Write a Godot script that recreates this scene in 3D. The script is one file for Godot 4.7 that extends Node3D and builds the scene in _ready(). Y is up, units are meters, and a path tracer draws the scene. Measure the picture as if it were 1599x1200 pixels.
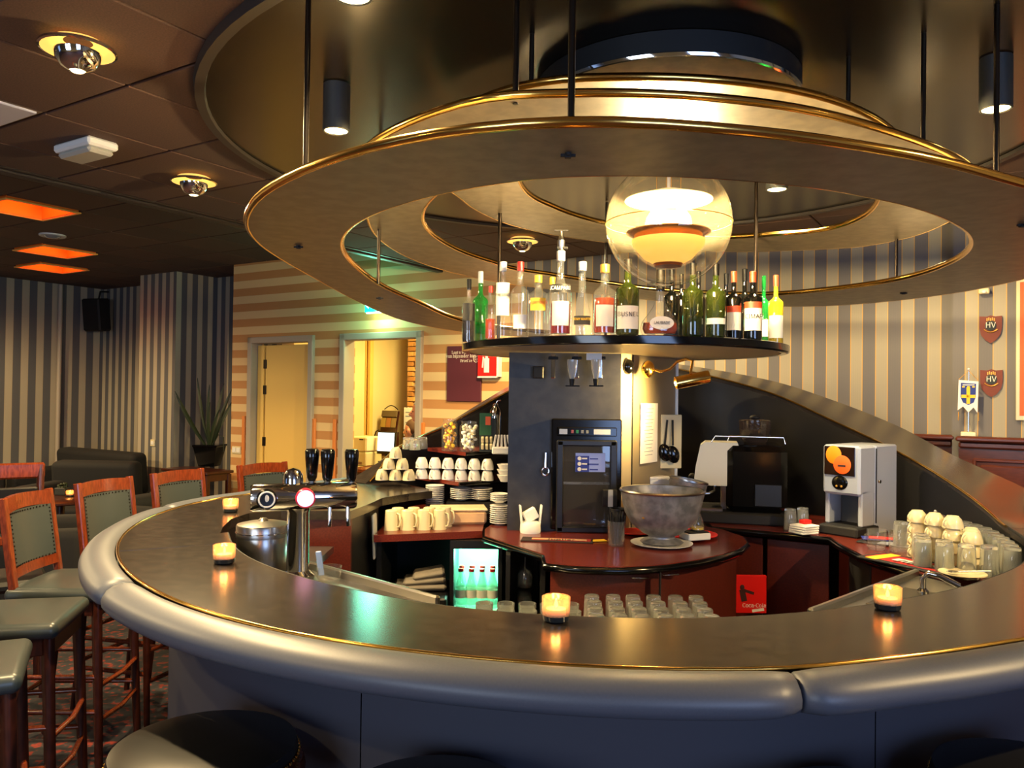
extends Node3D
# ---------------------------------------------------------------- camera model
const FPX := 1240.0
const PITCH := 0.0135
const ROLL := 0.0125
const EYE := 1.64
const CX := 0.486   # bar centre
const CZ := -3.62
var M := {}
var RB: Basis
var rng := RandomNumberGenerator.new()

func _ready():
	rng.seed = 7
	RB = Basis(Vector3.UP, deg_to_rad(-32.0))
	var cam := Camera3D.new(); cam.name = "camera"
	cam.position = Vector3(0, EYE, 0)
	cam.basis = Basis(Vector3.RIGHT, PITCH) * Basis(Vector3.BACK, ROLL)
	cam.fov = rad_to_deg(2.0 * atan(600.0 / FPX)); cam.near = 0.05; cam.far = 60.0
	add_child(cam); cam.current = true
	var we := WorldEnvironment.new(); we.name = "environment"
	var env := Environment.new()
	env.background_mode = Environment.BG_COLOR
	env.background_color = Color(0.62, 0.74, 0.95)
	env.background_energy_multiplier = 1.0
	env.tonemap_mode = Environment.TONE_MAPPER_LINEAR
	env.tonemap_exposure = 1.0
	env.sdfgi_enabled = true; env.ssao_enabled = true; env.ssil_enabled = true
	we.environment = env; add_child(we)
	# daylight through the windows behind and beside the camera
	window_light(Vector3(-3.2, 1.62, 3.27), Vector3(0, 0, -1), 2.6, 1.9, 14.0, Color(0.86, 0.92, 1.0))
	window_light(Vector3(2.6, 1.62, 3.27), Vector3(0, 0, -1), 2.6, 1.9, 13.0, Color(0.66, 0.78, 1.0))
	materials()
	room()
	ceiling_parts()
	spiral()
	bar()
	column()
	shelf_bottles()
	inside_left()
	inside_centre()
	inside_right()
	stools()
	lounge()
	wall_things()
	office()

func window_light(p: Vector3, dir: Vector3, w: float, h: float, e: float, c: Color):
	var l := AreaLight3D.new(); l.name = nm(self, "window_daylight")
	l.area_size = Vector2(w, h); l.light_energy = e; l.light_color = c
	l.area_range = 30.0; l.shadow_enabled = true
	add_child(l); l.position = p; l.look_at_from_position(p, p + dir, Vector3.UP)

# ---------------------------------------------------------------- pixels to points
func ray(u: float, v: float) -> Vector3:
	var d := Vector3((u - 799.5) / FPX, -(v - 600.0) / FPX, -1.0)
	return Basis(Vector3.RIGHT, PITCH) * (Basis(Vector3.BACK, ROLL) * d)
func ph(u: float, v: float, h: float) -> Vector3:      # on the horizontal plane at height h
	var d := ray(u, v); var t := (h - EYE) / d.y
	return Vector3(d.x * t, h, d.z * t)
func pd(u: float, v: float, z: float) -> Vector3:      # at depth z in front of the camera
	var d := ray(u, v); var t := z / -d.z
	return Vector3(d.x * t, EYE + d.y * t, -z)
func wl(u: float, v: float, b := 6.06) -> Vector3:     # on the back wall (or a plane parallel to it)
	var d := ray(u, v); var n := RB * Vector3(0, 0, -1); var t := b / d.dot(n)
	return Vector3(d.x * t, EYE + d.y * t, d.z * t)
func rm(x: float, y: float, z: float) -> Vector3:      # room frame: x along the back wall, -z into it
	return RB * Vector3(x, y, z)
func to_rm(p: Vector3) -> Vector3:
	return RB.inverse() * p
func pol(deg: float, r: float, h := 0.0) -> Vector3:   # round the bar: 0 far, 90 left, 180 near, 270 right
	var a := deg_to_rad(deg)
	return Vector3(CX - r * sin(a), h, CZ - r * cos(a))

# ---------------------------------------------------------------- nodes
func nm(parent: Node, called: String) -> String:
	if not parent.has_node(NodePath(called)): return called
	var i := 1
	while parent.has_node(NodePath("%s_%03d" % [called, i])): i += 1
	return "%s_%03d" % [called, i]
func thing(called: String, label: String, cat: String, at := Vector3.ZERO, turn := 0.0, group := "") -> Node3D:
	var o := Node3D.new(); o.name = nm(self, called); add_child(o)
	o.position = at; o.rotation.y = turn
	tag(o, label, cat, group); return o
func tag(o: Node, label: String, cat: String, group := ""):
	if label != "": o.set_meta("label", label)
	if cat != "": o.set_meta("category", cat)
	if group != "": o.set_meta("group", group)
func obj(called: String, st, m: Material, parent: Node = null, label := "") -> MeshInstance3D:
	if parent == null: parent = self
	var o := MeshInstance3D.new(); o.name = nm(parent, called)
	if st is SurfaceTool:
		st.generate_normals()
		if m is StandardMaterial3D and m.normal_enabled and not m.uv1_triplanar: st.generate_tangents()
		o.mesh = st.commit()
	else: o.mesh = st
	o.material_override = m
	o.cast_shadow = GeometryInstance3D.SHADOW_CASTING_SETTING_ON
	parent.add_child(o)
	if label != "": o.set_meta("label", label)
	return o
func struct(called: String, st, m: Material, label := "") -> MeshInstance3D:
	var o := obj(called, st, m); o.set_meta("kind", "structure")
	if label != "": o.set_meta("label", label); o.set_meta("category", called.split("_")[0])
	return o
func copy(src: Node3D, at: Vector3, turn := 0.0, label := "") -> Node3D:
	var base := String(src.name)
	if base.length() > 4 and base.substr(base.length() - 4, 1) == "_" and base.right(3).is_valid_int(): base = base.left(base.length() - 4)
	var o: Node3D = src.duplicate(); o.name = nm(self, base); add_child(o)
	o.position = at; o.rotation.y = turn
	if label != "": o.set_meta("label", label)
	return o

# ---------------------------------------------------------------- shapes (clockwise fronts)
func S() -> SurfaceTool:
	var st := SurfaceTool.new(); st.begin(Mesh.PRIMITIVE_TRIANGLES); st.set_smooth_group(-1); return st
func V(st: SurfaceTool, p: Vector3, uv := Vector2.ZERO):
	st.set_uv(uv); st.add_vertex(p)
func quad(st: SurfaceTool, a: Vector3, b: Vector3, c: Vector3, d: Vector3, u0 := 0.0, v0 := 0.0, u1 := 1.0, v1 := 1.0):
	# a top-left, b top-right, c bottom-right, d bottom-left
	V(st, a, Vector2(u0, v0)); V(st, b, Vector2(u1, v0)); V(st, c, Vector2(u1, v1))
	V(st, a, Vector2(u0, v0)); V(st, c, Vector2(u1, v1)); V(st, d, Vector2(u0, v1))
func tri(st: SurfaceTool, a: Vector3, b: Vector3, c: Vector3):
	V(st, a); V(st, b); V(st, c)
func box(st: SurfaceTool, c: Vector3, s: Vector3, bas := Basis(), bev := 0.0):
	st.set_smooth_group(-1)
	var h := s * 0.5
	var b: float = min(bev, min(h.x, min(h.y, h.z)) * 0.95)
	var P := func(x, y, z): return c + bas * Vector3(x, y, z)
	for ax in 3:
		for sg in [-1.0, 1.0]:
			var n := Vector3.ZERO; n[ax] = sg
			var u := Vector3.ZERO; u[(ax + 1) % 3] = 1.0
			var w := Vector3.ZERO; w[(ax + 2) % 3] = 1.0
			if sg < 0: var q := u; u = w; w = q
			var hu: float = abs(u.dot(h)) - b; var hw: float = abs(w.dot(h)) - b
			var o: Vector3 = n * abs(n.dot(h))
			quad(st, c + bas * (o - u * hu + w * hw), c + bas * (o + u * hu + w * hw), c + bas * (o + u * hu - w * hw), c + bas * (o - u * hu - w * hw))
	if b <= 0.0: return
	for ax in 3:
		var e := Vector3.ZERO; e[ax] = 1.0
		var i1 := (ax + 1) % 3; var i2 := (ax + 2) % 3
		for s1 in [-1.0, 1.0]:
			for s2 in [-1.0, 1.0]:
				var p1 := Vector3.ZERO; p1[i1] = s1 * h[i1]; p1[i2] = s2 * (h[i2] - b)
				var p2 := Vector3.ZERO; p2[i1] = s1 * (h[i1] - b); p2[i2] = s2 * h[i2]
				var l := e * (h[ax] - b)
				if s1 * s2 > 0: quad(st, c + bas * (p1 + l), c + bas * (p2 + l), c + bas * (p2 - l), c + bas * (p1 - l))
				else: quad(st, c + bas * (p2 + l), c + bas * (p1 + l), c + bas * (p1 - l), c + bas * (p2 - l))
	for sx in [-1.0, 1.0]:
		for sy in [-1.0, 1.0]:
			for sz in [-1.0, 1.0]:
				var a1 := Vector3(sx * h.x, sy * (h.y - b), sz * (h.z - b))
				var a2 := Vector3(sx * (h.x - b), sy * h.y, sz * (h.z - b))
				var a3 := Vector3(sx * (h.x - b), sy * (h.y - b), sz * h.z)
				if sx * sy * sz > 0: tri(st, c + bas * a1, c + bas * a3, c + bas * a2)
				else: tri(st, c + bas * a1, c + bas * a2, c + bas * a3)
func bx(c: Vector3, s: Vector3, bas := Basis(), bev := 0.0) -> SurfaceTool:
	var st := S(); box(st, c, s, bas, bev); return st
func rbox(st: SurfaceTool, c: Vector3, s: Vector3, r: float, bas := Basis(), seg := 3, crown := 0.0):
	# box with rounded edges, smooth
	var h := s * 0.5; r = min(r, min(h.x, min(h.y, h.z)) * 0.999)
	var inn := h - Vector3.ONE * r
	st.set_smooth_group(1)
	for ax in 3:
		var iu := (ax + 1) % 3; var iv := (ax + 2) % 3
		var cu := []; var cv := []
		for i in seg + 1:
			var a := tan(PI / 4 * i / seg)
			cu.append(-inn[iu] - r * (1.0 - 0.0) * tan(PI / 4 * (1.0 - float(i) / seg)))
			cv.append(-inn[iv] - r * tan(PI / 4 * (1.0 - float(i) / seg)))
		if crown > 0.0:
			for i in range(1, 4): cu.append(-inn[iu] * (1.0 - i / 2.0)); cv.append(-inn[iv] * (1.0 - i / 2.0))
			cu.pop_back(); cv.pop_back()
		for i in range(seg, -1, -1): cu.append(-cu[i]); cv.append(-cv[i])
		for sg in [-1.0, 1.0]:
			var P := func(i, j):
				var q := Vector3.ZERO; q[ax] = sg * h[ax]; q[iu] = cu[i]; q[iv] = cv[j]
				var o := Vector3(clampf(q.x, -inn.x, inn.x), clampf(q.y, -inn.y, inn.y), clampf(q.z, -inn.z, inn.z))
				var e := o + (q - o).normalized() * r
				if crown > 0.0: e.y += crown * (1.0 - pow(e.x / h.x, 2.0)) * (1.0 - pow(e.z / h.z, 2.0)) * clampf(e.y / h.y, 0, 1)
				return c + bas * e
			for i in cu.size() - 1:
				for j in cv.size() - 1:
					if sg > 0: quad(st, P.call(i, j + 1), P.call(i + 1, j + 1), P.call(i + 1, j), P.call(i, j))
					else: quad(st, P.call(i, j), P.call(i + 1, j), P.call(i + 1, j + 1), P.call(i, j + 1))
func rb(c: Vector3, s: Vector3, r: float, bas := Basis(), crown := 0.0) -> SurfaceTool:
	var st := S(); rbox(st, c, s, r, bas, 3, crown); return st
func lathe(st: SurfaceTool, prof: Array, n := 24, xf := Transform3D(), a0 := 0.0, a1 := TAU):
	var g := 1
	for k in prof.size() - 1:
		if k > 0:
			var e0: Vector2 = (prof[k] - prof[k - 1]); var e1: Vector2 = (prof[k + 1] - prof[k])
			if e0.length() > 1e-6 and e1.length() > 1e-6 and abs(e0.angle_to(e1)) > 0.7: g += 1
		st.set_smooth_group(g)
		var p: Vector2 = prof[k]; var q: Vector2 = prof[k + 1]
		for i in n:
			var t0 := a0 + (a1 - a0) * i / n; var t1 := a0 + (a1 - a0) * (i + 1) / n
			var pb0 := xf * Vector3(p.x * cos(t0), p.y, p.x * sin(t0)); var pb1 := xf * Vector3(p.x * cos(t1), p.y, p.x * sin(t1))
			var pt0 := xf * Vector3(q.x * cos(t0), q.y, q.x * sin(t0)); var pt1 := xf * Vector3(q.x * cos(t1), q.y, q.x * sin(t1))
			var u0 := float(i) / n; var u1 := float(i + 1) / n
			if q.x > 1e-5: V(st, pt1, Vector2(u1, 0)); V(st, pt0, Vector2(u0, 0)); V(st, pb0, Vector2(u0, 1))
			if p.x > 1e-5: V(st, pt1, Vector2(u1, 0)); V(st, pb0, Vector2(u0, 1)); V(st, pb1, Vector2(u1, 1))
func lt(prof: Array, n := 24, xf := Transform3D(), a0 := 0.0, a1 := TAU) -> SurfaceTool:
	var st := S(); lathe(st, prof, n, xf, a0, a1); return st
func v2(list: Array) -> Array:
	var o := []
	for i in range(0, list.size(), 2): o.append(Vector2(list[i], list[i + 1]))
	return o
func tube(st: SurfaceTool, pts: Array, r: float, n := 8, closed := false, r2 := -1.0):
	var m := pts.size(); var rings := []
	var up := Vector3.UP
	for i in m:
		var a: Vector3 = pts[(i - 1 + m) % m] if (i > 0 or closed) else pts[i]
		var b: Vector3 = pts[(i + 1) % m] if (i < m - 1 or closed) else pts[i]
		var t := (b - a).normalized()
		if abs(t.dot(up)) > 0.95: up = Vector3.RIGHT if abs(t.x) < 0.8 else Vector3.BACK
		var x := up.cross(t).normalized(); var y := t.cross(x).normalized(); up = y
		var rr := r if r2 < 0 else lerpf(r, r2, float(i) / (m - 1))
		var ring := []
		for k in n: ring.append(pts[i] + (x * cos(TAU * k / n) + y * sin(TAU * k / n)) * rr)
		rings.append(ring)
	st.set_smooth_group(1)
	for i in (m if closed else m - 1):
		var A: Array = rings[i]; var B: Array = rings[(i + 1) % m]
		for k in n:
			var k2 := (k + 1) % n
			quad(st, A[k], A[k2], B[k2], B[k])
	if not closed:
		st.set_smooth_group(-1)
		for k in range(1, n - 1):
			tri(st, rings[0][0], rings[0][k + 1], rings[0][k])
			tri(st, rings[m - 1][0], rings[m - 1][k], rings[m - 1][k + 1])
func tb(pts: Array, r: float, n := 8, closed := false, r2 := -1.0) -> SurfaceTool:
	var st := S(); tube(st, pts, r, n, closed, r2); return st
func prism(st: SurfaceTool, poly: Array, y0: float, y1: float, xf := Transform3D(), smooth := false):
	var pv := PackedVector2Array(poly)
	if Geometry2D.is_polygon_clockwise(pv): pv.reverse()
	var idx := Geometry2D.triangulate_polygon(pv)
	st.set_smooth_group(-1)
	for i in range(0, idx.size(), 3):
		var a := pv[idx[i]]; var b := pv[idx[i + 1]]; var c := pv[idx[i + 2]]
		if (b - a).cross(c - a) < 0: var t := b; b = c; c = t
		tri(st, xf * Vector3(a.x, y1, a.y), xf * Vector3(b.x, y1, b.y), xf * Vector3(c.x, y1, c.y))
		tri(st, xf * Vector3(a.x, y0, a.y), xf * Vector3(c.x, y0, c.y), xf * Vector3(b.x, y0, b.y))
	st.set_smooth_group(2 if smooth else -1)
	for i in pv.size():
		var a := pv[i]; var b := pv[(i + 1) % pv.size()]
		quad(st, xf * Vector3(b.x, y1, b.y), xf * Vector3(a.x, y1, a.y), xf * Vector3(a.x, y0, a.y), xf * Vector3(b.x, y0, b.y))
func pr(poly: Array, y0: float, y1: float, xf := Transform3D(), smooth := false) -> SurfaceTool:
	var st := S(); prism(st, poly, y0, y1, xf, smooth); return st
func sphere(st: SurfaceTool, c: Vector3, r: Vector3, n := 16, bas := Basis()):
	var prof := []
	for i in n / 2 + 1:
		var a := -PI / 2 + PI * i / (n / 2)
		prof.append(Vector2(cos(a), sin(a)))
	lathe(st, prof, n, Transform3D(bas * Basis.from_scale(r), c))
func sp(c: Vector3, r: Vector3, n := 16, bas := Basis()) -> SurfaceTool:
	var st := S(); sphere(st, c, r, n, bas); return st
func interp(tab: Array, x: float) -> float:   # smooth table lookup [x, y, x, y ...]
	var n := tab.size() / 2
	if x <= tab[0]: return tab[1]
	for i in n - 1:
		var x0: float = tab[i * 2]; var x1: float = tab[i * 2 + 2]
		if x <= x1:
			var t := (x - x0) / (x1 - x0)
			var y0: float = tab[i * 2 + 1]; var y1: float = tab[i * 2 + 3]
			var ym: float = tab[i * 2 - 1] if i > 0 else y0; var yp: float = tab[i * 2 + 5] if i < n - 2 else y1
			var xm: float = tab[i * 2 - 2] if i > 0 else x0 - (x1 - x0); var xp: float = tab[i * 2 + 4] if i < n - 2 else x1 + (x1 - x0)
			var m0 := (y1 - ym) / (x1 - xm) * (x1 - x0); var m1 := (yp - y0) / (xp - x0) * (x1 - x0)
			var t2 := t * t; var t3 := t2 * t
			return (2 * t3 - 3 * t2 + 1) * y0 + (t3 - 2 * t2 + t) * m0 + (-2 * t3 + 3 * t2) * y1 + (t3 - t2) * m1
	return tab[tab.size() - 1]
func text(parent: Node, s: String, size: float, at: Vector3, bas: Basis, m: Material, called := "lettering", depth := 0.001) -> MeshInstance3D:
	var t := TextMesh.new(); t.text = s; t.font_size = 32; t.pixel_size = size / 32.0; t.depth = depth
	var f := SystemFont.new(); f.font_names = PackedStringArray(["Droid Serif"] if called == "serif_lettering" else ["Droid Sans"]); t.font = f
	t.curve_step = 2.0
	var o := obj("lettering", t, m, parent)
	o.transform = Transform3D(bas, at); return o
# ---------------------------------------------------------------- materials
func mat(c: Color, rough := 0.6, metal := 0.0) -> StandardMaterial3D:
	var m := StandardMaterial3D.new(); m.albedo_color = c; m.roughness = rough; m.metallic = metal; return m
func noise_tex(freq: float, cols: Array, sx := 1.0, size := 512, seed := 1, oct := 4) -> NoiseTexture2D:
	var n := FastNoiseLite.new(); n.seed = seed; n.frequency = freq; n.fractal_octaves = oct
	var t := NoiseTexture2D.new(); t.noise = n; t.width = size; t.height = size; t.seamless = true
	var g := Gradient.new(); g.offsets = PackedFloat32Array(); g.colors = PackedColorArray()
	var offs := PackedFloat32Array(); var cc := PackedColorArray()
	for i in cols.size(): offs.append(0.25 + 0.5 * i / max(1, cols.size() - 1)); cc.append(cols[i])
	g.offsets = offs; g.colors = cc; t.color_ramp = g
	return t
func grained(c0: Color, c1: Color, rough: float, freq: float, scale: Vector3, metal := 0.0, seed := 1) -> StandardMaterial3D:
	var m := mat(Color.WHITE, rough, metal)
	m.albedo_texture = noise_tex(freq, [c0, c1], 1.0, 512, seed)
	m.uv1_triplanar = true; m.uv1_scale = scale
	return m
func glow(c: Color, e: float) -> StandardMaterial3D:
	var m := mat(c, 0.5); m.emission_enabled = true; m.emission = c; m.emission_energy_multiplier = e; return m
func pane(c: Color, a: float, rough := 0.02) -> StandardMaterial3D:
	var m := mat(Color(c.r, c.g, c.b, a), rough); m.transparency = BaseMaterial3D.TRANSPARENCY_ALPHA
	m.metallic_specular = 0.6; return m
func stripes(light: Color, dark: Color, line: Color, w: int) -> ImageTexture:
	var im := Image.create(128, 16, false, Image.FORMAT_RGB8)
	var r := RandomNumberGenerator.new(); r.seed = 3
	for x in 128:
		var c := light if x < 64 else dark
		var fine := 0.97 + 0.06 * (float(x % 5) / 4.0)
		if (x < w or (x >= 64 - w and x < 64)): c = line; fine = 1.0
		for y in 16: im.set_pixel(x, y, Color(c.r * fine, c.g * fine, c.b * fine))
	return ImageTexture.create_from_image(im)
func materials():
	M.ceil = grained(Color(0.285, 0.205, 0.17), Color(0.35, 0.25, 0.205), 0.85, 0.09, Vector3(2.4, 2.4, 2.4))
	M.ceil2 = grained(Color(0.26, 0.19, 0.16), Color(0.315, 0.23, 0.19), 0.85, 0.09, Vector3(2.4, 2.4, 2.4), 0, 5)
	M.seam = mat(Color(0.46, 0.39, 0.32), 0.6)
	M.disc = mat(Color(0.15, 0.13, 0.10), 0.24); M.disc.metallic = 0.2
	M.discrim = mat(Color(0.17, 0.15, 0.14), 0.5)
	M.bronze = grained(Color(0.40, 0.36, 0.30), Color(0.47, 0.425, 0.35), 0.40, 0.02, Vector3(1.2, 1.2, 1.2), 0.2, 9)
	M.darkmetal = mat(Color(0.16, 0.13, 0.10), 0.3, 0.8)
	M.brass = mat(Color(0.93, 0.74, 0.38), 0.16, 1.0)
	M.chrome = mat(Color(0.88, 0.88, 0.88), 0.07, 1.0)
	M.steel = mat(Color(0.66, 0.65, 0.63), 0.28, 1.0)
	M.zinc = grained(Color(0.42, 0.42, 0.43), Color(0.58, 0.58, 0.59), 0.42, 0.008, Vector3(4, 4, 4), 0.45, 4)
	M.top = mat(Color(0.6, 0.6, 0.6), 0.2)
	M.top.albedo_texture = noise_tex(0.02, [Color(0.16, 0.14, 0.125), Color(0.205, 0.18, 0.16)], 1, 512, 2)
	M.top.uv1_triplanar = true; M.top.uv1_scale = Vector3(1.5, 1.5, 1.5); M.top.albedo_color = Color.WHITE
	M.pad = grained(Color(0.28, 0.295, 0.335), Color(0.30, 0.315, 0.355), 0.45, 0.05, Vector3(6, 6, 6), 0, 3)
	M.front = grained(Color(0.185, 0.185, 0.225), Color(0.21, 0.21, 0.25), 0.75, 0.2, Vector3(9, 9, 9), 0, 8)
	M.black = mat(Color(0.085, 0.085, 0.09), 0.4)
	M.blackgloss = mat(Color(0.03, 0.03, 0.033), 0.12)
	M.blackmat = mat(Color(0.045, 0.045, 0.05), 0.7)
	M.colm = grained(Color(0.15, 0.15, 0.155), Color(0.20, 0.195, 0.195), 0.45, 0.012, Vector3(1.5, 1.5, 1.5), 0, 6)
	M.redtop = grained(Color(0.34, 0.12, 0.085), Color(0.42, 0.16, 0.11), 0.22, 0.05, Vector3(5, 5, 5), 0, 2)
	M.redpanel = grained(Color(0.30, 0.105, 0.075), Color(0.36, 0.135, 0.095), 0.38, 0.04, Vector3(4, 4, 4), 0, 12)
	M.wood = grained(Color(0.34, 0.135, 0.06), Color(0.45, 0.19, 0.085), 0.22, 0.03, Vector3(4, 1, 4), 0, 21)
	M.shieldwood = mat(Color(0.42, 0.16, 0.07), 0.6)
	M.darkwood = grained(Color(0.20, 0.085, 0.05), Color(0.27, 0.115, 0.065), 0.3, 0.03, Vector3(4, 1, 4), 0, 22)
	M.wains = grained(Color(0.30, 0.13, 0.08), Color(0.37, 0.165, 0.10), 0.32, 0.03, Vector3(1, 4, 1), 0, 23)
	M.batten = mat(Color(0.80, 0.48, 0.20), 0.5)
	M.leather = grained(Color(0.19, 0.22, 0.225), Color(0.215, 0.245, 0.25), 0.36, 0.15, Vector3(8, 8, 8), 0, 31)
	M.darkleather = mat(Color(0.055, 0.055, 0.06), 0.38)
	M.sofa = grained(Color(0.035, 0.037, 0.047), Color(0.055, 0.058, 0.07), 0.85, 0.2, Vector3(8, 8, 8), 0, 32)
	M.cream = mat(Color(0.86, 0.72, 0.38), 0.6)
	M.frame = mat(Color(0.62, 0.58, 0.52), 0.55)
	M.plaster = mat(Color(0.87, 0.80, 0.60), 0.75)
	M.china = mat(Color(0.86, 0.85, 0.82), 0.18)
	M.cream_china = mat(Color(0.84, 0.79, 0.63), 0.25)
	M.white = mat(Color(0.88, 0.88, 0.86), 0.5)
	M.paper = mat(Color(0.92, 0.91, 0.87), 0.8)
	M.grey = mat(Color(0.52, 0.55, 0.60), 0.45)
	M.lightgrey = mat(Color(0.72, 0.74, 0.76), 0.4)
	M.plasticbox = mat(Color(0.88, 0.72, 0.52), 0.35)
	M.glass = pane(Color(0.8, 0.82, 0.8), 0.04)
	M.solid_glass = mat(Color(0.97, 0.98, 0.96, 0.10), 0.02); M.solid_glass.refraction_enabled = true; M.solid_glass.refraction_scale = 0.05
	M.bowl_glass = pane(Color(0.9, 0.85, 0.7), 0.015)
	M.green_glass = pane(Color(0.05, 0.42, 0.16), 0.72)
	M.olive_glass = pane(Color(0.16, 0.20, 0.05), 0.82)
	M.dark_glass = pane(Color(0.03, 0.035, 0.03), 0.92)
	M.amber = pane(Color(0.62, 0.21, 0.02), 0.95)
	M.red_liquid = pane(Color(0.45, 0.012, 0.02), 0.96)
	M.dark_liquid = pane(Color(0.09, 0.03, 0.02), 0.92)
	M.yellow_glass = pane(Color(0.72, 0.62, 0.12), 0.7)
	M.label = mat(Color(0.86, 0.84, 0.78), 0.7)
	M.blacklabel = mat(Color(0.05, 0.05, 0.05), 0.6)
	M.capblack = mat(Color(0.012, 0.012, 0.014), 0.5); M.capblack.metallic_specular = 0.3
	M.ink = mat(Color(0.12, 0.11, 0.11), 0.7)
	M.redcap = mat(Color(0.62, 0.08, 0.06), 0.4)
	M.orangecap = mat(Color(0.74, 0.24, 0.10), 0.45)
	M.yellowcap = mat(Color(0.82, 0.66, 0.14), 0.45)
	M.goldcap = mat(Color(0.78, 0.58, 0.25), 0.35, 0.6)
	M.red = mat(Color(0.80, 0.09, 0.06), 0.5)
	M.yellow = mat(Color(0.93, 0.74, 0.12), 0.6)
	M.purple = mat(Color(0.31, 0.09, 0.15), 0.6)
	M.blue = mat(Color(0.10, 0.16, 0.50), 0.5)
	M.plant = mat(Color(0.12, 0.17, 0.075), 0.5)
	M.skin = mat(Color(0.78, 0.55, 0.45), 0.6)
	M.hair = mat(Color(0.30, 0.20, 0.13), 0.8)
	M.shirt = mat(Color(0.16, 0.17, 0.22), 0.85)
	var w := mat(Color.WHITE, 0.75); w.albedo_texture = stripes(Color(0.60, 0.575, 0.50), Color(0.41, 0.40, 0.40), Color(0.80, 0.62, 0.32), 4); M.wallpaper = w
	var w2 := mat(Color.WHITE, 0.75); w2.albedo_texture = stripes(Color(0.64, 0.61, 0.53), Color(0.33, 0.335, 0.35), Color(0.56, 0.50, 0.40), 2); M.wallpaper_left = w2
	var t := mat(Color.WHITE, 0.75); t.albedo_texture = stripes(Color(0.83, 0.72, 0.51), Color(0.71, 0.51, 0.30), Color(0.78, 0.66, 0.46), 1); M.tan = t
	M.carpet = mat(Color.WHITE, 0.95)
	M.carpet.albedo_texture = noise_tex(0.035, [Color(0.11, 0.11, 0.14), Color(0.13, 0.13, 0.16), Color(0.17, 0.15, 0.17), Color(0.46, 0.14, 0.10)], 1, 512, 44, 3)
	M.carpet.uv1_triplanar = true; M.carpet.uv1_scale = Vector3(0.9, 0.9, 0.9)
# ---------------------------------------------------------------- the room
const WB := 6.06      # distance of the back wall
const HC := 2.80      # ceiling over the bar
const HF := 3.09      # higher ceiling beyond the step
func wallq(st: SurfaceTool, p0: Vector3, p1: Vector3, y0: float, y1: float, per: float, horiz := false, off := 0.0):
	# a wall face from p0 to p1 (left to right as seen), stripes vertical or horizontal
	var L := (p1 - p0).length()
	var a := Vector3(p0.x, y1, p0.z); var b := Vector3(p1.x, y1, p1.z); var c := Vector3(p1.x, y0, p1.z); var d := Vector3(p0.x, y0, p0.z)
	if horiz:
		var t0 := y1 / per + off; var t1 := y0 / per + off
		V(st, a, Vector2(t0, 0)); V(st, b, Vector2(t0, 1)); V(st, c, Vector2(t1, 1))
		V(st, a, Vector2(t0, 0)); V(st, c, Vector2(t1, 1)); V(st, d, Vector2(t1, 0))
	else:
		quad(st, a, b, c, d, off, 0, off + L / per, 1)
func slab(called: String, x0: float, x1: float, z0: float, z1: float, y0: float, y1: float, m: Material):
	# plain wall body in the room frame
	struct(called, bx(rm((x0 + x1) / 2, (y0 + y1) / 2, (z0 + z1) / 2), Vector3(abs(x1 - x0), abs(y1 - y0), abs(z1 - z0)), RB), m)
func papered(called: String, p0: Vector3, p1: Vector3, y0: float, y1: float, m: Material, per := 0.165, horiz := false, off := 0.0, th := 0.2):
	# wall piece with a papered face (room frame points) and a body behind it
	var A := rm(p0.x, 0, p0.z); var B := rm(p1.x, 0, p1.z)
	var dir := (B - A).normalized(); var back := -Vector3(-dir.z, 0, dir.x) * th
	var st := S()
	wallq(st, A, B, y0, y1, per, horiz, off)
	wallq(st, B + back, A + back, y0, y1, per, horiz, off)
	wallq(st, B, B + back, y0, y1, per, horiz, off)
	wallq(st, A + back, A, y0, y1, per, horiz, off)
	quad(st, A + back + Vector3(0, y1, 0), B + back + Vector3(0, y1, 0), B + Vector3(0, y1, 0), A + Vector3(0, y1, 0), 0, 0, 0.01, 0.01)
	quad(st, A + Vector3(0, y0, 0), B + Vector3(0, y0, 0), B + back + Vector3(0, y0, 0), A + back + Vector3(0, y0, 0), 0, 0, 0.01, 0.01)
	struct(called, st, m)
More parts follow.
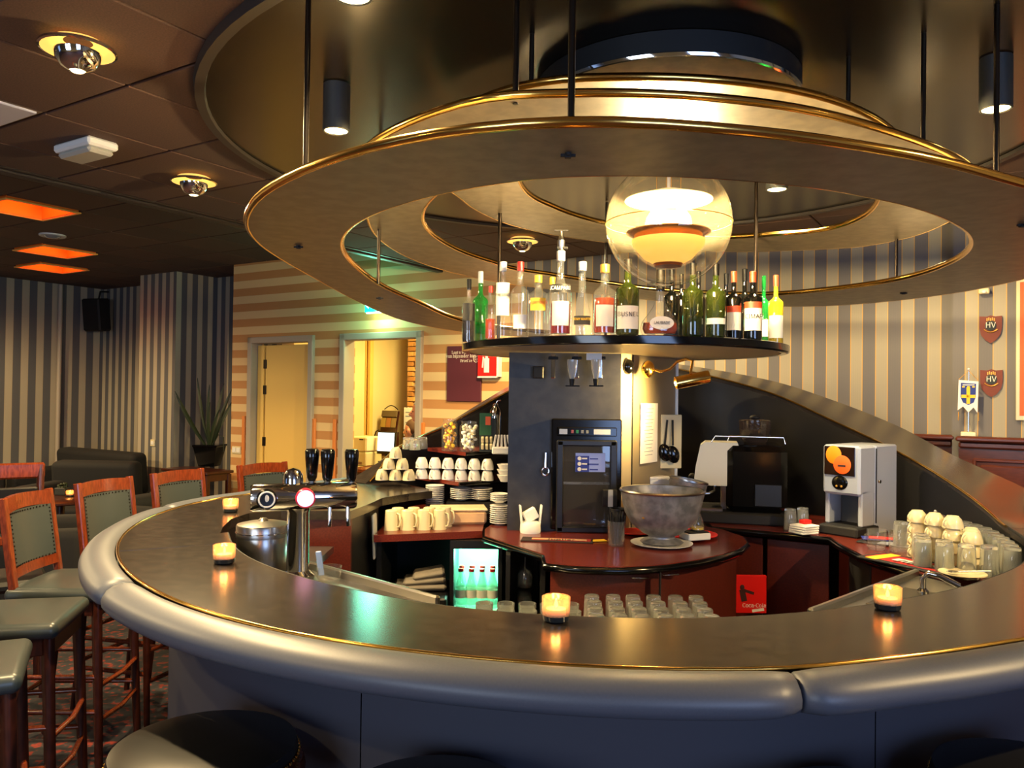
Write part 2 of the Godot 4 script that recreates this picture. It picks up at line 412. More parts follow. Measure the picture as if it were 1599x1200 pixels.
func room():
	struct("floor", bx(Vector3(0, -0.1, -3), Vector3(30, 0.2, 22), Basis()), M.carpet)
	# back wall: tan papered part with two doorways (x = -a)
	var P := func(x, z): return Vector3(x, 0, z)
	papered("wall_back", P.call(-7.60, -WB), P.call(-7.30, -WB), 0, HF + 0.25, M.tan, 0.176, true)
	papered("wall_back", P.call(-7.30, -WB), P.call(-6.27, -WB), 2.25, HF + 0.25, M.tan, 0.176, true)
	papered("wall_back", P.call(-6.27, -WB), P.call(-5.88, -WB), 0, HF + 0.25, M.tan, 0.176, true)
	papered("wall_back", P.call(-5.88, -WB), P.call(-4.80, -WB), 2.25, HF + 0.25, M.tan, 0.176, true)
	papered("wall_back", P.call(-4.80, -WB), P.call(-3.70, -WB), 0, HF + 0.25, M.tan, 0.176, true)
	# blue and cream papered part behind the bar, then a forward step on the right
	papered("wall_back", P.call(-3.70, -WB), P.call(-0.31, -WB), 0, HC + 0.15, M.wallpaper, 0.163, false, 0.15)
	papered("wall_back", P.call(-0.31, -5.94), P.call(6.0, -5.94), 0, HC + 0.15, M.wallpaper, 0.155, false, 0.55, 0.32)
	# recesses and the pilaster on the left
	papered("wall_recess", P.call(-8.65, -6.65), P.call(-7.40, -6.65), 0, HF + 0.25, M.wallpaper_left, 0.16)
	papered("wall_pilaster", P.call(-9.40, -WB), P.call(-8.66, -WB), 0, HF + 0.25, M.wallpaper_left, 0.152, false, 0.0, 0.62)
	papered("wall_recess", P.call(-11.2, -6.65), P.call(-9.40, -6.65), 0, HF + 0.25, M.wallpaper_left, 0.16)
	papered("wall_left", P.call(-11.2, 9.0), P.call(-11.2, -6.65), 0, HF + 0.25, M.wallpaper_left, 0.197, false, 0.3)
	# corner pipe
	var st := S(); tube(st, [rm(-11.15, 0, -6.0), rm(-11.15, HF, -6.0)], 0.03, 10)
	struct("trim_1", st, M.frame)
	# walls that close the room behind the camera, with two windows
	var w := mat(Color(0.52, 0.50, 0.46), 0.8)
	struct("wall_right", bx(Vector3(5.6, 1.6, -1.5), Vector3(0.2, 3.4, 10.5)), w)
	for g in [[-12.0, -4.5], [-1.9, 1.3], [3.9, 6.0]]:
		struct("wall_rear", bx(Vector3((g[0] + g[1]) / 2, 1.6, 3.4), Vector3(g[1] - g[0], 3.4, 0.2)), w)
	for g in [[-4.5, -1.9], [1.3, 3.9]]:
		struct("wall_rear", bx(Vector3((g[0] + g[1]) / 2, 0.33, 3.4), Vector3(g[1] - g[0], 0.66, 0.2)), w)
		struct("wall_rear", bx(Vector3((g[0] + g[1]) / 2, 2.95, 3.4), Vector3(g[1] - g[0], 0.7, 0.2)), w)
	# baseboards
	struct("baseboard_back", bx(rm(-4.25, 0.05, -WB + 0.012), Vector3(1.1, 0.1, 0.024), RB, 0.005), M.frame)
	struct("baseboard_left", bx(rm(-11.19, 0.05, -1.0), Vector3(0.024, 0.1, 10), RB, 0.005), M.frame)
	wainscot()
func wainscot():
	# mahogany panelling on the right
	var y1: float = 1.41
	for k in 2:
		var x0: float = -2.2 if k == 0 else -0.27; var x1: float = -0.31 if k == 0 else 4.0
		var zf: float = -WB + 0.04 if k == 0 else -5.94 + 0.05
		var t := struct("trim_%d" % (2 + k), bx(rm((x0 + x1) / 2, y1 / 2 - 0.04, zf - 0.02), Vector3(x1 - x0, y1 - 0.08, 0.04), RB), M.wains)
		obj("cap", bx(rm((x0 + x1) / 2, y1 - 0.016, zf + 0.03), Vector3(x1 - x0 + 0.03, 0.032, 0.11), RB, 0.01), M.wains, t)
		obj("cornice", bx(rm((x0 + x1) / 2, y1 - 0.055, zf + 0.012), Vector3(x1 - x0, 0.045, 0.05), RB, 0.012), M.wains, t)
		var n: int = 2 if k == 0 else 4
		for i in n:
			var pw := (x1 - x0) / n
			var px := x0 + pw * (i + 0.5)
			obj("panel", bx(rm(px, 0.80, zf + 0.006), Vector3(pw - 0.24, 0.86, 0.02), RB, 0.009), M.wains, t)
			var f := S()
			for s in [-1.0, 1.0]:
				box(f, rm(px, 0.80 + s * 0.46, zf + 0.008), Vector3(pw - 0.16, 0.022, 0.022), RB, 0.006)
				box(f, rm(px + s * (pw / 2 - 0.09), 0.80, zf + 0.008), Vector3(0.022, 0.94, 0.022), RB, 0.006)
			obj("moulding", f, M.wains, t)
func in_view(p: Vector3, m := 120.0) -> bool:
	var q := (Basis(Vector3.RIGHT, PITCH) * Basis(Vector3.BACK, ROLL)).inverse() * (p - Vector3(0, EYE, 0))
	if q.z > -0.3: return false
	var u := 799.5 + FPX * q.x / -q.z; var v := 600.0 - FPX * q.y / -q.z
	return u > -m and u < 1599 + m and v > -m and v < 1200 + m
func ceiling_parts():
	# slabs above
	var c1 := struct("ceiling", bx(rm(0.8, HC + 0.10, 0.5), Vector3(10.8, 0.14, 14), RB), M.seam)
	var c2 := struct("ceiling", bx(rm(-8.4, HF + 0.27, 0.5), Vector3(7.6, 0.14, 15.4), RB), M.seam)
	struct("trim_4", bx(rm(-4.62, HC + 0.27, 0.0), Vector3(0.03, 0.52, 12.6), RB), M.seam)
	var ed := S()
	box(ed, rm(-4.60, HC + 0.012, 0.0), Vector3(0.07, 0.028, 12.1), RB, 0.006)
	box(ed, rm(-4.52, HC + 0.018, 0.0), Vector3(0.03, 0.02, 12.1), RB, 0.004)
	struct("trim_5", ed, M.discrim)
	# tiles of the near ceiling: 0.6 m grid lines at x = -3.47 + 0.6 k, z = -1.79 - 0.6 k
	var pan_st := bx(Vector3.ZERO, Vector3(0.588, 0.02, 0.588), Basis(), 0.004); pan_st.generate_normals(); var pan := pan_st.commit()
	var half_st := bx(Vector3.ZERO, Vector3(0.41, 0.02, 0.588), Basis(), 0.004); half_st.generate_normals(); var half := half_st.commit()
	for i in range(-1, 16):
		for k in range(-4, 8):
			var x := -3.78 + 0.6 * i; var z := -1.79 - 0.6 * k + 0.3
			if x - 0.3 < -4.2 or z - 0.3 < -WB + 0.02: continue
			var p := rm(x, HC + 0.022, z)
			if not in_view(p): continue
			if abs(x + 3.78) < 0.1 and k == 0: continue       # light panel sits here
			var o := MeshInstance3D.new(); o.name = nm(c1, "tile"); o.mesh = pan; o.material_override = M.ceil if (i + k) % 3 else M.ceil2
			o.transform = Transform3D(RB, p); c1.add_child(o)
	for k in range(-4, 8):                                     # cut tiles along the step
		var p := rm(-4.29, HC + 0.022, -1.49 - 0.6 * k)
		if -1.79 - 0.6 * k < -WB + 0.02 or not in_view(p): continue
		var o := MeshInstance3D.new(); o.name = nm(c1, "tile"); o.mesh = half; o.material_override = M.ceil2 if k % 2 else M.ceil
		o.transform = Transform3D(RB, p); c1.add_child(o)
	for i in range(0, 11):
		for k in range(-8, 14):
			var x := -4.95 - 0.6 * i; var z := -WB + 0.32 + 0.6 * k
			var p := rm(x, HF + 0.022, z)
			if x < -11.0 or not in_view(p): continue
			var o := MeshInstance3D.new(); o.name = nm(c2, "tile"); o.mesh = pan; o.material_override = M.ceil2 if (i + k) % 2 else M.ceil
			if coffer_cell(x, z): continue
			o.transform = Transform3D(RB, p); c2.add_child(o)
	# fluorescent panel
	var fp := thing("ceiling_light_panel", "pale flat square light panel set in the brown tiled ceiling", "light panel", rm(-3.78, HC + 0.014, -1.49))
	fp.basis = RB
	obj("diffuser", bx(Vector3.ZERO, Vector3(0.56, 0.015, 0.56), Basis(), 0.003), mat(Color(0.74, 0.74, 0.80), 0.4), fp)
	obj("frame", bx(Vector3(0, 0.012, 0), Vector3(0.59, 0.02, 0.59)), M.seam, fp)
	# emergency light box
	var q := to_rm(ph(134, 238, HC - 0.03))
	var eb := thing("emergency_light", "white plastic emergency light box screwed to the ceiling tiles", "light", rm(q.x, HC + 0.01, q.z))
	eb.basis = RB
	obj("housing", bx(Vector3(0, -0.02, 0), Vector3(0.30, 0.04, 0.15), Basis(), 0.01), M.white, eb)
	obj("diffuser", bx(Vector3(0, -0.052, 0), Vector3(0.265, 0.03, 0.125), Basis(), 0.012), mat(Color(0.70, 0.69, 0.64), 0.3), eb)
	# saucer downlights
	saucer(ph(122, 66, HC), "chrome saucer downlight glowing on the ceiling beside the pale light panel", 1.0)
	saucer(ph(303, 277, HC), "chrome saucer downlight glowing near the step in the ceiling", 1.0)
	saucer(ph(816, 372, HC), "small chrome saucer downlight glowing beyond the dark round canopy", 0.9)
	# glass downlight on the far ceiling
	var gl := thing("recessed_downlight", "small clear glass downlight between the orange ceiling coffers", "light", ph(82, 369, HF))
	obj("rim", lt(v2([0.07, 0, 0.11, -0.004, 0.115, 0.0, 0.115, 0.012]), 24), M.lightgrey, gl)
	obj("lens", lt(v2([0, -0.025, 0.05, -0.02, 0.075, 0.0]), 24), mat(Color(0.6, 0.65, 0.72), 0.1, 0.6), gl)
	for k in 3: coffer(coffer_at(k), k)
	# lamps that light the rest of the room
	saucer(Vector3(2.7, HC, -1.4), "chrome saucer downlight over the right end of the bar", 1.0)
	saucer(Vector3(2.28, HC, -4.42), "added unseen chrome saucer downlight in front of the wooden shields", 0.32)  # unseen lamp added behind the spiral band to brighten the striped wall
	saucer(Vector3(-3.5, HC, -2.75), "added unseen chrome saucer downlight beside the ceiling step near the lounge", 0.35)  # unseen lamp added to brighten the dark left wall
	saucer(Vector3(-2.4, HC, -0.6), "chrome saucer downlight over the bar chairs", 0.25)
	saucer(rm(-8.5, HF, -1.5), "chrome saucer downlight over the lounge sofas", 1.2)
	saucer(rm(-9.7, HF, -3.3), "chrome saucer downlight near the black loudspeaker", 1.1)
func coffer_cell(x: float, z: float) -> bool:
	for k in 3:
		var q := to_rm(coffer_at(k))
		if abs(x - q.x) < 0.2 and abs(z - q.z) < 0.2: return true
	return false
func coffer_at(k: int) -> Vector3:      # snapped to the tile grid
	var q := to_rm(ph([79.5, 92.0, 104.0][k], [323.0, 399.0, 423.0][k], HF))
	return rm(-4.95 - 0.6 * round((-4.95 - q.x) / 0.6), HF, -WB + 0.32 + 0.6 * round((q.z + WB - 0.32) / 0.6))
func coffer(p: Vector3, k: int):
	var lab: String = ["orange glowing ceiling coffer beside the step in the ceiling", "orange glowing ceiling coffer between the other two orange coffers", "orange glowing ceiling coffer closest to the striped corner wall"][k]
	var t := thing("ceiling_coffer", lab, "ceiling light", p, 0, "orange ceiling coffers"); t.basis = RB
	var w := 0.54; var d := 0.54; var h := 0.17
	var m := mat(Color(0.95, 0.46, 0.10), 0.6)
	var st := S()
	for s in [-1.0, 1.0]:
		box(st, Vector3(s * w / 2, h / 2, 0), Vector3(0.02, h, d)); box(st, Vector3(0, h / 2, s * d / 2), Vector3(w, h, 0.02))
	obj("side", st, m, t)
	obj("glow_panel", bx(Vector3(0, h, 0), Vector3(w, 0.01, d)), glow(Color(1.0, 0.45, 0.10), 0.55), t)
	var f := S()
	for s in [-1.0, 1.0]:
		box(f, Vector3(s * (w / 2 + 0.01), -0.004, 0), Vector3(0.025, 0.012, d + 0.045), Basis(), 0.003); box(f, Vector3(0, -0.004, s * (d / 2 + 0.01)), Vector3(w, 0.012, 0.025), Basis(), 0.003)
	obj("rim", f, mat(Color(0.98, 0.72, 0.34), 0.5), t)
	var l := AreaLight3D.new(); l.name = "glow_light"; l.area_size = Vector2(w * 0.8, d * 0.8); l.light_energy = 0.5; l.light_color = Color(1, 0.52, 0.18); l.shadow_enabled = true; l.area_range = 12.0
	t.add_child(l); l.position = Vector3(0, h - 0.02, 0); l.rotation = Vector3(-PI / 2, 0, 0)
func saucer(p: Vector3, label: String, k: float):
	var t := thing("saucer_downlight", label, "ceiling lamp", p, 0, "chrome saucer downlights")
	obj("reflector", lt(v2([0.045, 0.0, 0.07, -0.005, 0.115, -0.028, 0.118, -0.024, 0.08, 0.0]), 28), glow(Color(1.0, 0.80, 0.40), 1.1), t)
	obj("rim", lt(v2([0.112, -0.03, 0.12, -0.028, 0.119, -0.02, 0.111, -0.022]), 28), M.chrome, t)
	obj("bowl", lt(v2([0.026, -0.098, 0.05, -0.085, 0.068, -0.06, 0.073, -0.035, 0.066, -0.034, 0.06, -0.055, 0.045, -0.075, 0.022, -0.088]), 28), M.chrome, t)
	obj("bulb", lt(v2([0, -0.102, 0.018, -0.10, 0.027, -0.092, 0.027, -0.08, 0, -0.078]), 20), glow(Color(1.0, 0.88, 0.62), 7.0), t)
	var l := SpotLight3D.new(); l.name = "lamp_light"; l.light_energy = 8.0 * k; l.light_color = Color(1, 0.86, 0.62); l.spot_angle = 84.0; l.spot_angle_attenuation = 0.4; l.light_size = 0.03; l.spot_range = 16; l.spot_attenuation = 2; l.shadow_enabled = true
	t.add_child(l); l.position = Vector3(0, -0.125, 0); l.rotation = Vector3(-PI / 2, 0, 0)
# ---------------------------------------------------------------- spiral canopy over the bar
const AX := Vector2(0.55, -3.40)
var T_RO := [10, 2.02, 33, 2.0, 57, 1.65, 76, 1.51, 96, 1.52, 122, 1.65, 136, 1.73, 155, 1.83, 166, 1.83, 179, 1.73, 191, 1.64, 209, 1.56, 240, 1.62, 276, 1.76, 294, 1.87, 315, 1.95, 347, 1.80, 383, 1.69, 392, 1.62, 445, 1.20, 470, 1.25, 502, 1.39, 514, 1.43, 523, 1.39, 546, 1.28, 569, 1.2, 592, 1.22, 632, 1.35, 646, 1.41, 658, 1.40, 667, 1.30, 677, 1.2, 720, 1.05, 752, 0.97, 779, 0.87, 798, 0.84, 830, 0.95, 867, 1.17, 878, 1.2, 889, 1.17, 910, 1.11, 939, 1.03, 985, 0.98]
var T_RI := [10, 1.66, 34, 1.55, 50, 1.36, 64, 1.29, 85, 1.24, 109, 1.27, 155, 1.45, 165, 1.46, 188, 1.36, 201, 1.30, 224, 1.24, 260, 1.23, 284, 1.27, 302, 1.28, 319, 1.30, 347, 1.30, 361, 1.28, 376, 1.24, 386, 1.24, 396, 1.16, 465, 0.91, 520, 0.98, 560, 0.92, 612, 0.93, 646, 0.95, 662, 0.82, 700, 0.68, 730, 0.62, 745, 0.58, 770, 0.53, 813, 0.53, 850, 0.65, 900, 0.72, 985, 0.66]
var T_RH := [-20, 0.38, 20, 0.40, 47, 0.47, 72, 0.52, 98, 0.55, 200, 0.55, 313, 0.56, 346, 0.62, 360, 0.66, 380, 0.70, 401, 0.73, 426, 0.76, 480, 0.78, 600, 0.78, 675, 0.79, 720, 0.86, 770, 0.90, 900, 0.90, 985, 0.91]
func spt(deg: float, r: float, dy := 0.0) -> Vector3:
	var a := deg_to_rad(deg)
	return Vector3(AX.x - r * sin(a), EYE + interp(T_RH, deg) + dy, AX.y - r * cos(a))
func spiral():
	# dark round plate under the ceiling
	var dp := thing("ceiling_disc", "large glossy dark round disc fixed flat under the tiled ceiling", "ceiling disc", Vector3(0.492, HC, -3.66))
	obj("disc", lt(v2([0, -0.006, 1.80, -0.006, 1.80, 0.012]), 96), M.disc, dp)
	obj("rim", lt(v2([1.795, -0.008, 1.80, -0.022, 1.835, -0.022, 1.84, 0.012]), 96), M.discrim, dp)
	var t := thing("spiral_canopy", "huge bronze spiral band with brass edges hanging over the round bar", "canopy", Vector3.ZERO)
	var a0 := 10.0
	while a0 < 984.0:
		var a1: float = min(a0 + 75.0, 985.0)
		var st := S(); st.set_smooth_group(1)
		var n := int(ceil((a1 - a0) / 3.0))
		for i in n:
			var p := lerpf(a0, a1, float(i) / n); var q := lerpf(a0, a1, float(i + 1) / n)
			var po := interp(T_RO, p); var pi := interp(T_RI, p); var qo := interp(T_RO, q); var qi := interp(T_RI, q)
			for k in 4:                         # a few strips across so that the twist stays smooth
				var f0 := k / 4.0; var f1 := (k + 1) / 4.0
				var A := spt(p, lerpf(pi, po, f0)); var B := spt(p, lerpf(pi, po, f1)); var C := spt(q, lerpf(qi, qo, f1)); var D := spt(q, lerpf(qi, qo, f0))
				st.set_smooth_group(1); quad(st, B, A, D, C)
				var u := Vector3(0, 0.022, 0)
				st.set_smooth_group(2); quad(st, A + u, B + u, C + u, D + u)
		obj("band_panel", st, M.bronze, t)
		a0 = a1
	for e in 2:
		var pts := []
		var d := 10.0
		while d <= 985.0:
			pts.append(spt(d, interp(T_RO if e == 0 else T_RI, d), 0.011)); d += 3.0
		obj("outer_edge" if e == 0 else "inner_edge", tb(pts, 0.0125 if e == 0 else 0.012, 8), M.brass, t, "polished brass edge")
	# rods up to the ceiling
	for r in [[0.0, -2.12, 2.42], [0.12, -1.70, 2.20], [-0.56, -2.12, 2.20], [1.28, -2.48, 2.43], [-0.63, -3.70, 2.15], [1.86, -3.85, 2.20], [1.40, -2.30, 2.20], [0.05, -2.52, 2.55], [1.12, -2.66, 2.55]]:
		obj("rod", tb([Vector3(r[0], r[2], r[1]), Vector3(r[0], HC - 0.005, r[1])], 0.008, 8), M.darkmetal, t)
	for b in [[466, 386, 2.19], [663, 372, 2.41], [593, 466, 2.11], [887, 243, 2.19], [1411, 458, 2.195], [1597, 352, 2.19]]:
		var p := ph(b[0], b[1], b[2] - 0.004)
		var st := S(); box(st, p, Vector3(0.034, 0.006, 0.007)); box(st, p, Vector3(0.007, 0.006, 0.034)); box(st, p, Vector3(0.014, 0.012, 0.014))
		obj("bolt", st, M.blackmat, t, "small black cross shaped bolt")
	# drum and globe lamp
	var dr := thing("ceiling_drum", "short black round drum with bright rim above the glass globe lamp", "ceiling drum", Vector3(0.56, HC - 0.008, -2.95))
	obj("side", lt(v2([0.475, -0.075, 0.48, -0.075, 0.48, 0.0]), 64), M.blackmat, dr)
	obj("underside", lt(v2([0, -0.073, 0.475, -0.073]), 64), M.bronze, dr)
	obj("rim", lt(v2([0.468, -0.075, 0.472, -0.082, 0.482, -0.082, 0.485, -0.073, 0.48, -0.068]), 64), M.chrome, dr)
	globe_lamp(Vector3(0.575, 2.285, -2.95))
	# black cylinder spots on the disc
	for c in [[551, -4, 0], [525, 206, 1], [1555, 172, 2], [1213, 297, 3]]:
		var p := ph(c[0], c[1], HC - 0.185)
		var lab: String = ["dark cylinder spotlight on the disc beside the edge where saucer lamps start", "dark cylinder spotlight hanging by a thin rod on the disc rim", "dark cylinder spotlight on the disc above the shields on the wall", "dark cylinder spotlight on the disc seen through the spiral beside the globe"][c[2]]
		var s := thing("cylinder_spotlight", lab, "spotlight", Vector3(p.x, HC - 0.01, p.z), 0, "cylinder spotlights on the disc")
		obj("housing", lt(v2([0.042, -0.172, 0.046, -0.175, 0.05, -0.172, 0.05, 0.0, 0.0, 0.0]), 24), mat(Color(0.16, 0.17, 0.17), 0.5), s)
		obj("lens", lt(v2([0, -0.171, 0.043, -0.171]), 24), glow(Color(1.0, 0.93, 0.68), 9.0), s)
		var l := SpotLight3D.new(); l.name = "lamp_light"; l.light_energy = 6.0; l.light_color = Color(1, 0.90, 0.70); l.spot_angle = 55; l.spot_range = 12; l.spot_attenuation = 2; l.light_size = 0.04; l.shadow_enabled = true
		s.add_child(l); l.position = Vector3(0, -0.19, 0); l.rotation = Vector3(-PI / 2, 0, 0)
func globe_lamp(p: Vector3):
	var t := thing("globe_pendant_lamp", "large clear glass globe lamp with stacked reflectors glowing inside the spiral", "pendant lamp", p)
	var R := 0.232
	var prof := []
	for i in 25:
		var a := -PI / 2 + 0.02 + (PI - 0.42) * i / 24.0
		prof.append(Vector2(R * cos(a), R * sin(a)))
	obj("globe", lt(prof, 48), M.bowl_glass, t)
	obj("neck_collar", lt(v2([0.06, 0.2, 0.062, 0.222, 0.055, 0.236, 0.0, 0.24]), 32), M.white, t)
	var seam := []
	for i in 48: seam.append(Vector3(cos(TAU * i / 48.0), 0, sin(TAU * i / 48.0)) * (R + 0.0005))
	obj("seam", tb(seam, 0.0018, 6, true), M.goldcap, t)
	obj("upper_reflector", lt(v2([0.0, 0.115, 0.16, 0.085, 0.162, 0.088, 0.05, 0.122, 0.0, 0.124]), 40), glow(Color(1.0, 0.92, 0.68), 0.6), t)
	obj("lower_reflector", lt(v2([0.03, -0.09, 0.10, -0.068, 0.157, -0.035, 0.155, -0.031, 0.10, -0.058, 0.03, -0.08]), 40), mat(Color(0.60, 0.42, 0.24), 0.2, 0.9), t)
	obj("inner_bowl", lt(v2([0.045, -0.155, 0.09, -0.13, 0.13, -0.085, 0.135, -0.062, 0.131, -0.062, 0.125, -0.085, 0.085, -0.125, 0.045, -0.148]), 40), glow(Color(1.0, 0.80, 0.36), 0.7), t)
	obj("base_cap", lt(v2([0.0, -0.162, 0.05, -0.160, 0.055, -0.150, 0.045, -0.146, 0.0, -0.146]), 24), mat(Color(0.60, 0.32, 0.12), 0.3, 0.6), t)
	obj("bulb", sp(Vector3(0, 0.015, 0), Vector3(0.04, 0.055, 0.04), 20), glow(Color(1.0, 0.86, 0.52), 14.0), t)
	obj("stem", tb([Vector3(0, 0.12, 0), Vector3(0, 0.43, 0)], 0.007, 8), M.white, t)
	var wires := S()
	for i in 4: tube(wires, [Vector3(0.045 * cos(i * 1.57), 0.11, 0.045 * sin(i * 1.57)), Vector3(0.045 * cos(i * 1.57), 0.23, 0.045 * sin(i * 1.57))], 0.0015, 5)
	obj("support_wire", wires, M.goldcap, t)
	var l := OmniLight3D.new(); l.name = "lamp_light"; l.light_energy = 12.0; l.light_color = Color(1, 0.87, 0.62); l.light_size = 0.09; l.omni_range = 20; l.omni_attenuation = 2; l.shadow_enabled = true
	t.add_child(l); l.position = Vector3(0, 0.015, 0)
# ---------------------------------------------------------------- round bar
var T_GO := [0, 2.05, 40, 2.0, 60, 1.93, 72, 1.93, 80, 1.99, 90, 2.02, 120, 2.035, 146, 2.07, 160, 2.065, 180, 2.03, 190, 1.97, 201, 1.93, 225, 1.93, 250, 2.0, 280, 2.08, 320, 2.08, 360, 2.05]
var T_GI := [0, 1.74, 44, 1.74, 110, 1.67, 127, 1.685, 147, 1.70, 160, 1.715, 177, 1.68, 191, 1.62, 201, 1.575, 213, 1.552, 222, 1.545, 240, 1.58, 260, 1.65, 270, 1.70, 300, 1.73, 360, 1.74]
var T_HO := [262, 1.10, 270, 1.125, 279, 1.20, 292, 1.337, 301, 1.478, 314, 1.648, 324, 1.759, 341, 1.871, 355, 1.92, 365, 1.86, 373.6, 1.712, 381, 1.559, 387, 1.438, 394, 1.337, 398, 1.28, 401, 1.19, 404, 1.115, 411, 1.103]
var T_HI := [262, 1.10, 267, 1.11, 272, 1.153, 280, 1.233, 293, 1.37, 306, 1.511, 320, 1.679, 340, 1.83, 355, 1.89, 365, 1.83, 376, 1.682, 384.5, 1.544, 391.8, 1.432, 395.4, 1.393, 400.1, 1.34, 404.2, 1.285, 407, 1.215, 408.2, 1.156, 411, 1.103]
const BT := 1.10
func padcs(s: float) -> Array:      # pad cross-section (outward, up) scaled
	var o := []
	for p in [[0.0, -0.006], [0.018, 0.007], [0.045, 0.012], [0.072, 0.006], [0.095, -0.010], [0.106, -0.030], [0.104, -0.051], [0.092, -0.068], [0.07, -0.079], [0.03, -0.082], [0.0, -0.078]]:
		o.append(Vector2(p[0] * s, -0.034 + (p[1] + 0.034) * s))
	return o
func bar():
	var t := thing("round_bar", "round bar with dark glossy counter and grey padded rail", "bar counter", Vector3.ZERO)
	# flat counter: outer arc then the cut-out edge
	var seams := [44.0, 118.0, 168.3, 214.0, 262.0]
	var left_edge := [[-1.10, -3.02], [-1.14, -3.155], [-1.18, -3.36], [-1.16, -3.53], [-1.04, -3.61], [-0.73, -3.63], [-0.69, -3.85], [-0.66, -4.1], [-0.55, -4.29], [-0.435, -4.42], [-0.50, -4.56], [-0.62, -4.72]]
	for k in 4:
		var poly := []
		var n := int((seams[k + 1] - seams[k]) / 2.0)
		for i in n + 1:
			var d := lerpf(seams[k], seams[k + 1], float(i) / n); var p := pol(d, interp(T_GO, d)); poly.append(Vector2(p.x, p.z))
		for i in n + 1:
			var d := lerpf(seams[k + 1], seams[k], float(i) / n)
			if k == 0 and d < 110.0: continue
			var p := pol(d, interp(T_GI, d)); poly.append(Vector2(p.x, p.z))
		if k == 0:
			for q in left_edge: poly.append(Vector2(q[0], q[1]))
			var p := pol(44, 1.74); poly.append(Vector2(p.x, p.z))
		obj("counter_top", pr(poly, BT - 0.04, BT - (0.0 if k % 2 == 0 else 0.0005)), M.top, t)
	# brass line between counter and pad
	var g := []
	var d := 46.0
	while d <= 262.0: g.append(pol(d, interp(T_GO, d) + 0.004, BT)); d += 2.0
	obj("brass_line", tb(g, 0.005, 6), M.brass, t)
	# bright line on the inner edge
	g = []
	d = 110.0
	while d <= 262.0: g.append(pol(d, interp(T_GI, d) - 0.002, BT - 0.006)); d += 2.0
	obj("inner_trim", tb(g, 0.006, 6), M.blackmat, t)
	# padded rail in upholstered lengths
	var pads := [[46.0, 88.5], [88.9, 131.6], [132.0, 181.8], [182.1, 232.0], [232.4, 262.0]]
	for pd_ in pads:
		var st := S(); st.set_smooth_group(1)
		var n := int((pd_[1] - pd_[0]) / 1.2)
		var last := []
		for i in n + 1:
			var f := float(i) / n
			var dd := lerpf(pd_[0], pd_[1], f)
			var e: float = min(f, 1.0 - f) * n * 1.2
			var s: float = 0.84 + 0.16 * sqrt(clampf(1.0 - pow(1.0 - e / 2.6, 2.0), 0.0, 1.0)) if e < 2.6 else 1.0
			var ring := []
			for c in padcs(s):
				var q := pol(dd, interp(T_GO, dd) + 0.012 + c.x, BT + c.y * 0.88); ring.append(q)
			if i > 0:
				for j in ring.size() - 1: quad(st, last[j], ring[j], ring[j + 1], last[j + 1])
			if i == 0 or i == n:
				for j in range(1, ring.size() - 1):
					if i == 0: tri(st, ring[0], ring[j], ring[j + 1])
					else: tri(st, ring[0], ring[j + 1], ring[j])
			last = ring
		obj("padded_rail", st, M.pad, t, "grey padded vinyl rail")
	# front panels
	for k in 6:
		var st := S(); st.set_smooth_group(1)
		var b0 := 40.0 + k * 38.0; var n := 16
		for i in n:
			var d0 := b0 + 37.9 * i / n; var d1 := b0 + 37.9 * (i + 1) / n
			var r0 := interp(T_GO, d0) - 0.165; var r1 := interp(T_GO, d1) - 0.165
			quad(st, pol(d1, r1, BT - 0.02), pol(d0, r0, BT - 0.02), pol(d0, r0, 0), pol(d1, r1, 0))
			var q0 := r0 - 0.03; var q1 := r1 - 0.03
			quad(st, pol(d0, q0, BT - 0.02), pol(d1, q1, BT - 0.02), pol(d1, q1, 0), pol(d0, q0, 0))
		obj("front_panel", st, M.front, t, "dark blue grey front panel")
	# rising ribbon round the back and the panels below it
	var rb := S(); var pn := S(); var po := S()
	var n := 90
	for i in n:
		var d0 := lerpf(262, 411, float(i) / n); var d1 := lerpf(262, 411, float(i + 1) / n)
		var e0 := fmod(d0, 360.0); var e1 := fmod(d1, 360.0)
		var a := pol(d0, interp(T_GO, e0) + 0.03, interp(T_HO, d0)); var b := pol(d1, interp(T_GO, e1) + 0.03, interp(T_HO, d1))
		var c := pol(d1, interp(T_GI, e1), interp(T_HI, d1)); var e := pol(d0, interp(T_GI, e0), interp(T_HI, d0))
		rb.set_smooth_group(1); quad(rb, e, c, b, a)
		var dn := Vector3(0, -0.03, 0)
		rb.set_smooth_group(2); quad(rb, a + dn, b + dn, c + dn, e + dn)
		rb.set_smooth_group(3); quad(rb, c, e, e + dn, c + dn)
		rb.set_smooth_group(4); quad(rb, a, b, b + dn, a + dn)
		var c0 := Vector3(c.x, 0, c.z); var e00 := Vector3(e.x, 0, e.z)
		pn.set_smooth_group(1); quad(pn, e + dn, c + dn, c0, e00)
		var a2 := pol(d0, interp(T_GO, e0) - 0.02, 0); var b2 := pol(d1, interp(T_GO, e1) - 0.02, 0)
		po.set_smooth_group(1); quad(po, Vector3(b2.x, b.y - 0.03, b2.z), Vector3(a2.x, a.y - 0.03, a2.z), a2, b2)
	obj("rising_ribbon", rb, M.top, t, "counter ribbon curving up round the back")
	obj("inner_panel", pn, M.black, t, "black inner back panel")
	obj("outer_panel", po, M.front, t)
	g = []
	d = 264.0
	while d <= 410.0: g.append(pol(d, interp(T_GI, fmod(d, 360.0)) - 0.004, interp(T_HI, d) - 0.004)); d += 2.0
	obj("ribbon_edge", tb(g, 0.006, 6), M.brass, t, "thin brass edge of the ribbon")
	# inner fascia under the front counter
	var fi := S(); fi.set_smooth_group(1)
	d = 110.0
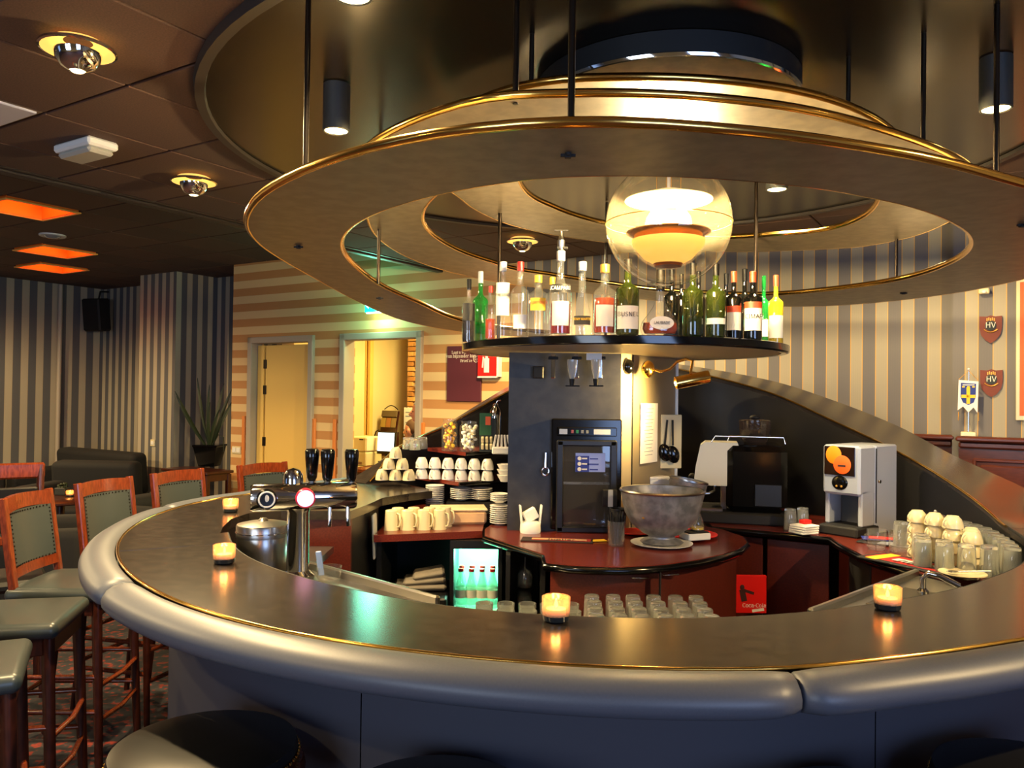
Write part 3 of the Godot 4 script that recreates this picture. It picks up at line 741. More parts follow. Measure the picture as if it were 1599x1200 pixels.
	while d < 262.0:
		var r0 := interp(T_GI, d) + 0.015; var r1 := interp(T_GI, d + 2) + 0.015
		quad(fi, pol(d, r0, BT - 0.04), pol(d + 2, r1, BT - 0.04), pol(d + 2, r1, 0), pol(d, r0, 0)); d += 2.0
	obj("inner_fascia", fi, M.black, t)
	# red panels under the wide left end
	obj("side_panel", bx(Vector3(-0.955, 0.53, -3.66), Vector3(0.45, 1.06, 0.03)), M.redpanel, t, "reddish panel under the counter")
	var dk := S()
	var le := [[-1.10, -3.02], [-1.15, -3.16], [-1.19, -3.36], [-1.17, -3.54]]
	for i in 3: quad(dk, Vector3(le[i + 1][0], 1.06, le[i + 1][1]), Vector3(le[i][0], 1.06, le[i][1]), Vector3(le[i][0], 0, le[i][1]), Vector3(le[i + 1][0], 0, le[i + 1][1]))
	quad(dk, Vector3(-0.74, 1.06, -3.65), Vector3(-0.68, 1.06, -4.1), Vector3(-0.68, 0, -4.1), Vector3(-0.74, 0, -3.65))
	obj("dark_panel", dk, M.black, t)
	# candles
	for c in [[350, 880, "tea light candle in a smoked glass on the counter by the beer tower"], [360, 800, "tea light candle in a smoked glass just behind the steel canister"], [868, 970, "tea light candle in a smoked glass beside the rows of upturned tumblers"], [1386, 952, "tea light candle in a smoked glass near the sink tap"]]:
		candle(ph(c[0], c[1], BT), c[2])
func candle(p: Vector3, label: String, k := 1.0, e := 0.016):
	var t := thing("tea_light", label, "candle", p, 0, "lit tea light candles")
	obj("glass_base", lt(v2([0, 0.0, 0.026, 0.0, 0.031, 0.004, 0.033, 0.016, 0.03, 0.017, 0, 0.016]), 24), mat(Color(0.13, 0.15, 0.16), 0.15), t)
	var m := pane(Color(0.80, 0.62, 0.48), 0.35); m.backlight_enabled = true; m.backlight = Color(0.5, 0.38, 0.30)
	obj("glass_cup", lt(v2([0.033, 0.016, 0.034, 0.058, 0.032, 0.059, 0.030, 0.058, 0.029, 0.017]), 28), m, t)
	obj("wax", lt(v2([0, 0.017, 0.024, 0.017, 0.024, 0.03, 0, 0.029]), 20), mat(Color(0.95, 0.88, 0.72), 0.4), t)
	obj("flame", lt(v2([0, 0.030, 0.004, 0.034, 0.005, 0.039, 0.003, 0.047, 0, 0.055]), 10), glow(Color(1.0, 0.78, 0.36), 9.0), t)
	var l := OmniLight3D.new(); l.name = "flame_light"; l.light_energy = e; l.light_color = Color(1, 0.66, 0.30); l.light_size = 0.01; l.omni_range = 8; l.omni_attenuation = 2; l.shadow_enabled = true
	t.add_child(l); l.position = Vector3(0, 0.046, 0)
# ---------------------------------------------------------------- column and bottle shelf
func column():
	var t := thing("service_column", "dark grey column standing on the island under the bottle shelf", "column", Vector3.ZERO)
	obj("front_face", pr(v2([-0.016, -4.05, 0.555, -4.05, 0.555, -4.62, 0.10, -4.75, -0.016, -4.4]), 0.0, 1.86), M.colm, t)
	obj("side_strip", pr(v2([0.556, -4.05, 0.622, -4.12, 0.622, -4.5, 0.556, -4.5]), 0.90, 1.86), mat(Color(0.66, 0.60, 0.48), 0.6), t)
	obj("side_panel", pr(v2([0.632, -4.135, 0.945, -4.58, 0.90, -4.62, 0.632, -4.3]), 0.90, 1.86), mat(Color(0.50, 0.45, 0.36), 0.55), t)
	obj("corner_strip", tb([Vector3(0.95, 0.92, -4.58), Vector3(0.95, 1.84, -4.58)], 0.010, 6), M.white, t)
	obj("joint", pr(v2([0.622, -4.13, 0.634, -4.14, 0.632, -4.3, 0.620, -4.3]), 0.90, 1.86), M.blackmat, t)
	# built-in glass fronted cabinet
	var c := thing("glass_front_cooler", "small black cooler with glass door built into the dark column", "cooler", pd(915, 748, 4.04))
	var W := 0.325; var H := 0.56
	obj("frame", bx(Vector3(0, 0.024, 0.005), Vector3(W + 0.03, H, 0.03), Basis(), 0.006), M.blackgloss, c)
	var dz := 0.028
	var fr := S()
	for s in [-1.0, 1.0]: box(fr, Vector3(s * 0.135, -0.035, dz), Vector3(0.035, 0.46, 0.03), Basis(), 0.005); box(fr, Vector3(0, -0.035 + s * 0.218, dz), Vector3(0.30, 0.03, 0.03), Basis(), 0.005)
	var door := obj("door", fr, M.black, c)
	obj("pane", bx(Vector3(0, -0.035, dz - 0.002), Vector3(0.24, 0.41, 0.006)), pane(Color(0.30, 0.28, 0.25), 0.45), door)
	obj("interior", bx(Vector3(0, -0.035, dz - 0.009), Vector3(0.24, 0.41, 0.004)), mat(Color(0.30, 0.28, 0.25), 0.6), c)
	obj("shelf", bx(Vector3(0, -0.02, dz - 0.004), Vector3(0.235, 0.012, 0.01)), M.lightgrey, c)
	obj("control_strip", bx(Vector3(0, 0.24, dz), Vector3(0.30, 0.045, 0.02), Basis(), 0.004), M.blackgloss, c)
	for k in 4: obj("button", bx(Vector3(-0.075 + k * 0.025, 0.24, dz + 0.011), Vector3(0.013, 0.017, 0.004), Basis(), 0.001), mat([Color(0.6, 0.3, 0.3), Color(0.15, 0.5, 0.3), Color(0.5, 0.5, 0.5), Color(0.55, 0.55, 0.5)][k], 0.5), c)
	obj("plate", bx(Vector3(0.075, 0.24, dz + 0.011), Vector3(0.085, 0.026, 0.003)), M.white, c)
	obj("plate", bx(Vector3(-0.12, 0.24, dz + 0.011), Vector3(0.04, 0.026, 0.003)), M.lightgrey, c)
	var hd := obj("handle", bx(Vector3(0.115, -0.09, dz + 0.022), Vector3(0.075, 0.085, 0.018), Basis(), 0.004), M.blackmat, door)
	obj("handle_plate", bx(Vector3(0.118, -0.09, dz + 0.033), Vector3(0.024, 0.085, 0.004)), M.lightgrey, hd)
	var stk := obj("sticker", bx(Vector3(0.018, 0.085, dz + 0.003), Vector3(0.15, 0.095, 0.002)), mat(Color(0.55, 0.60, 0.80), 0.5), c, "blue and white notice with three round symbols")
	obj("band", bx(Vector3(-0.022, 0.078, dz + 0.0045), Vector3(0.068, 0.08, 0.001)), M.blue, stk)
	for k in 3:
		obj("symbol", lt(v2([0, 0.001, 0.010, 0.001, 0.010, 0]), 14, Transform3D(Basis(Vector3.RIGHT, PI / 2), Vector3(-0.037, 0.105 - k * 0.027, dz + 0.005))), M.label, stk)
		obj("text_line", bx(Vector3(-0.011, 0.105 - k * 0.027, dz + 0.0055), Vector3(0.026, 0.007, 0.001)), M.label, stk)
		obj("text_line", bx(Vector3(0.036 - 0.006 * (k % 2), 0.104 - k * 0.027, dz + 0.0045), Vector3(0.042 + 0.018 * (1 if k == 1 else 0), 0.006, 0.001)), M.blue, stk)
	var op := thing("bottle_opener", "chrome bottle opener hung flat on the dark column", "bottle opener", pd(852, 724, 4.03))
	obj("handle", tb([Vector3(0, -0.02, 0), Vector3(0, 0.055, 0)], 0.011, 10, false, 0.008), M.chrome, op)
	var lp := []
	for i in 14: lp.append(Vector3(0.017 * cos(TAU * i / 14), -0.04 + 0.02 * sin(TAU * i / 14), 0))
	obj("loop", tb(lp, 0.006, 8, true), M.chrome, op)
	var bb := thing("wall_box", "small black box on the upper left of the dark column", "switch box", pd(840, 582, 4.04))
	obj("box", bx(Vector3.ZERO, Vector3(0.055, 0.062, 0.05), Basis(), 0.004), M.black, bb)
	obj("cover", bx(Vector3(0, 0, 0.027), Vector3(0.045, 0.052, 0.006), Basis(), 0.002), M.blackmat, bb)
	# measures hanging under the shelf
	for k in 3:
		var p := pd([864, 901, 938][k], 572, 3.9)
		var lab: String = ["empty chrome bottle bracket under the shelf, above the bottle opener", "spirit measure under the shelf beside the empty chrome bracket", "spirit measure with a white name tag under the shelf"][k]
		var o := thing("spirit_dispenser", lab, "dispenser", p, 0, "spirit measures under the shelf")
		obj("bracket", bx(Vector3(0, 0.0, -0.02), Vector3(0.022, 0.12, 0.012), Basis(), 0.003), M.chrome, o)
		obj("clamp", bx(Vector3(0.0, 0.04, -0.008), Vector3(0.05, 0.014, 0.02), Basis(), 0.003), M.blackmat, o)
		if k > 0:
			obj("measure", lt(v2([0.006, -0.07, 0.012, -0.06, 0.022, -0.02, 0.026, 0.03, 0.022, 0.032, 0.0, 0.03]), 18, Transform3D(Basis(), Vector3(-0.025, 0.0, 0.015))), pane(Color(0.8, 0.8, 0.78), 0.4), o)
			obj("nozzle", lt(v2([0.0, -0.10, 0.010, -0.098, 0.014, -0.065, 0.0, -0.06]), 14, Transform3D(Basis(), Vector3(-0.025, 0.0, 0.015))), M.blackmat, o)
			obj("press_bar", bx(Vector3(-0.022, -0.098, 0.015), Vector3(0.07, 0.007, 0.012), Basis(), 0.002), M.blackmat, o)
		if k == 2: obj("name_tag", bx(Vector3(-0.035, 0.045, 0.02), Vector3(0.075, 0.034, 0.004)), M.white, o)
	# brass picture lamp
	var b := pd(1012, 577, 4.08)
	var bl := thing("brass_wall_lamp", "brass swan neck lamp on the side of the column", "wall lamp", b)
	obj("rose", sp(Vector3.ZERO, Vector3(0.034, 0.045, 0.034), 20), M.brass, bl)
	obj("dark_rose", sp(Vector3(-0.105, 0.012, 0.0), Vector3(0.033, 0.04, 0.033), 18), M.blackgloss, bl)
	var h := pd(1078, 594, 3.95) - b
	obj("arm", tb([Vector3(0.03, -0.002, 0.01), Vector3(0.06, -0.012, 0.03), Vector3(0.10, 0.0, 0.06), Vector3(0.13, 0.035, 0.09), Vector3(0.17, 0.05, 0.11), Vector3(0.20, 0.04, 0.12), h + Vector3(0.0, 0.022, 0)], 0.007, 8), M.brass, bl)
	var tilt := Basis(Vector3.BACK, deg_to_rad(102.0))
	obj("head", lt(v2([0.0, -0.095, 0.03, -0.095, 0.032, -0.09, 0.032, 0.075, 0.026, 0.075, 0.026, 0.03, 0, 0.03]), 24, Transform3D(tilt, h)), M.brass, bl)
	var gp := h + tilt * Vector3(0, 0.05, 0)
	obj("bulb", sp(gp, Vector3(0.015, 0.015, 0.015), 12), glow(Color(1, 0.9, 0.65), 10.0), bl)
	var l := SpotLight3D.new(); l.name = "lamp_light"; l.light_energy = 2.4; l.light_color = Color(1, 0.84, 0.52); l.spot_angle = 60; l.spot_range = 8; l.spot_attenuation = 2; l.light_size = 0.03; l.shadow_enabled = true
	bl.add_child(l); l.position = h + tilt * Vector3(0, 0.082, 0)
	l.look_at_from_position(b + l.position, b + l.position + Vector3(-0.75, -0.25, -0.55), Vector3.UP)
	# papers and utensils on the lit side panel
	var pp := thing("notice_sheet", "bright white paper sheet on the lit side of the column", "paper", Vector3(0.741, 1.443, -4.277))
	obj("sheet", bx(Vector3.ZERO, Vector3(0.21, 0.32, 0.002), Basis(Vector3.UP, deg_to_rad(54.9))), M.paper, pp)
	var lines := S()
	for i in 14: box(lines, Basis(Vector3.UP, deg_to_rad(54.9)) * Vector3(-0.005, 0.13 - i * 0.019, 0.0016), Vector3(0.11 - 0.02 * (i % 3), 0.003, 0.0006), Basis(Vector3.UP, deg_to_rad(54.9)))
	obj("print", lines, M.grey, pp)
func disc_pts(n: int) -> Array:
	var o := []
	for i in n: o.append(Vector2(cos(TAU * i / n), sin(TAU * i / n)))
	return o
# ---------------------------------------------------------------- bottles on the hanging shelf
const SH := Vector3(0.555, 1.89, -4.05)
func on_shelf(u: float, r: float) -> Vector3:      # point on the near arc of radius r seen at pixel column u
	var k := (u - 800.0) / FPX
	# solve (k z - cx)^2 + (z + cz)^2 = r^2 for the nearer depth z
	var A := k * k + 1.0; var B := -2.0 * (k * SH.x + -SH.z); var C := SH.x * SH.x + SH.z * SH.z - r * r
	var D := B * B - 4.0 * A * C
	if D < 0.0: D = 0.0
	var z := (-B - sqrt(D)) / (2.0 * A)
	return Vector3(k * z, SH.y, -z)
func bottle(o: Node3D, R: float, H: float, style: String, glass: Material, liquid: Material, fill: float, cap: Material, lab: Material, lab0 := 0.18, lab1 := 0.5, txt := "", tm: Material = null):
	var sh: float; var nk: float; var ns: float
	match style:
		"wine": sh = 0.60; nk = 0.30; ns = 0.70
		"spirit": sh = 0.60; nk = 0.36; ns = 0.72
		"tall": sh = 0.50; nk = 0.34; ns = 0.68
		"square": sh = 0.68; nk = 0.34; ns = 0.78
		"cognac": sh = 0.34; nk = 0.34; ns = 0.70
		_: sh = 0.6; nk = 0.32; ns = 0.72
	var prof := v2([0, 0.004, R * 0.8, 0.0, R * 0.96, 0.004 * 1.0, R, 0.014])
	prof.append(Vector2(R, H * sh))
	if style == "cognac":
		prof[3] = Vector2(R * 1.0, 0.02); prof[4] = Vector2(R * 0.93, H * 0.25); prof.append(Vector2(R * 0.62, H * 0.42)); prof.append(Vector2(R * nk, H * 0.60))
	else:
		for i in range(1, 6):
			var f := i / 5.0; var e := 0.5 - 0.5 * cos(PI * f)
			prof.append(Vector2(lerpf(R, R * nk, e), H * lerpf(sh, ns, f)))
	prof.append(Vector2(R * nk * 0.94, H * 0.90)); prof.append(Vector2(R * nk * 1.06, H * 0.91)); prof.append(Vector2(R * nk * 1.06, H * 0.94)); prof.append(Vector2(0, H * 0.945))
	obj("glass_body", lt(prof, 20), glass, o)
	if liquid:
		var lp := v2([0, 0.012, R * 0.88, 0.012, R * 0.90, 0.02])
		var hf := H * fill
		if hf <= H * sh or style == "cognac": lp.append(Vector2(R * (0.90 if style != "cognac" else 0.86), hf))
		else: lp.append(Vector2(R * 0.90, H * sh)); lp.append(Vector2(lerpf(R * 0.9, R * nk, (fill - sh) / (ns - sh)), hf))
		lp.append(Vector2(0, hf))
		obj("liquid", lt(lp, 18), liquid, o)
	obj("cap", lt(v2([R * nk * 1.12, H * (0.84 if style == "wine" else 0.88), R * nk * 1.16, H * 0.995, R * nk * 0.9, H, 0, H]), 16), cap, o)
	if lab:
		var w := 1.1 if style == "wine" else 0.85
		var l := obj("paper_label", lt(v2([R * 1.012, H * lab0, R * 1.012, H * lab1]), 14, Transform3D(), PI / 2 - w, PI / 2 + w), lab, o)
		if txt != "": text(l, txt, R * 0.62 * 5.0 / max(5.0, txt.length()), Vector3(0, H * (lab0 + (lab1 - lab0) * 0.62), R * 1.02), Basis(), tm if tm else M.ink)
func shelf_bottles():
	var t := thing("bottle_shelf", "round black hanging shelf full of bottles under the spiral", "shelf", Vector3(SH.x, 0, SH.z))
	obj("board", lt(v2([0, SH.y - 0.034, 0.78, SH.y - 0.034]), 72), mat(Color(0.62, 0.58, 0.50), 0.4), t, "pale underside")
	obj("top", lt(v2([0.80, SH.y, 0, SH.y]), 72), M.blackgloss, t)
	obj("rim", lt(v2([0.775, SH.y - 0.036, 0.805, SH.y - 0.036, 0.812, SH.y - 0.032, 0.812, SH.y - 0.002, 0.80, SH.y + 0.002]), 72), M.blackgloss, t)
	for p in [Vector3(-0.07, 1.88, -3.93), Vector3(1.17, 1.88, -3.83), Vector3(0.55, 1.88, -4.7)]:
		obj("rod", tb([p - t.position, Vector3(p.x, HC - 0.01, p.z) - t.position], 0.009, 8), M.darkmetal, t)
	# u, top v, width px, style, glass, liquid, fill, cap, label material, lab0, lab1, text, text material, ring radius, label
	var L := [
		[731, 436, 21, "wine", M.glass, M.dark_liquid, 0.5, M.capblack, M.blacklabel, 0.35, 0.62, "", null, 0.70, "clear bottle with dark liqueur and black label at the shelf end"],
		[749, 424, 24, "wine", M.green_glass, null, 0, M.lightgrey, null, 0, 0, "", null, 0.62, "bright green glass bottle beside the dark liqueur bottle"],
		[765, 447, 17, "spirit", M.glass, M.amber, 0.4, M.redcap, null, 0, 0, "", null, 0.72, "small clear bottle with red cap beside the bright green bottle"],
		[784, 409, 27, "spirit", M.glass, null, 0, M.white, M.label, 0.30, 0.72, "PREMIER", null, 0.72, "clear rum bottle with white cap and large white label"],
		[811, 409, 27, "spirit", M.glass, null, 0, M.redcap, M.white, 0.12, 0.30, "", null, 0.72, "clear vodka bottle with a red cap"],
		[839, 430, 31, "square", M.glass, null, 0, M.yellowcap, M.yellowcap, 0.42, 0.62, "GORDON'S", M.red, 0.72, "square clear gin bottle with yellow cap and orange label"],
		[861, 433, 24, "square", M.glass, null, 0, M.yellowcap, null, 0, 0, "", null, 0.55, "clear bottle with yellow cap behind the pourer bottle"],
		[874, 392, 34, "tall", M.glass, M.red_liquid, 0.38, M.label, M.label, 0.12, 0.40, "", null, 0.73, "red bitter bottle fitted with a pourer on top"],
		[908, 409, 33, "cognac", M.glass, null, 0, M.lightgrey, M.blacklabel, 0.14, 0.26, "REMY MARTIN", M.yellow, 0.73, "clear empty brandy bottle with silver cap and black label"],
		[943, 413, 35, "spirit", M.glass, M.amber, 0.52, M.goldcap, M.label, 0.12, 0.42, "", null, 0.73, "amber brandy bottle with gold cork and narrow label"],
		[979, 405, 36, "wine", M.olive_glass, null, 0, M.capblack, M.label, 0.08, 0.38, "BUSNEL", null, 0.73, "dark green apple brandy bottle with cream label and black cap"],
		[1048, 421, 25, "wine", M.dark_glass, null, 0, M.capblack, null, 0, 0, "", null, 0.56, "black wine bottle partly behind the ribbed decanter"],
		[1063, 428, 20, "wine", M.dark_glass, null, 0, M.capblack, null, 0, 0, "", null, 0.48, "black wine bottle in the back row beside the decanter"],
		[1090, 424, 22, "wine", M.dark_glass, null, 0, M.capblack, null, 0, 0, "", null, 0.46, "black wine bottle in the back row behind green wine bottles"],
		[1081, 411, 32, "wine", M.olive_glass, null, 0, M.capblack, null, 0, 0, "HANIBRI", M.lightgrey, 0.72, "olive green wine bottle with pale lettering"],
		[1117, 412, 31, "wine", M.olive_glass, null, 0, M.capblack, M.label, 0.18, 0.26, "", null, 0.72, "olive green wine bottle with a small white label"],
		[1133, 427, 22, "wine", M.dark_glass, null, 0, M.capblack, null, 0, 0, "", null, 0.50, "black wine bottle between the olive bottles and the red capsules"],
		[1145, 424, 24, "wine", M.dark_glass, null, 0, M.orangecap, M.label, 0.14, 0.40, "", null, 0.68, "dark wine bottle with orange capsule and white label at its side"],
		[1162, 420, 24, "wine", M.dark_glass, null, 0, M.capblack, null, 0, 0, "", null, 0.58, "black wine bottle between the two orange capsules"],
		[1175, 424, 29, "wine", M.dark_glass, null, 0, M.orangecap, M.label, 0.14, 0.46, "CIMAR", null, 0.73, "dark wine bottle with orange capsule and large front label"],
		[1192, 431, 19, "wine", M.green_glass, null, 0, M.green_glass, M.label, 0.14, 0.38, "", null, 0.66, "slim green bottle beside the white wine bottle"],
		[1211, 430, 23, "wine", M.yellow_glass, null, 0, M.orangecap, M.label, 0.10, 0.42, "", null, 0.715, "yellow green white wine bottle with orange cork at the shelf end"]]
	for d in L:
		var p := on_shelf(d[0], d[13])
		if d[0] == 749 or d[0] == 1192:                # stand a little behind their neighbours
			p *= Vector3((-p.z + 0.10) / -p.z, 1.0, (-p.z + 0.10) / -p.z)
		p.y += 0.003
		var z := -p.z
		var top := pd(d[0], d[1], z)
		var o := thing("bottle", d[14], "bottle", p, 0, "bottles on the hanging shelf")
		o.rotation.y = atan2(-p.x, z) * 0.6
		bottle(o, d[2] * z / FPX / 2.0, top.y - p.y, d[3], d[4], d[5], d[6], d[7], d[8], d[9], d[10], d[11], d[12])
		if d[0] == 1175 or d[0] == 1145:
			var R2: float = d[2] * z / FPX / 2.0; var h2 := top.y - p.y
			obj("label_band", lt(v2([R2 * 1.014, h2 * (d[10] - 0.001), R2 * 1.014, h2 * (d[10] + 0.09)]), 14, Transform3D(), PI / 2 - 1.1, PI / 2 + 1.1), M.orangecap, o)
		if d[0] == 874:
			var h := top.y - p.y; var R: float = d[2] * z / FPX / 2.0
			var lb := obj("neck_label", lt(v2([R * 1.0, h * 0.50, R * 0.95, h * 0.60]), 14, Transform3D(), PI / 2 - 1.2, PI / 2 + 1.2), M.blacklabel, o)
			text(lb, "CAMPARI", 0.02, Vector3(0, h * 0.55, R * 1.03), Basis(), M.white)
			obj("pourer", lt(v2([0.012, h, 0.016, h + 0.01, 0.017, h + 0.045, 0.012, h + 0.05, 0.008, h + 0.07, 0.007, h + 0.085, 0, h + 0.086]), 14), M.steel, o)
			obj("pourer_bar", bx(Vector3(0, h + 0.088, 0), Vector3(0.06, 0.004, 0.008)), M.blackmat, o)
			obj("pourer_collar", bx(Vector3(0.005, h + 0.012, 0), Vector3(0.05, 0.012, 0.03), Basis(), 0.004), M.blackmat, o)
	# ribbed decanter
	var p := on_shelf(1030, 0.73) + Vector3(0, 0.003, 0)
	var dc := thing("decanter", "ribbed crystal decanter with amber brandy and oval label", "bottle", p, 0, "bottles on the hanging shelf")
	var prof := v2([0, 0.004, 0.07, 0.0, 0.079, 0.012, 0.081, 0.035, 0.072, 0.06, 0.05, 0.09, 0.03, 0.12, 0.019, 0.15, 0.015, 0.20, 0.017, 0.205])
	var st := S()
	st.set_smooth_group(1)
	var n := 48
	for k in prof.size() - 1:
		for i in n:
			var f := func(pt, j): return Vector3(pt.x * (1.0 + (0.03 if j % 2 == 0 and pt.y > 0.03 and pt.y < 0.16 else 0.0)) * cos(TAU * j / n), pt.y, pt.x * (1.0 + (0.03 if j % 2 == 0 and pt.y > 0.03 and pt.y < 0.16 else 0.0)) * sin(TAU * j / n) * 0.55)
			quad(st, f.call(prof[k + 1], i + 1), f.call(prof[k + 1], i), f.call(prof[k], i), f.call(prof[k], i + 1))
	obj("glass_body", st, M.glass, dc)
	obj("liquid", lt(v2([0, 0.01, 0.064, 0.01, 0.073, 0.03, 0.070, 0.055, 0, 0.055]), 24, Transform3D(Basis.from_scale(Vector3(1, 1, 0.5)), Vector3.ZERO)), M.amber, dc)
	obj("cap", lt(v2([0.019, 0.195, 0.019, 0.275, 0.017, 0.278, 0, 0.278]), 16), M.capblack, dc)
	var ov := obj("paper_label", lt(v2([0.0, 0.002, 0.05, 0.002, 0.05, 0.0]), 28, Transform3D(Basis(Vector3.RIGHT, PI / 2) * Basis.from_scale(Vector3(1, 1, 0.55)), Vector3(0, 0.052, 0.043))), M.label, dc)
	text(ov, "LAUBADE", 0.016, Vector3(0, 0.052, 0.047), Basis(), M.ink)
# ---------------------------------------------------------------- small crockery makers
func cup(label: String, grp: String, m: Material, upside := true, R := 0.0375, H := 0.062) -> Node3D:
	var o := thing("coffee_cup", label, "cup", Vector3.ZERO, 0, grp)
	var y := 1.0 if not upside else -1.0
	var xf := Transform3D(Basis.from_scale(Vector3(1, y, 1)) if not upside else Basis(Vector3.RIGHT, PI), Vector3(0, H if upside else 0.0, 0))
	obj("bowl", lt(v2([0, 0.004, R * 0.55, 0.0, R * 0.6, 0.004, R * 0.8, H * 0.25, R * 0.97, H * 0.7, R, H, R * 0.94, H, R * 0.9, H * 0.7, R * 0.7, H * 0.25, 0, 0.008]), 18, xf), m, o)
	var pts := []
	for i in 9:
		var a := -1.2 + 2.4 * i / 8.0
		pts.append(xf * Vector3(R * 0.86 + 0.022 * cos(a), H * 0.55 + H * 0.32 * sin(a), 0))
	obj("handle", tb(pts, 0.004, 6), m, o)
	return o
func tumbler(label: String, grp: String, upside: bool, R := 0.035, H := 0.10) -> Node3D:
	var o := thing("glass_tumbler", label, "glass", Vector3.ZERO, 0, grp)
	var xf := Transform3D(Basis(Vector3.RIGHT, PI), Vector3(0, H, 0)) if upside else Transform3D()
	obj("glass", lt(v2([0, 0.003, R * 0.80, 0.0, R * 0.86, 0.004, R * 0.99, H - 0.002, R * 0.975, H, R * 0.95, H - 0.002, R * 0.83, 0.016, R * 0.78, 0.012, 0, 0.012]), 24, xf), M.solid_glass, o)
	return o
func wine_glass(label: String, grp: String, hang := false) -> Node3D:
	var o := thing("stem_glass", label, "glass", Vector3.ZERO, 0, grp)
	var xf := Transform3D(Basis(Vector3.RIGHT, PI), Vector3(0, 0.16, 0)) if hang else Transform3D()
	obj("bowl", lt(v2([0.005, 0.075, 0.025, 0.085, 0.036, 0.11, 0.034, 0.16, 0.032, 0.16, 0.034, 0.11, 0.022, 0.09, 0.0, 0.08]), 18, xf), M.glass, o)
	obj("stem", lt(v2([0.033, 0.0, 0.033, 0.003, 0.006, 0.008, 0.004, 0.03, 0.004, 0.07, 0.006, 0.078]), 14, xf), M.glass, o)
	return o
func plate_stack(p: Vector3, n: int, R: float, label: String):
	for i in n:
		var o := thing("saucer", label, "plate", p + Vector3(0, i * 0.011, 0), 0, "stacked white saucers")
		obj("plate", lt(v2([0, 0.003, R * 0.5, 0.0, R * 0.55, 0.003, R, 0.013, R * 0.98, 0.016, R * 0.55, 0.007, 0, 0.007]), 22), M.china, o)
func scatter(src: Node3D, spots: Array, lab := ""):
	for i in spots.size():
		var s = spots[i]; var turn: float = s[1] if s is Array else 0.0
		var at: Vector3 = s[0] if s is Array else s
		if i == 0: src.position = at; src.rotation.y = turn
		else: copy(src, at, turn, lab)
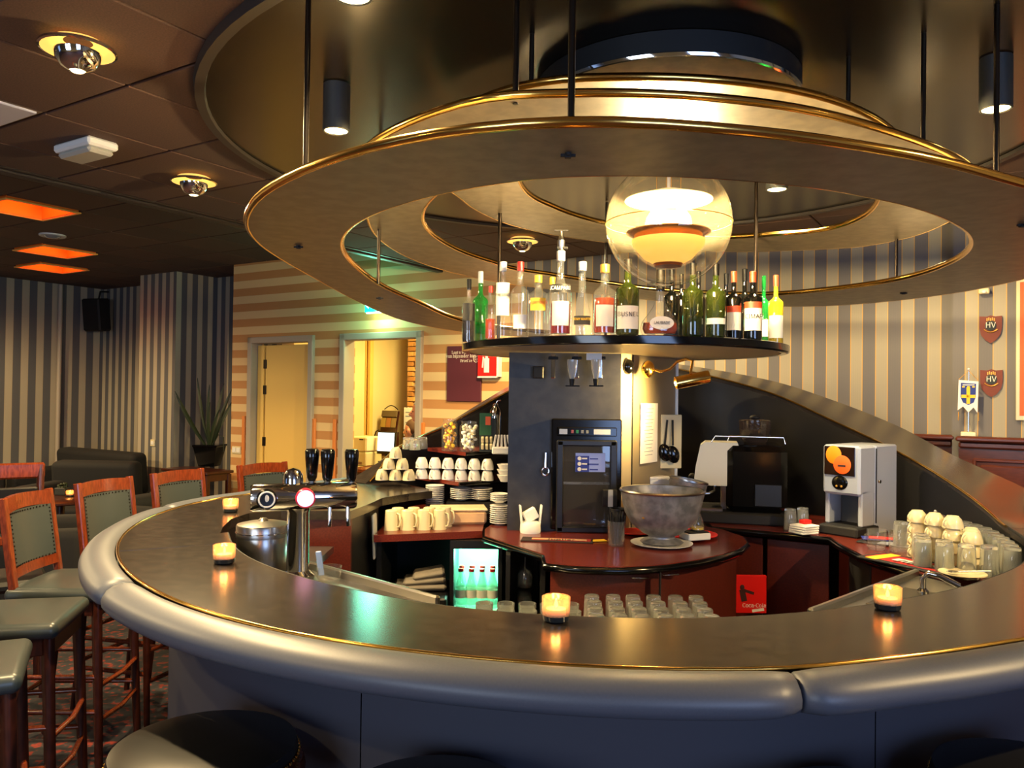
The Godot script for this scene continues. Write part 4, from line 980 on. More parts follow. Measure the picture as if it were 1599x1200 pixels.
# ---------------------------------------------------------------- inside the bar, left
func inside_left():
	# beer tower
	var b := Vector3(-0.785, 0.951, -2.95)
	var t := thing("beer_tap_tower", "chrome beer tower with three black tap handles and two round badges", "beer tap", b)
	obj("foot", lt(v2([0, 0, 0.06, 0.0, 0.06, 0.012, 0.05, 0.02, 0.042, 0.03]), 28), M.chrome, t)
	obj("pillar", lt(v2([0.041, 0.02, 0.041, 0.245, 0.05, 0.262]), 32), M.chrome, t)
	var ax := Basis(Vector3.UP, deg_to_rad(18.0))
	var bar_x := ax * Basis(Vector3.BACK, PI / 2)
	var by := 0.302
	obj("crossbar", lt(v2([0, -0.19, 0.045, -0.19, 0.05, -0.18, 0.05, 0.18, 0.045, 0.19, 0, 0.19]), 32, Transform3D(bar_x, Vector3(0.02, by, 0))), M.chrome, t)
	obj("dome", lt(v2([0.037, 0.0, 0.037, 0.025, 0.034, 0.045, 0.024, 0.062, 0.0, 0.07]), 24, Transform3D(Basis(), Vector3(-0.025, by + 0.035, -0.01))), M.chrome, t)
	for k in 3:
		var hp := ax * Vector3([0.03, 0.085, 0.172][k], 0, [-0.05, -0.02, 0.0][k])
		var h := obj("tap_handle", lt(v2([0.012, 0.085, 0.019, 0.10, 0.026, 0.175, 0.027, 0.20, 0.022, 0.208, 0.0, 0.21]), 20, Transform3D(Basis(), hp + Vector3(0.02, by - 0.035, 0))), M.blackgloss, t, "black tapered tap handle")
		obj("tap_stem", lt(v2([0.02, 0.035, 0.018, 0.06, 0.012, 0.09]), 14, Transform3D(Basis(), hp + Vector3(0.02, by - 0.035, 0))), M.chrome, h)
	for k in 2:
		var mp := ax * Vector3([-0.115, 0.02, ][k], 0, 0.055) + Vector3(0.0, by, 0)
		var fc := ax * Basis(Vector3.RIGHT, PI / 2)
		var bd := obj("badge", lt(v2([0.036, -0.015, 0.036, 0.008, 0.032, 0.012, 0, 0.012]), 28, Transform3D(fc, mp)), M.blackgloss if k == 0 else mat(Color(0.75, 0.15, 0.25), 0.3), t, "black and white oval badge" if k == 0 else "glowing pink round badge")
		if k == 0:
			var rg := []
			for i in 24: rg.append(mp + ax * Vector3(0.027 * cos(TAU * i / 24), 0.027 * sin(TAU * i / 24), 0.0125))
			obj("badge_ring", tb(rg, 0.003, 6, true), M.white, bd)
			obj("badge_mark", sp(mp + ax * Vector3(0, 0.004, 0.0125), Vector3(0.009, 0.013, 0.002), 12), M.label, bd)
		else:
			obj("badge_face", lt(v2([0.030, 0.0122, 0, 0.0135]), 28, Transform3D(fc, mp)), glow(Color(1.0, 0.72, 0.85), 1.6), bd)
	for k in 2: obj("spout", tb([ax * Vector3([0.11, 0.175][k], by - 0.04, 0.03), ax * Vector3([0.11, 0.175][k], by - 0.075, 0.036), ax * Vector3([0.11, 0.178][k], by - 0.11, 0.036)], 0.008, 8), M.chrome, t)
	# canister
	var c := thing("steel_canister", "brushed steel canister with a round lid beside the beer tower", "canister", Vector3(-0.94, 0.951, -3.03))
	obj("body", lt(v2([0, 0, 0.092, 0.0, 0.095, 0.004, 0.095, 0.155, 0.092, 0.16]), 40), M.steel, c)
	var lid := obj("lid", lt(v2([0.099, 0.14, 0.099, 0.18, 0.096, 0.186, 0.06, 0.194, 0.02, 0.198, 0.012, 0.208, 0, 0.21]), 40), M.steel, c)
	var rg := []
	for i in 36: rg.append(Vector3(0.0995 * cos(TAU * i / 36), 0.158, 0.0995 * sin(TAU * i / 36)))
	obj("lid_bead", tb(rg, 0.003, 6, true), M.chrome, lid)
	# steel worktops along the inside of the front counter
	var wt := thing("steel_worktop", "stainless steel drip worktop below the beer tower inside the bar", "worktop", Vector3.ZERO)
	var poly := v2([-0.23, -2.60, -0.79, -3.12, -0.79, -3.57, -1.12, -3.57, -1.15, -3.36])
	for d in [112, 120, 128, 136, 144, 150]: var q := pol(d, interp(T_GI, d) - 0.01); poly.append(Vector2(q.x, q.z))
	poly.append(Vector2(-0.23, -2.12))
	obj("top", pr(poly, 0.92, 0.95), M.steel, wt)
	var e0 := Vector3(-0.23, 0.955, -2.60); var e1 := Vector3(-0.79, 0.955, -3.12)
	obj("raised_edge", bx((e0 + e1) / 2, Vector3(0.02, 0.05, (e1 - e0).length()), Basis.looking_at((e1 - e0).normalized()), 0.006), M.steel, wt)
	obj("apron", bx((e0 + e1) / 2 + Vector3(-0.01, -0.45, 0.01), Vector3(0.015, 0.80, (e1 - e0).length()), Basis.looking_at((e1 - e0).normalized())), M.blackmat, wt)
	var jar := thing("glass_with_spoon", "squat glass holding a blue plastic tag beside the beer tower", "glass", ph(514, 906, 0.953))
	obj("glass", lt(v2([0, 0, 0.04, 0.0, 0.046, 0.05, 0.043, 0.05, 0.038, 0.006, 0, 0.006]), 20), M.glass, jar)
	obj("tag", bx(Vector3(-0.035, 0.06, 0), Vector3(0.022, 0.09, 0.006), Basis(Vector3.BACK, 0.15), 0.003), mat(Color(0.55, 0.66, 0.88), 0.4), jar)
	# worktop of the back counter on the left
	var h := 0.95
	var bc := thing("back_counter", "reddish back counter with open dark cupboards below the cup shelves", "counter", Vector3.ZERO)
	var pl := v2([-0.66, -3.86, -0.14, -4.02, -0.14, -4.61, -0.06, -4.62])
	for d in [20, 26, 34, 42]: var q := pol(d, 1.72); pl.append(Vector2(q.x, q.z))
	pl.append(Vector2(-0.66, -4.6))
	obj("worktop", pr(pl, h - 0.035, h), M.redtop, bc)
	obj("back", bx(Vector3(-0.40, 0.46, -4.5), Vector3(0.50, 0.90, 0.02)), M.blackmat, bc)
	for x in [-0.645]: obj("upright", bx(Vector3(x, 0.46, -4.2), Vector3(0.025, 0.91, 0.55)), M.black, bc)
	# curved cup shelves against the back panel
	for k in 2:
		var y: float = [1.135, 1.30][k]; var r0: float = [1.22, 1.28][k]; var dd: Array = [[13.5, 40.0], [13.5, 36.0]][k]
		var pp := []
		for i in 13: var q := pol(lerpf(dd[0], dd[1], i / 12.0), 1.725); pp.append(Vector2(q.x, q.z))
		for i in 13: var q := pol(lerpf(dd[1], dd[0], i / 12.0), r0); pp.append(Vector2(q.x, q.z))
		var sf := thing("cup_shelf", ["curved shelf with rows of white cups behind the bar", "curved top shelf with jars and glasses behind the bar"][k], "shelf", Vector3.ZERO)
		obj("board", pr(pp, y - 0.022, y), M.redtop, sf)
		var ed := []
		for i in 25: ed.append(pol(lerpf(dd[0], dd[1], i / 24.0), r0, y - 0.011))
		obj("edge", tb(ed, 0.0125, 6), M.blackgloss, sf)
	# cups: two layers, upside down
	var src := cup("white coffee cup upside down in the double row on the cup shelf", "white cups on the curved shelf", M.china)
	var spots := []
	for lay in 2:
		for i in 6:
			var u := 661.0 + i * 20.5
			var z := 4.72 - 0.012 * i
			var p := Vector3((u - 800.0) / FPX * z, 1.136 + lay * 0.0635, -z)
			spots.append([p, -2.0 + rng.randf_range(-0.1, 0.1)])
	scatter(src, spots)
	var c2 := cup("cream coffee cup in the loose pile at the shelf end", "cream cups piled on the shelf", M.cream_china)
	var s2 := []
	for d in [[599, 1], [620, 1], [641, 1], [609.5, 2], [630.5, 2], [620, 3]]:
		var z = 4.62; s2.append([Vector3((d[0] - 800.0) / FPX * z, 1.136 + (d[1] - 1) * 0.0635, -z), -1.57])
	scatter(c2, s2)
	# bowls at the right end of the shelf
	for k in 3:
		var o := thing("white_bowl", "white bowl stacked at the column end of the cup shelf", "bowl", Vector3(-0.03, 1.135 + k * 0.03, -4.62), 0, "stacked white bowls")
		obj("bowl", lt(v2([0, 0.0, 0.03, 0.0, 0.052, 0.04, 0.05, 0.042, 0.028, 0.006, 0, 0.006]), 20), M.china, o)
	# plates below
	plate_stack(Vector3(-0.44, 0.951, -4.62), 14, 0.055, "white saucer in the tall stack beneath the cup shelf")
	plate_stack(Vector3(-0.29, 1.02, -4.66), 6, 0.065, "white saucer in the low stack behind the plastic tub")
	plate_stack(Vector3(-0.17, 1.02, -4.66), 6, 0.065, "white saucer in the low stack next to the column shelf end")
	plate_stack(Vector3(-0.055, 0.951, -4.22), 9, 0.055, "white saucer in the stack on the worktop against the column")
	plate_stack(Vector3(-0.06, 1.062, -4.26), 4, 0.05, "white saucer on the upper stack against the column")
	obj("stack_riser", bx(Vector3(-0.23, 0.983, -4.66), Vector3(0.28, 0.065, 0.15)), M.blackmat, bc)
	# mugs and tub on the worktop
	var mg := thing("tall_mug", "cream tall mug stacked upside down on the left worktop", "mug", Vector3.ZERO, 0, "cream mugs on the worktop")
	obj("body", lt(v2([0, 0.10, 0.028, 0.10, 0.031, 0.097, 0.037, 0.0, 0.034, 0.0, 0.027, 0.09, 0, 0.094]), 20), M.cream_china, mg)
	obj("handle", tb([Vector3(0.032, 0.085, 0), Vector3(0.05, 0.08, 0), Vector3(0.056, 0.05, 0), Vector3(0.05, 0.022, 0), Vector3(0.035, 0.015, 0)], 0.0045, 6), M.cream_china, mg)
	var ms := []
	for r in 2:
		for i in 4: ms.append([Vector3(-0.60 + i * 0.08 + r * 0.02, 0.95, -4.02 - r * 0.085 - 0.015 * i), -0.5])
	scatter(mg, ms)
	var tub := thing("plastic_tub", "lidded plastic food tub with brown contents on the worktop", "tub", Vector3(-0.28, 0.95, -4.28), deg_to_rad(8))
	obj("tub", bx(Vector3(0, 0.035, 0), Vector3(0.29, 0.07, 0.16), Basis(), 0.012), M.plasticbox, tub)
	obj("lid", bx(Vector3(0, 0.077, 0), Vector3(0.30, 0.014, 0.17), Basis(), 0.005), mat(Color(0.90, 0.84, 0.66), 0.3), tub)
	# jars on the top shelf
	var y2 := 1.30
	var j1 := pd(702, 690, 4.75); j1.y = y2
	var ja := thing("storage_jar", "glass jar full of gold wrapped sweets on the top shelf", "jar", j1)
	jar_of(ja, 0.048, 0.19, M.goldcap, 46, 0.014, M.yellow)
	var j2 := pd(732, 690, 4.72); j2.y = y2
	var jb := thing("storage_jar", "glass jar full of white sweets on the top shelf", "jar", j2)
	jar_of(jb, 0.055, 0.18, M.paper, 60, 0.013, M.cream_china)
	var d1 := pd(762, 690, 4.7); d1.y = y2
	var ds := thing("sachet_dispenser", "green cardboard sachet dispenser on the top shelf", "dispenser", d1)
	obj("box", bx(Vector3(0, 0.10, 0), Vector3(0.10, 0.20, 0.07), Basis(), 0.003), mat(Color(0.06, 0.09, 0.06), 0.5), ds)
	var card := obj("card", bx(Vector3(-0.015, 0.165, 0.037), Vector3(0.07, 0.13, 0.003)), mat(Color(0.08, 0.30, 0.12), 0.5), ds)
	obj("picture", bx(Vector3(0.0, 0.185, 0.039), Vector3(0.03, 0.05, 0.002)), mat(Color(0.78, 0.32, 0.14), 0.5), card)
	for i in 6: obj("sachet", bx(Vector3(-0.03 + (i % 3) * 0.025, 0.035 + int(i / 3) * 0.04, 0.045), Vector3(0.016, 0.035, 0.02), Basis(Vector3.RIGHT, 0.5), 0.003), M.cream_china, ds)
	var gf := thing("steel_shaker", "tall steel shaker standing behind the sachet dispenser", "shaker", Vector3(-0.10, y2, -5.02))
	obj("body", lt(v2([0, 0, 0.035, 0, 0.042, 0.20, 0.036, 0.24, 0.02, 0.26, 0.018, 0.28, 0, 0.285]), 20), M.chrome, gf)
	obj("spout", tb([Vector3(0, 0.28, 0), Vector3(0.01, 0.30, 0), Vector3(0.03, 0.305, 0)], 0.006, 6), M.chrome, gf)
	var sg := tumbler("small clear tumbler upside down on the top shelf", "clear tumblers on the top shelf", true, 0.036, 0.072)
	scatter(sg, [Vector3(-0.63, y2, -4.86), Vector3(-0.55, y2, -4.9), Vector3(-0.58, y2, -4.80)])
	var ct := thing("sugar_caddy", "white caddy with sugar sticks at the column end of the top shelf", "caddy", Vector3(-0.055, y2, -4.55))
	obj("tray", bx(Vector3(0, 0.02, 0), Vector3(0.11, 0.04, 0.06), Basis(), 0.006), M.white, ct)
	for i in 5: obj("sugar_stick", bx(Vector3(-0.04 + i * 0.02, 0.07, 0), Vector3(0.012, 0.08, 0.01), Basis(Vector3.BACK, 0.1 * (i - 2)), 0.002), M.china, ct)
	# cloths and black appliance in the open cupboard
	var cl := thing("folded_cloth", "grey white folded cloth lying in the dark cupboard", "cloth", Vector3(-0.45, 0.654, -4.03), 0.1)
	for i in 3: obj("fold", bx(Vector3(0.02 * i, 0.02 + i * 0.03, 0), Vector3(0.26 - 0.05 * i, 0.03, 0.16), Basis(Vector3.BACK, 0.08 * i), 0.012), mat(Color(0.50, 0.47, 0.42), 0.9), cl)
	var bp := thing("under_counter_appliance", "black under-counter appliance with a green power light", "appliance", Vector3(-0.465, 0, -4.05))
	obj("body", bx(Vector3(0, 0.33, 0), Vector3(0.32, 0.64, 0.40), Basis(), 0.008), M.black, bp)
	obj("door", bx(Vector3(0, 0.29, 0.204), Vector3(0.31, 0.50, 0.012), Basis(), 0.004), M.blackgloss, bp)
	obj("power_light", sp(Vector3(0.12, 0.60, 0.203), Vector3(0.004, 0.004, 0.004), 8), glow(Color(0.2, 1.0, 0.3), 4.0), bp)
	var tw := thing("tea_towel", "pale tea towel hanging from the end of the counter", "towel", Vector3(-0.672, 1.04, -3.95))
	obj("cloth", bx(Vector3(0.0, -0.11, 0), Vector3(0.012, 0.22, 0.09), Basis(Vector3.BACK, 0.04), 0.005), mat(Color(0.62, 0.63, 0.64), 0.9), tw)
	# lit cooler with bottles
	var fz := thing("bottle_cooler", "lit bottle cooler glowing pale green under the back counter", "cooler", Vector3(-0.168, 0, -4.16))
	var sh := S()
	box(sh, Vector3(0, 0.02, 0), Vector3(0.26, 0.04, 0.40)); box(sh, Vector3(0, 0.89, 0), Vector3(0.26, 0.04, 0.40)); box(sh, Vector3(-0.12, 0.45, 0), Vector3(0.02, 0.84, 0.40)); box(sh, Vector3(0.12, 0.45, 0), Vector3(0.02, 0.84, 0.40))
	obj("cabinet", sh, M.black, fz)
	obj("back", bx(Vector3(0, 0.45, -0.19), Vector3(0.24, 0.84, 0.02)), glow(Color(0.62, 1.0, 0.86), 0.55), fz)
	for y in [0.32, 0.55]: obj("shelf", bx(Vector3(0, y, 0), Vector3(0.22, 0.012, 0.34)), mat(Color(0.75, 0.95, 0.88), 0.4), fz)
	var l := OmniLight3D.new(); l.name = "cooler_light"; l.light_energy = 0.35; l.light_color = Color(0.65, 1.0, 0.85); l.light_size = 0.03; l.omni_range = 6; l.omni_attenuation = 2; l.shadow_enabled = true
	fz.add_child(l); l.position = Vector3(0, 0.83, 0.05)
	obj("light_tube", tb([Vector3(-0.10, 0.86, 0.05), Vector3(0.10, 0.86, 0.05)], 0.008, 8), glow(Color(0.8, 1.0, 0.93), 4.0), fz)
	var wb := thing("mineral_bottle", "small green glass bottle with red label inside the lit cooler", "bottle", Vector3.ZERO, 0, "bottles in the lit cooler")
	obj("glass", lt(v2([0, 0, 0.026, 0.0, 0.027, 0.01, 0.027, 0.10, 0.018, 0.135, 0.012, 0.16, 0.012, 0.19, 0, 0.19]), 14), pane(Color(0.55, 0.9, 0.75), 0.35), wb)
	obj("paper_label", lt(v2([0.0275, 0.05, 0.0275, 0.09]), 14), M.label, wb)
	obj("cap", lt(v2([0.014, 0.18, 0.014, 0.195, 0, 0.196]), 10), M.redcap, wb)
	var bs := []
	for y in [0.328, 0.558]:
		for i in 4:
			for r in 2: bs.append(Vector3(-0.168 - 0.0795 + i * 0.0535, y, -4.05 - r * 0.07))
	scatter(wb, bs)
func jar_of(t: Node3D, R: float, H: float, m: Material, n: int, s: float, m2: Material):
	obj("glass", lt(v2([0, 0.0, R * 0.95, 0.0, R, 0.008, R, H * 0.82, R * 0.8, H * 0.9, R * 0.82, H, R * 0.78, H]), 26), M.glass, t)
	var r := RandomNumberGenerator.new(); r.seed = 11
	var st := S(); var s2 := S()
	for i in n:
		var a := r.randf() * TAU; var q := sqrt(r.randf()) * (R - s); var y := s + (H * 0.86 - s) * (float(i) / n)
		sphere(st if i % 3 else s2, Vector3(q * cos(a), y, q * sin(a)), Vector3(s, s * 0.7, s * 0.9), 8, Basis(Vector3(1, 2, 0.5).normalized(), r.randf() * 3.0))
	var o := obj("sweets", st, m, t); o.set_meta("kind", "stuff")
	var o2 := obj("sweets", s2, m2, t); o2.set_meta("kind", "stuff")
# ---------------------------------------------------------------- island in the middle of the bar
func p2(u: float, v: float, h: float) -> Vector2:
	var q := ph(u, v, h); return Vector2(q.x, q.z)
func inside_centre():
	var h := 0.95
	var t := thing("bar_island", "island table with oval red top and two drawers inside the bar", "table", Vector3.ZERO)
	var poly := [p2(757, 827, h), p2(757, 837, h), p2(850, 866, h), p2(853, 879, h), p2(890, 883, h), p2(930, 885, h), p2(970, 885.5, h), p2(1010, 884, h), p2(1050, 880, h), p2(1090, 874, h), p2(1130, 865, h), p2(1155, 856, h), p2(1166, 847, h), p2(1160, 838, h), p2(1130, 828, h), p2(1085, 819, h), Vector2(0.92, -4.6), Vector2(-0.03, -4.6)]
	obj("table_top", pr(poly, h - 0.03, h), M.redtop, t)
	var ed := []
	for i in range(1, 16): ed.append(Vector3(poly[i].x, h - 0.018, poly[i].y))
	obj("edge_band", tb(ed, 0.0175, 6), M.blackgloss, t, "black rounded edge")
	# body below
	var f := []
	for i in range(3, 15): f.append(poly[i] + Vector2(0.0, -0.05))
	f[0].x += 0.02; f[f.size() - 1].x -= 0.06; f[f.size() - 2].x -= 0.05; f[f.size() - 3].x -= 0.04
	var bp: Array = f.duplicate(); bp.append(Vector2(0.95, -4.3)); bp.append(Vector2(0.22, -4.3))
	obj("cabinet", pr(bp, 0.02, h - 0.035, Transform3D(), true), M.redpanel, t)
	for k in 2:
		var u: float = [1002, 1052][k]; var v: float = [905, 900][k]
		var c := ph(u, [884.0, 880.0][k], h); var yy := pd(u, v, -c.z - 0.0).y
		var ang := deg_to_rad([0.0, 14.0][k])
		obj("drawer_handle", tb([Vector3(c.x, yy, c.z) + Basis(Vector3.UP, ang) * Vector3(-0.035, 0, -0.045), Vector3(c.x, yy, c.z) + Basis(Vector3.UP, ang) * Vector3(-0.033, 0, -0.022), Vector3(c.x, yy, c.z) + Basis(Vector3.UP, ang) * Vector3(0.033, 0, -0.022), Vector3(c.x, yy, c.z) + Basis(Vector3.UP, ang) * Vector3(0.035, 0, -0.045)], 0.0035, 6), M.chrome, t, "thin chrome drawer handle")
	var gx := pd(1028, 905, 3.30); obj("drawer_gap", bx(Vector3(gx.x, 0.80, -3.262), Vector3(0.004, 0.24, 0.03)), M.blackmat, t)
	# open glass shelves on its left
	obj("shelf_back", bx(Vector3(0.075, 0.46, -4.0), Vector3(0.17, 0.90, 0.02)), M.black, t)
	for y in [0.52, 0.30]: obj("glass_rack", bx(Vector3(0.075, y, -3.82), Vector3(0.14, 0.015, 0.34)), M.darkwood, t)
	for x in [-0.008, 0.152]: obj("upright", bx(Vector3(x, 0.46, -3.80), Vector3(0.02, 0.90, 0.36)), M.blackmat, t)
	var wg := wine_glass("stem glass standing on the dark rack under the island", "stem glasses under the island")
	var sp_ := []
	for y in [0.53]:
		for r in 3:
			for i in 1: sp_.append(Vector3(0.072, y, -3.70 - r * 0.09))
	scatter(wg, sp_)
	var wh := wine_glass("stem glass hanging upside down under the island top", "hanging stem glasses under the island", true)
	sp_ = []
	for r in 2:
		for i in 1: sp_.append(Vector3(0.072, 0.745, -3.72 - r * 0.1))
	scatter(wh, sp_)
	# ledge with tumblers in front
	obj("front_ledge", bx(Vector3(0.36, 0.73, -3.03), Vector3(1.08, 0.03, 0.42), Basis(), 0.004), M.steel, t)
	obj("ledge_support", bx(Vector3(0.36, 0.36, -3.10), Vector3(1.0, 0.71, 0.2)), M.blackmat, t)
	var tm := tumbler("clear tumbler upside down in the neat rows in front of the drawers", "upturned tumblers in front of the island", true, 0.0335, 0.10)
	sp_ = []
	for r in 4:
		for i in 6: sp_.append(Vector3(0.318 + 0.083 * i + 0.004 * r + rng.randf_range(-0.004, 0.004), 0.745, -2.90 - r * 0.092))
	scatter(tm, sp_)
	var tu := tumbler("clear tumbler standing upright beside the upturned rows", "upright tumblers in front of the island", false, 0.034, 0.10)
	sp_ = []
	for r in 2:
		for i in 5: sp_.append(Vector3(-0.095 + 0.082 * i, 0.745, -2.94 - r * 0.10))
	scatter(tu, sp_)
	# wine cooler bowl
	var b := thing("wine_cooler_bowl", "large dull metal wine cooler bowl on a white plate", "bowl", ph(1033, 852, h))
	obj("bowl", lt(v2([0.06, 0.045, 0.09, 0.06, 0.14, 0.10, 0.17, 0.15, 0.183, 0.20, 0.190, 0.252, 0.194, 0.256, 0.188, 0.258, 0.178, 0.20, 0.165, 0.15, 0.13, 0.105, 0.08, 0.075, 0.0, 0.068]), 56), M.zinc, b)
	obj("rim", lt(v2([0.187, 0.25, 0.194, 0.249, 0.198, 0.255, 0.194, 0.261, 0.187, 0.259]), 56), M.steel, b)
	obj("foot", lt(v2([0.0, 0.014, 0.095, 0.014, 0.10, 0.018, 0.085, 0.028, 0.062, 0.036, 0.06, 0.048]), 48), M.zinc, b)
	for k in 2: obj("handle_mark", bx(Vector3(-0.105 + 0.022 * k, 0.155, 0.125), Vector3(0.016, 0.03, 0.012), Basis(Vector3.UP, -0.7), 0.004), M.goldcap, b)
	var pl := thing("white_plate", "white plate under the metal wine cooler bowl", "plate", ph(1033, 852, h))
	obj("plate", lt(v2([0, 0.002, 0.09, 0.0, 0.10, 0.003, 0.142, 0.012, 0.143, 0.015, 0.10, 0.010, 0, 0.010]), 48), M.china, pl)
	# straws
	var sg := thing("straw_glass", "glass full of black straws beside the metal bowl", "glass", ph(962, 853, h))
	obj("glass", lt(v2([0, 0.0, 0.032, 0.0, 0.036, 0.004, 0.042, 0.115, 0.039, 0.115, 0.033, 0.01, 0, 0.008]), 24), M.glass, sg)
	for i in 22:
		var a := i * 2.4; var q := 0.006 + 0.0215 * sqrt(i / 22.0)
		obj("straw", tb([Vector3(q * cos(a) * 0.6, 0.01, q * sin(a) * 0.6), Vector3(q * cos(a) * 1.5, 0.15 + 0.012 * sin(i * 1.7), q * sin(a) * 1.5)], 0.0032, 5), M.blackmat, sg)
	var s2 := thing("black_cup", "black cup standing behind the glass of straws", "cup", ph(965, 840, h))
	obj("cup", lt(v2([0, 0, 0.03, 0.0, 0.042, 0.14, 0.039, 0.14, 0.028, 0.008, 0, 0.008]), 22), M.blackmat, s2)
	obj("rim", lt(v2([0.039, 0.138, 0.043, 0.138, 0.043, 0.143, 0.039, 0.143]), 22), M.black, s2)
	# red tray with carafe and box
	var tr := thing("red_plate", "shiny red plate behind the metal wine cooler bowl", "plate", ph(1075, 838, h))
	obj("plate", lt(v2([0, 0.002, 0.09, 0.0, 0.14, 0.012, 0.141, 0.016, 0.09, 0.007, 0, 0.007]), 44), M.red, tr)
	var r2 := thing("red_plate", "shiny red plate half hidden by the glass of straws", "plate", ph(992, 834, h))
	obj("plate", lt(v2([0, 0.002, 0.05, 0.0, 0.095, 0.010, 0.096, 0.014, 0.05, 0.006, 0, 0.006]), 36), M.red, r2)
	var cb := thing("card_reader", "small white device with black top on the red plate", "device", ph(1085, 842, h + 0.014), 0.35)
	obj("body", bx(Vector3(0, 0.016, 0), Vector3(0.12, 0.032, 0.09), Basis(), 0.004), M.white, cb)
	obj("black_top", bx(Vector3(0, 0.035, 0), Vector3(0.11, 0.006, 0.08), Basis(), 0.002), M.blackmat, cb)
	var ca := thing("oil_carafe", "clear glass carafe with a little yellow liquid on the device", "carafe", ph(1088, 829, h + 0.052))
	obj("glass", lt(v2([0, 0, 0.034, 0.0, 0.037, 0.006, 0.03, 0.05, 0.014, 0.09, 0.011, 0.11, 0.016, 0.125, 0.013, 0.125, 0.009, 0.11, 0.012, 0.088, 0.027, 0.05, 0.034, 0.008, 0, 0.006]), 22), M.glass, ca)
	obj("liquid", lt(v2([0, 0.007, 0.032, 0.007, 0.033, 0.018, 0, 0.018]), 20), pane(Color(0.85, 0.75, 0.25), 0.7), ca)
	# napkin holder and bar towel
	var nh := thing("napkin_holder", "white napkin holder standing against the dark column", "napkin holder", ph(828, 832, h), 0.2)
	obj("base", lt(v2([0, 0, 0.05, 0, 0.052, 0.01, 0.05, 0.045, 0.042, 0.055, 0.03, 0.058, 0, 0.058]), 24), M.white, nh)
	for s in [-1.0, 1.0]: obj("side_plate", bx(Vector3(s * 0.048, 0.07, 0.005), Vector3(0.006, 0.14, 0.035), Basis(Vector3.BACK, -0.1 * s), 0.003), M.white, nh)
	obj("napkins", bx(Vector3(0, 0.088, 0), Vector3(0.07, 0.06, 0.03), Basis(Vector3.BACK, 0.5), 0.006), M.paper, nh)
	var bt := thing("bar_towel", "red and black printed bar runner in front of the column cooler", "bar runner", ph(870, 845, h))
	obj("runner", bx(Vector3(0, 0.003, 0), Vector3(0.34, 0.006, 0.10), Basis(Vector3.UP, -0.12), 0.002), mat(Color(0.12, 0.05, 0.05), 0.8), bt)
	var rp := obj("red_field", bx(Vector3(0.02, 0.0065, 0.0), Vector3(0.28, 0.001, 0.06), Basis(Vector3.UP, -0.12)), mat(Color(0.55, 0.07, 0.06), 0.8), bt)
	obj("beige_strip", bx(Vector3(0.01, 0.0072, 0.0), Vector3(0.26, 0.001, 0.032), Basis(Vector3.UP, -0.12)), mat(Color(0.70, 0.58, 0.42), 0.8), bt)
	text(rp, "Jupiler", 0.045, Vector3(0.02, 0.0082, 0.008), Basis(Vector3.UP, -0.12) * Basis(Vector3.RIGHT, -PI / 2), M.ink)
	var yc := thing("yellow_card", "yellow card lying beside the glass of straws", "card", ph(932, 846, h))
	obj("card", bx(Vector3(0, 0.004, 0), Vector3(0.09, 0.004, 0.045), Basis(Vector3.UP, 0.25), 0.001), M.yellow, yc)
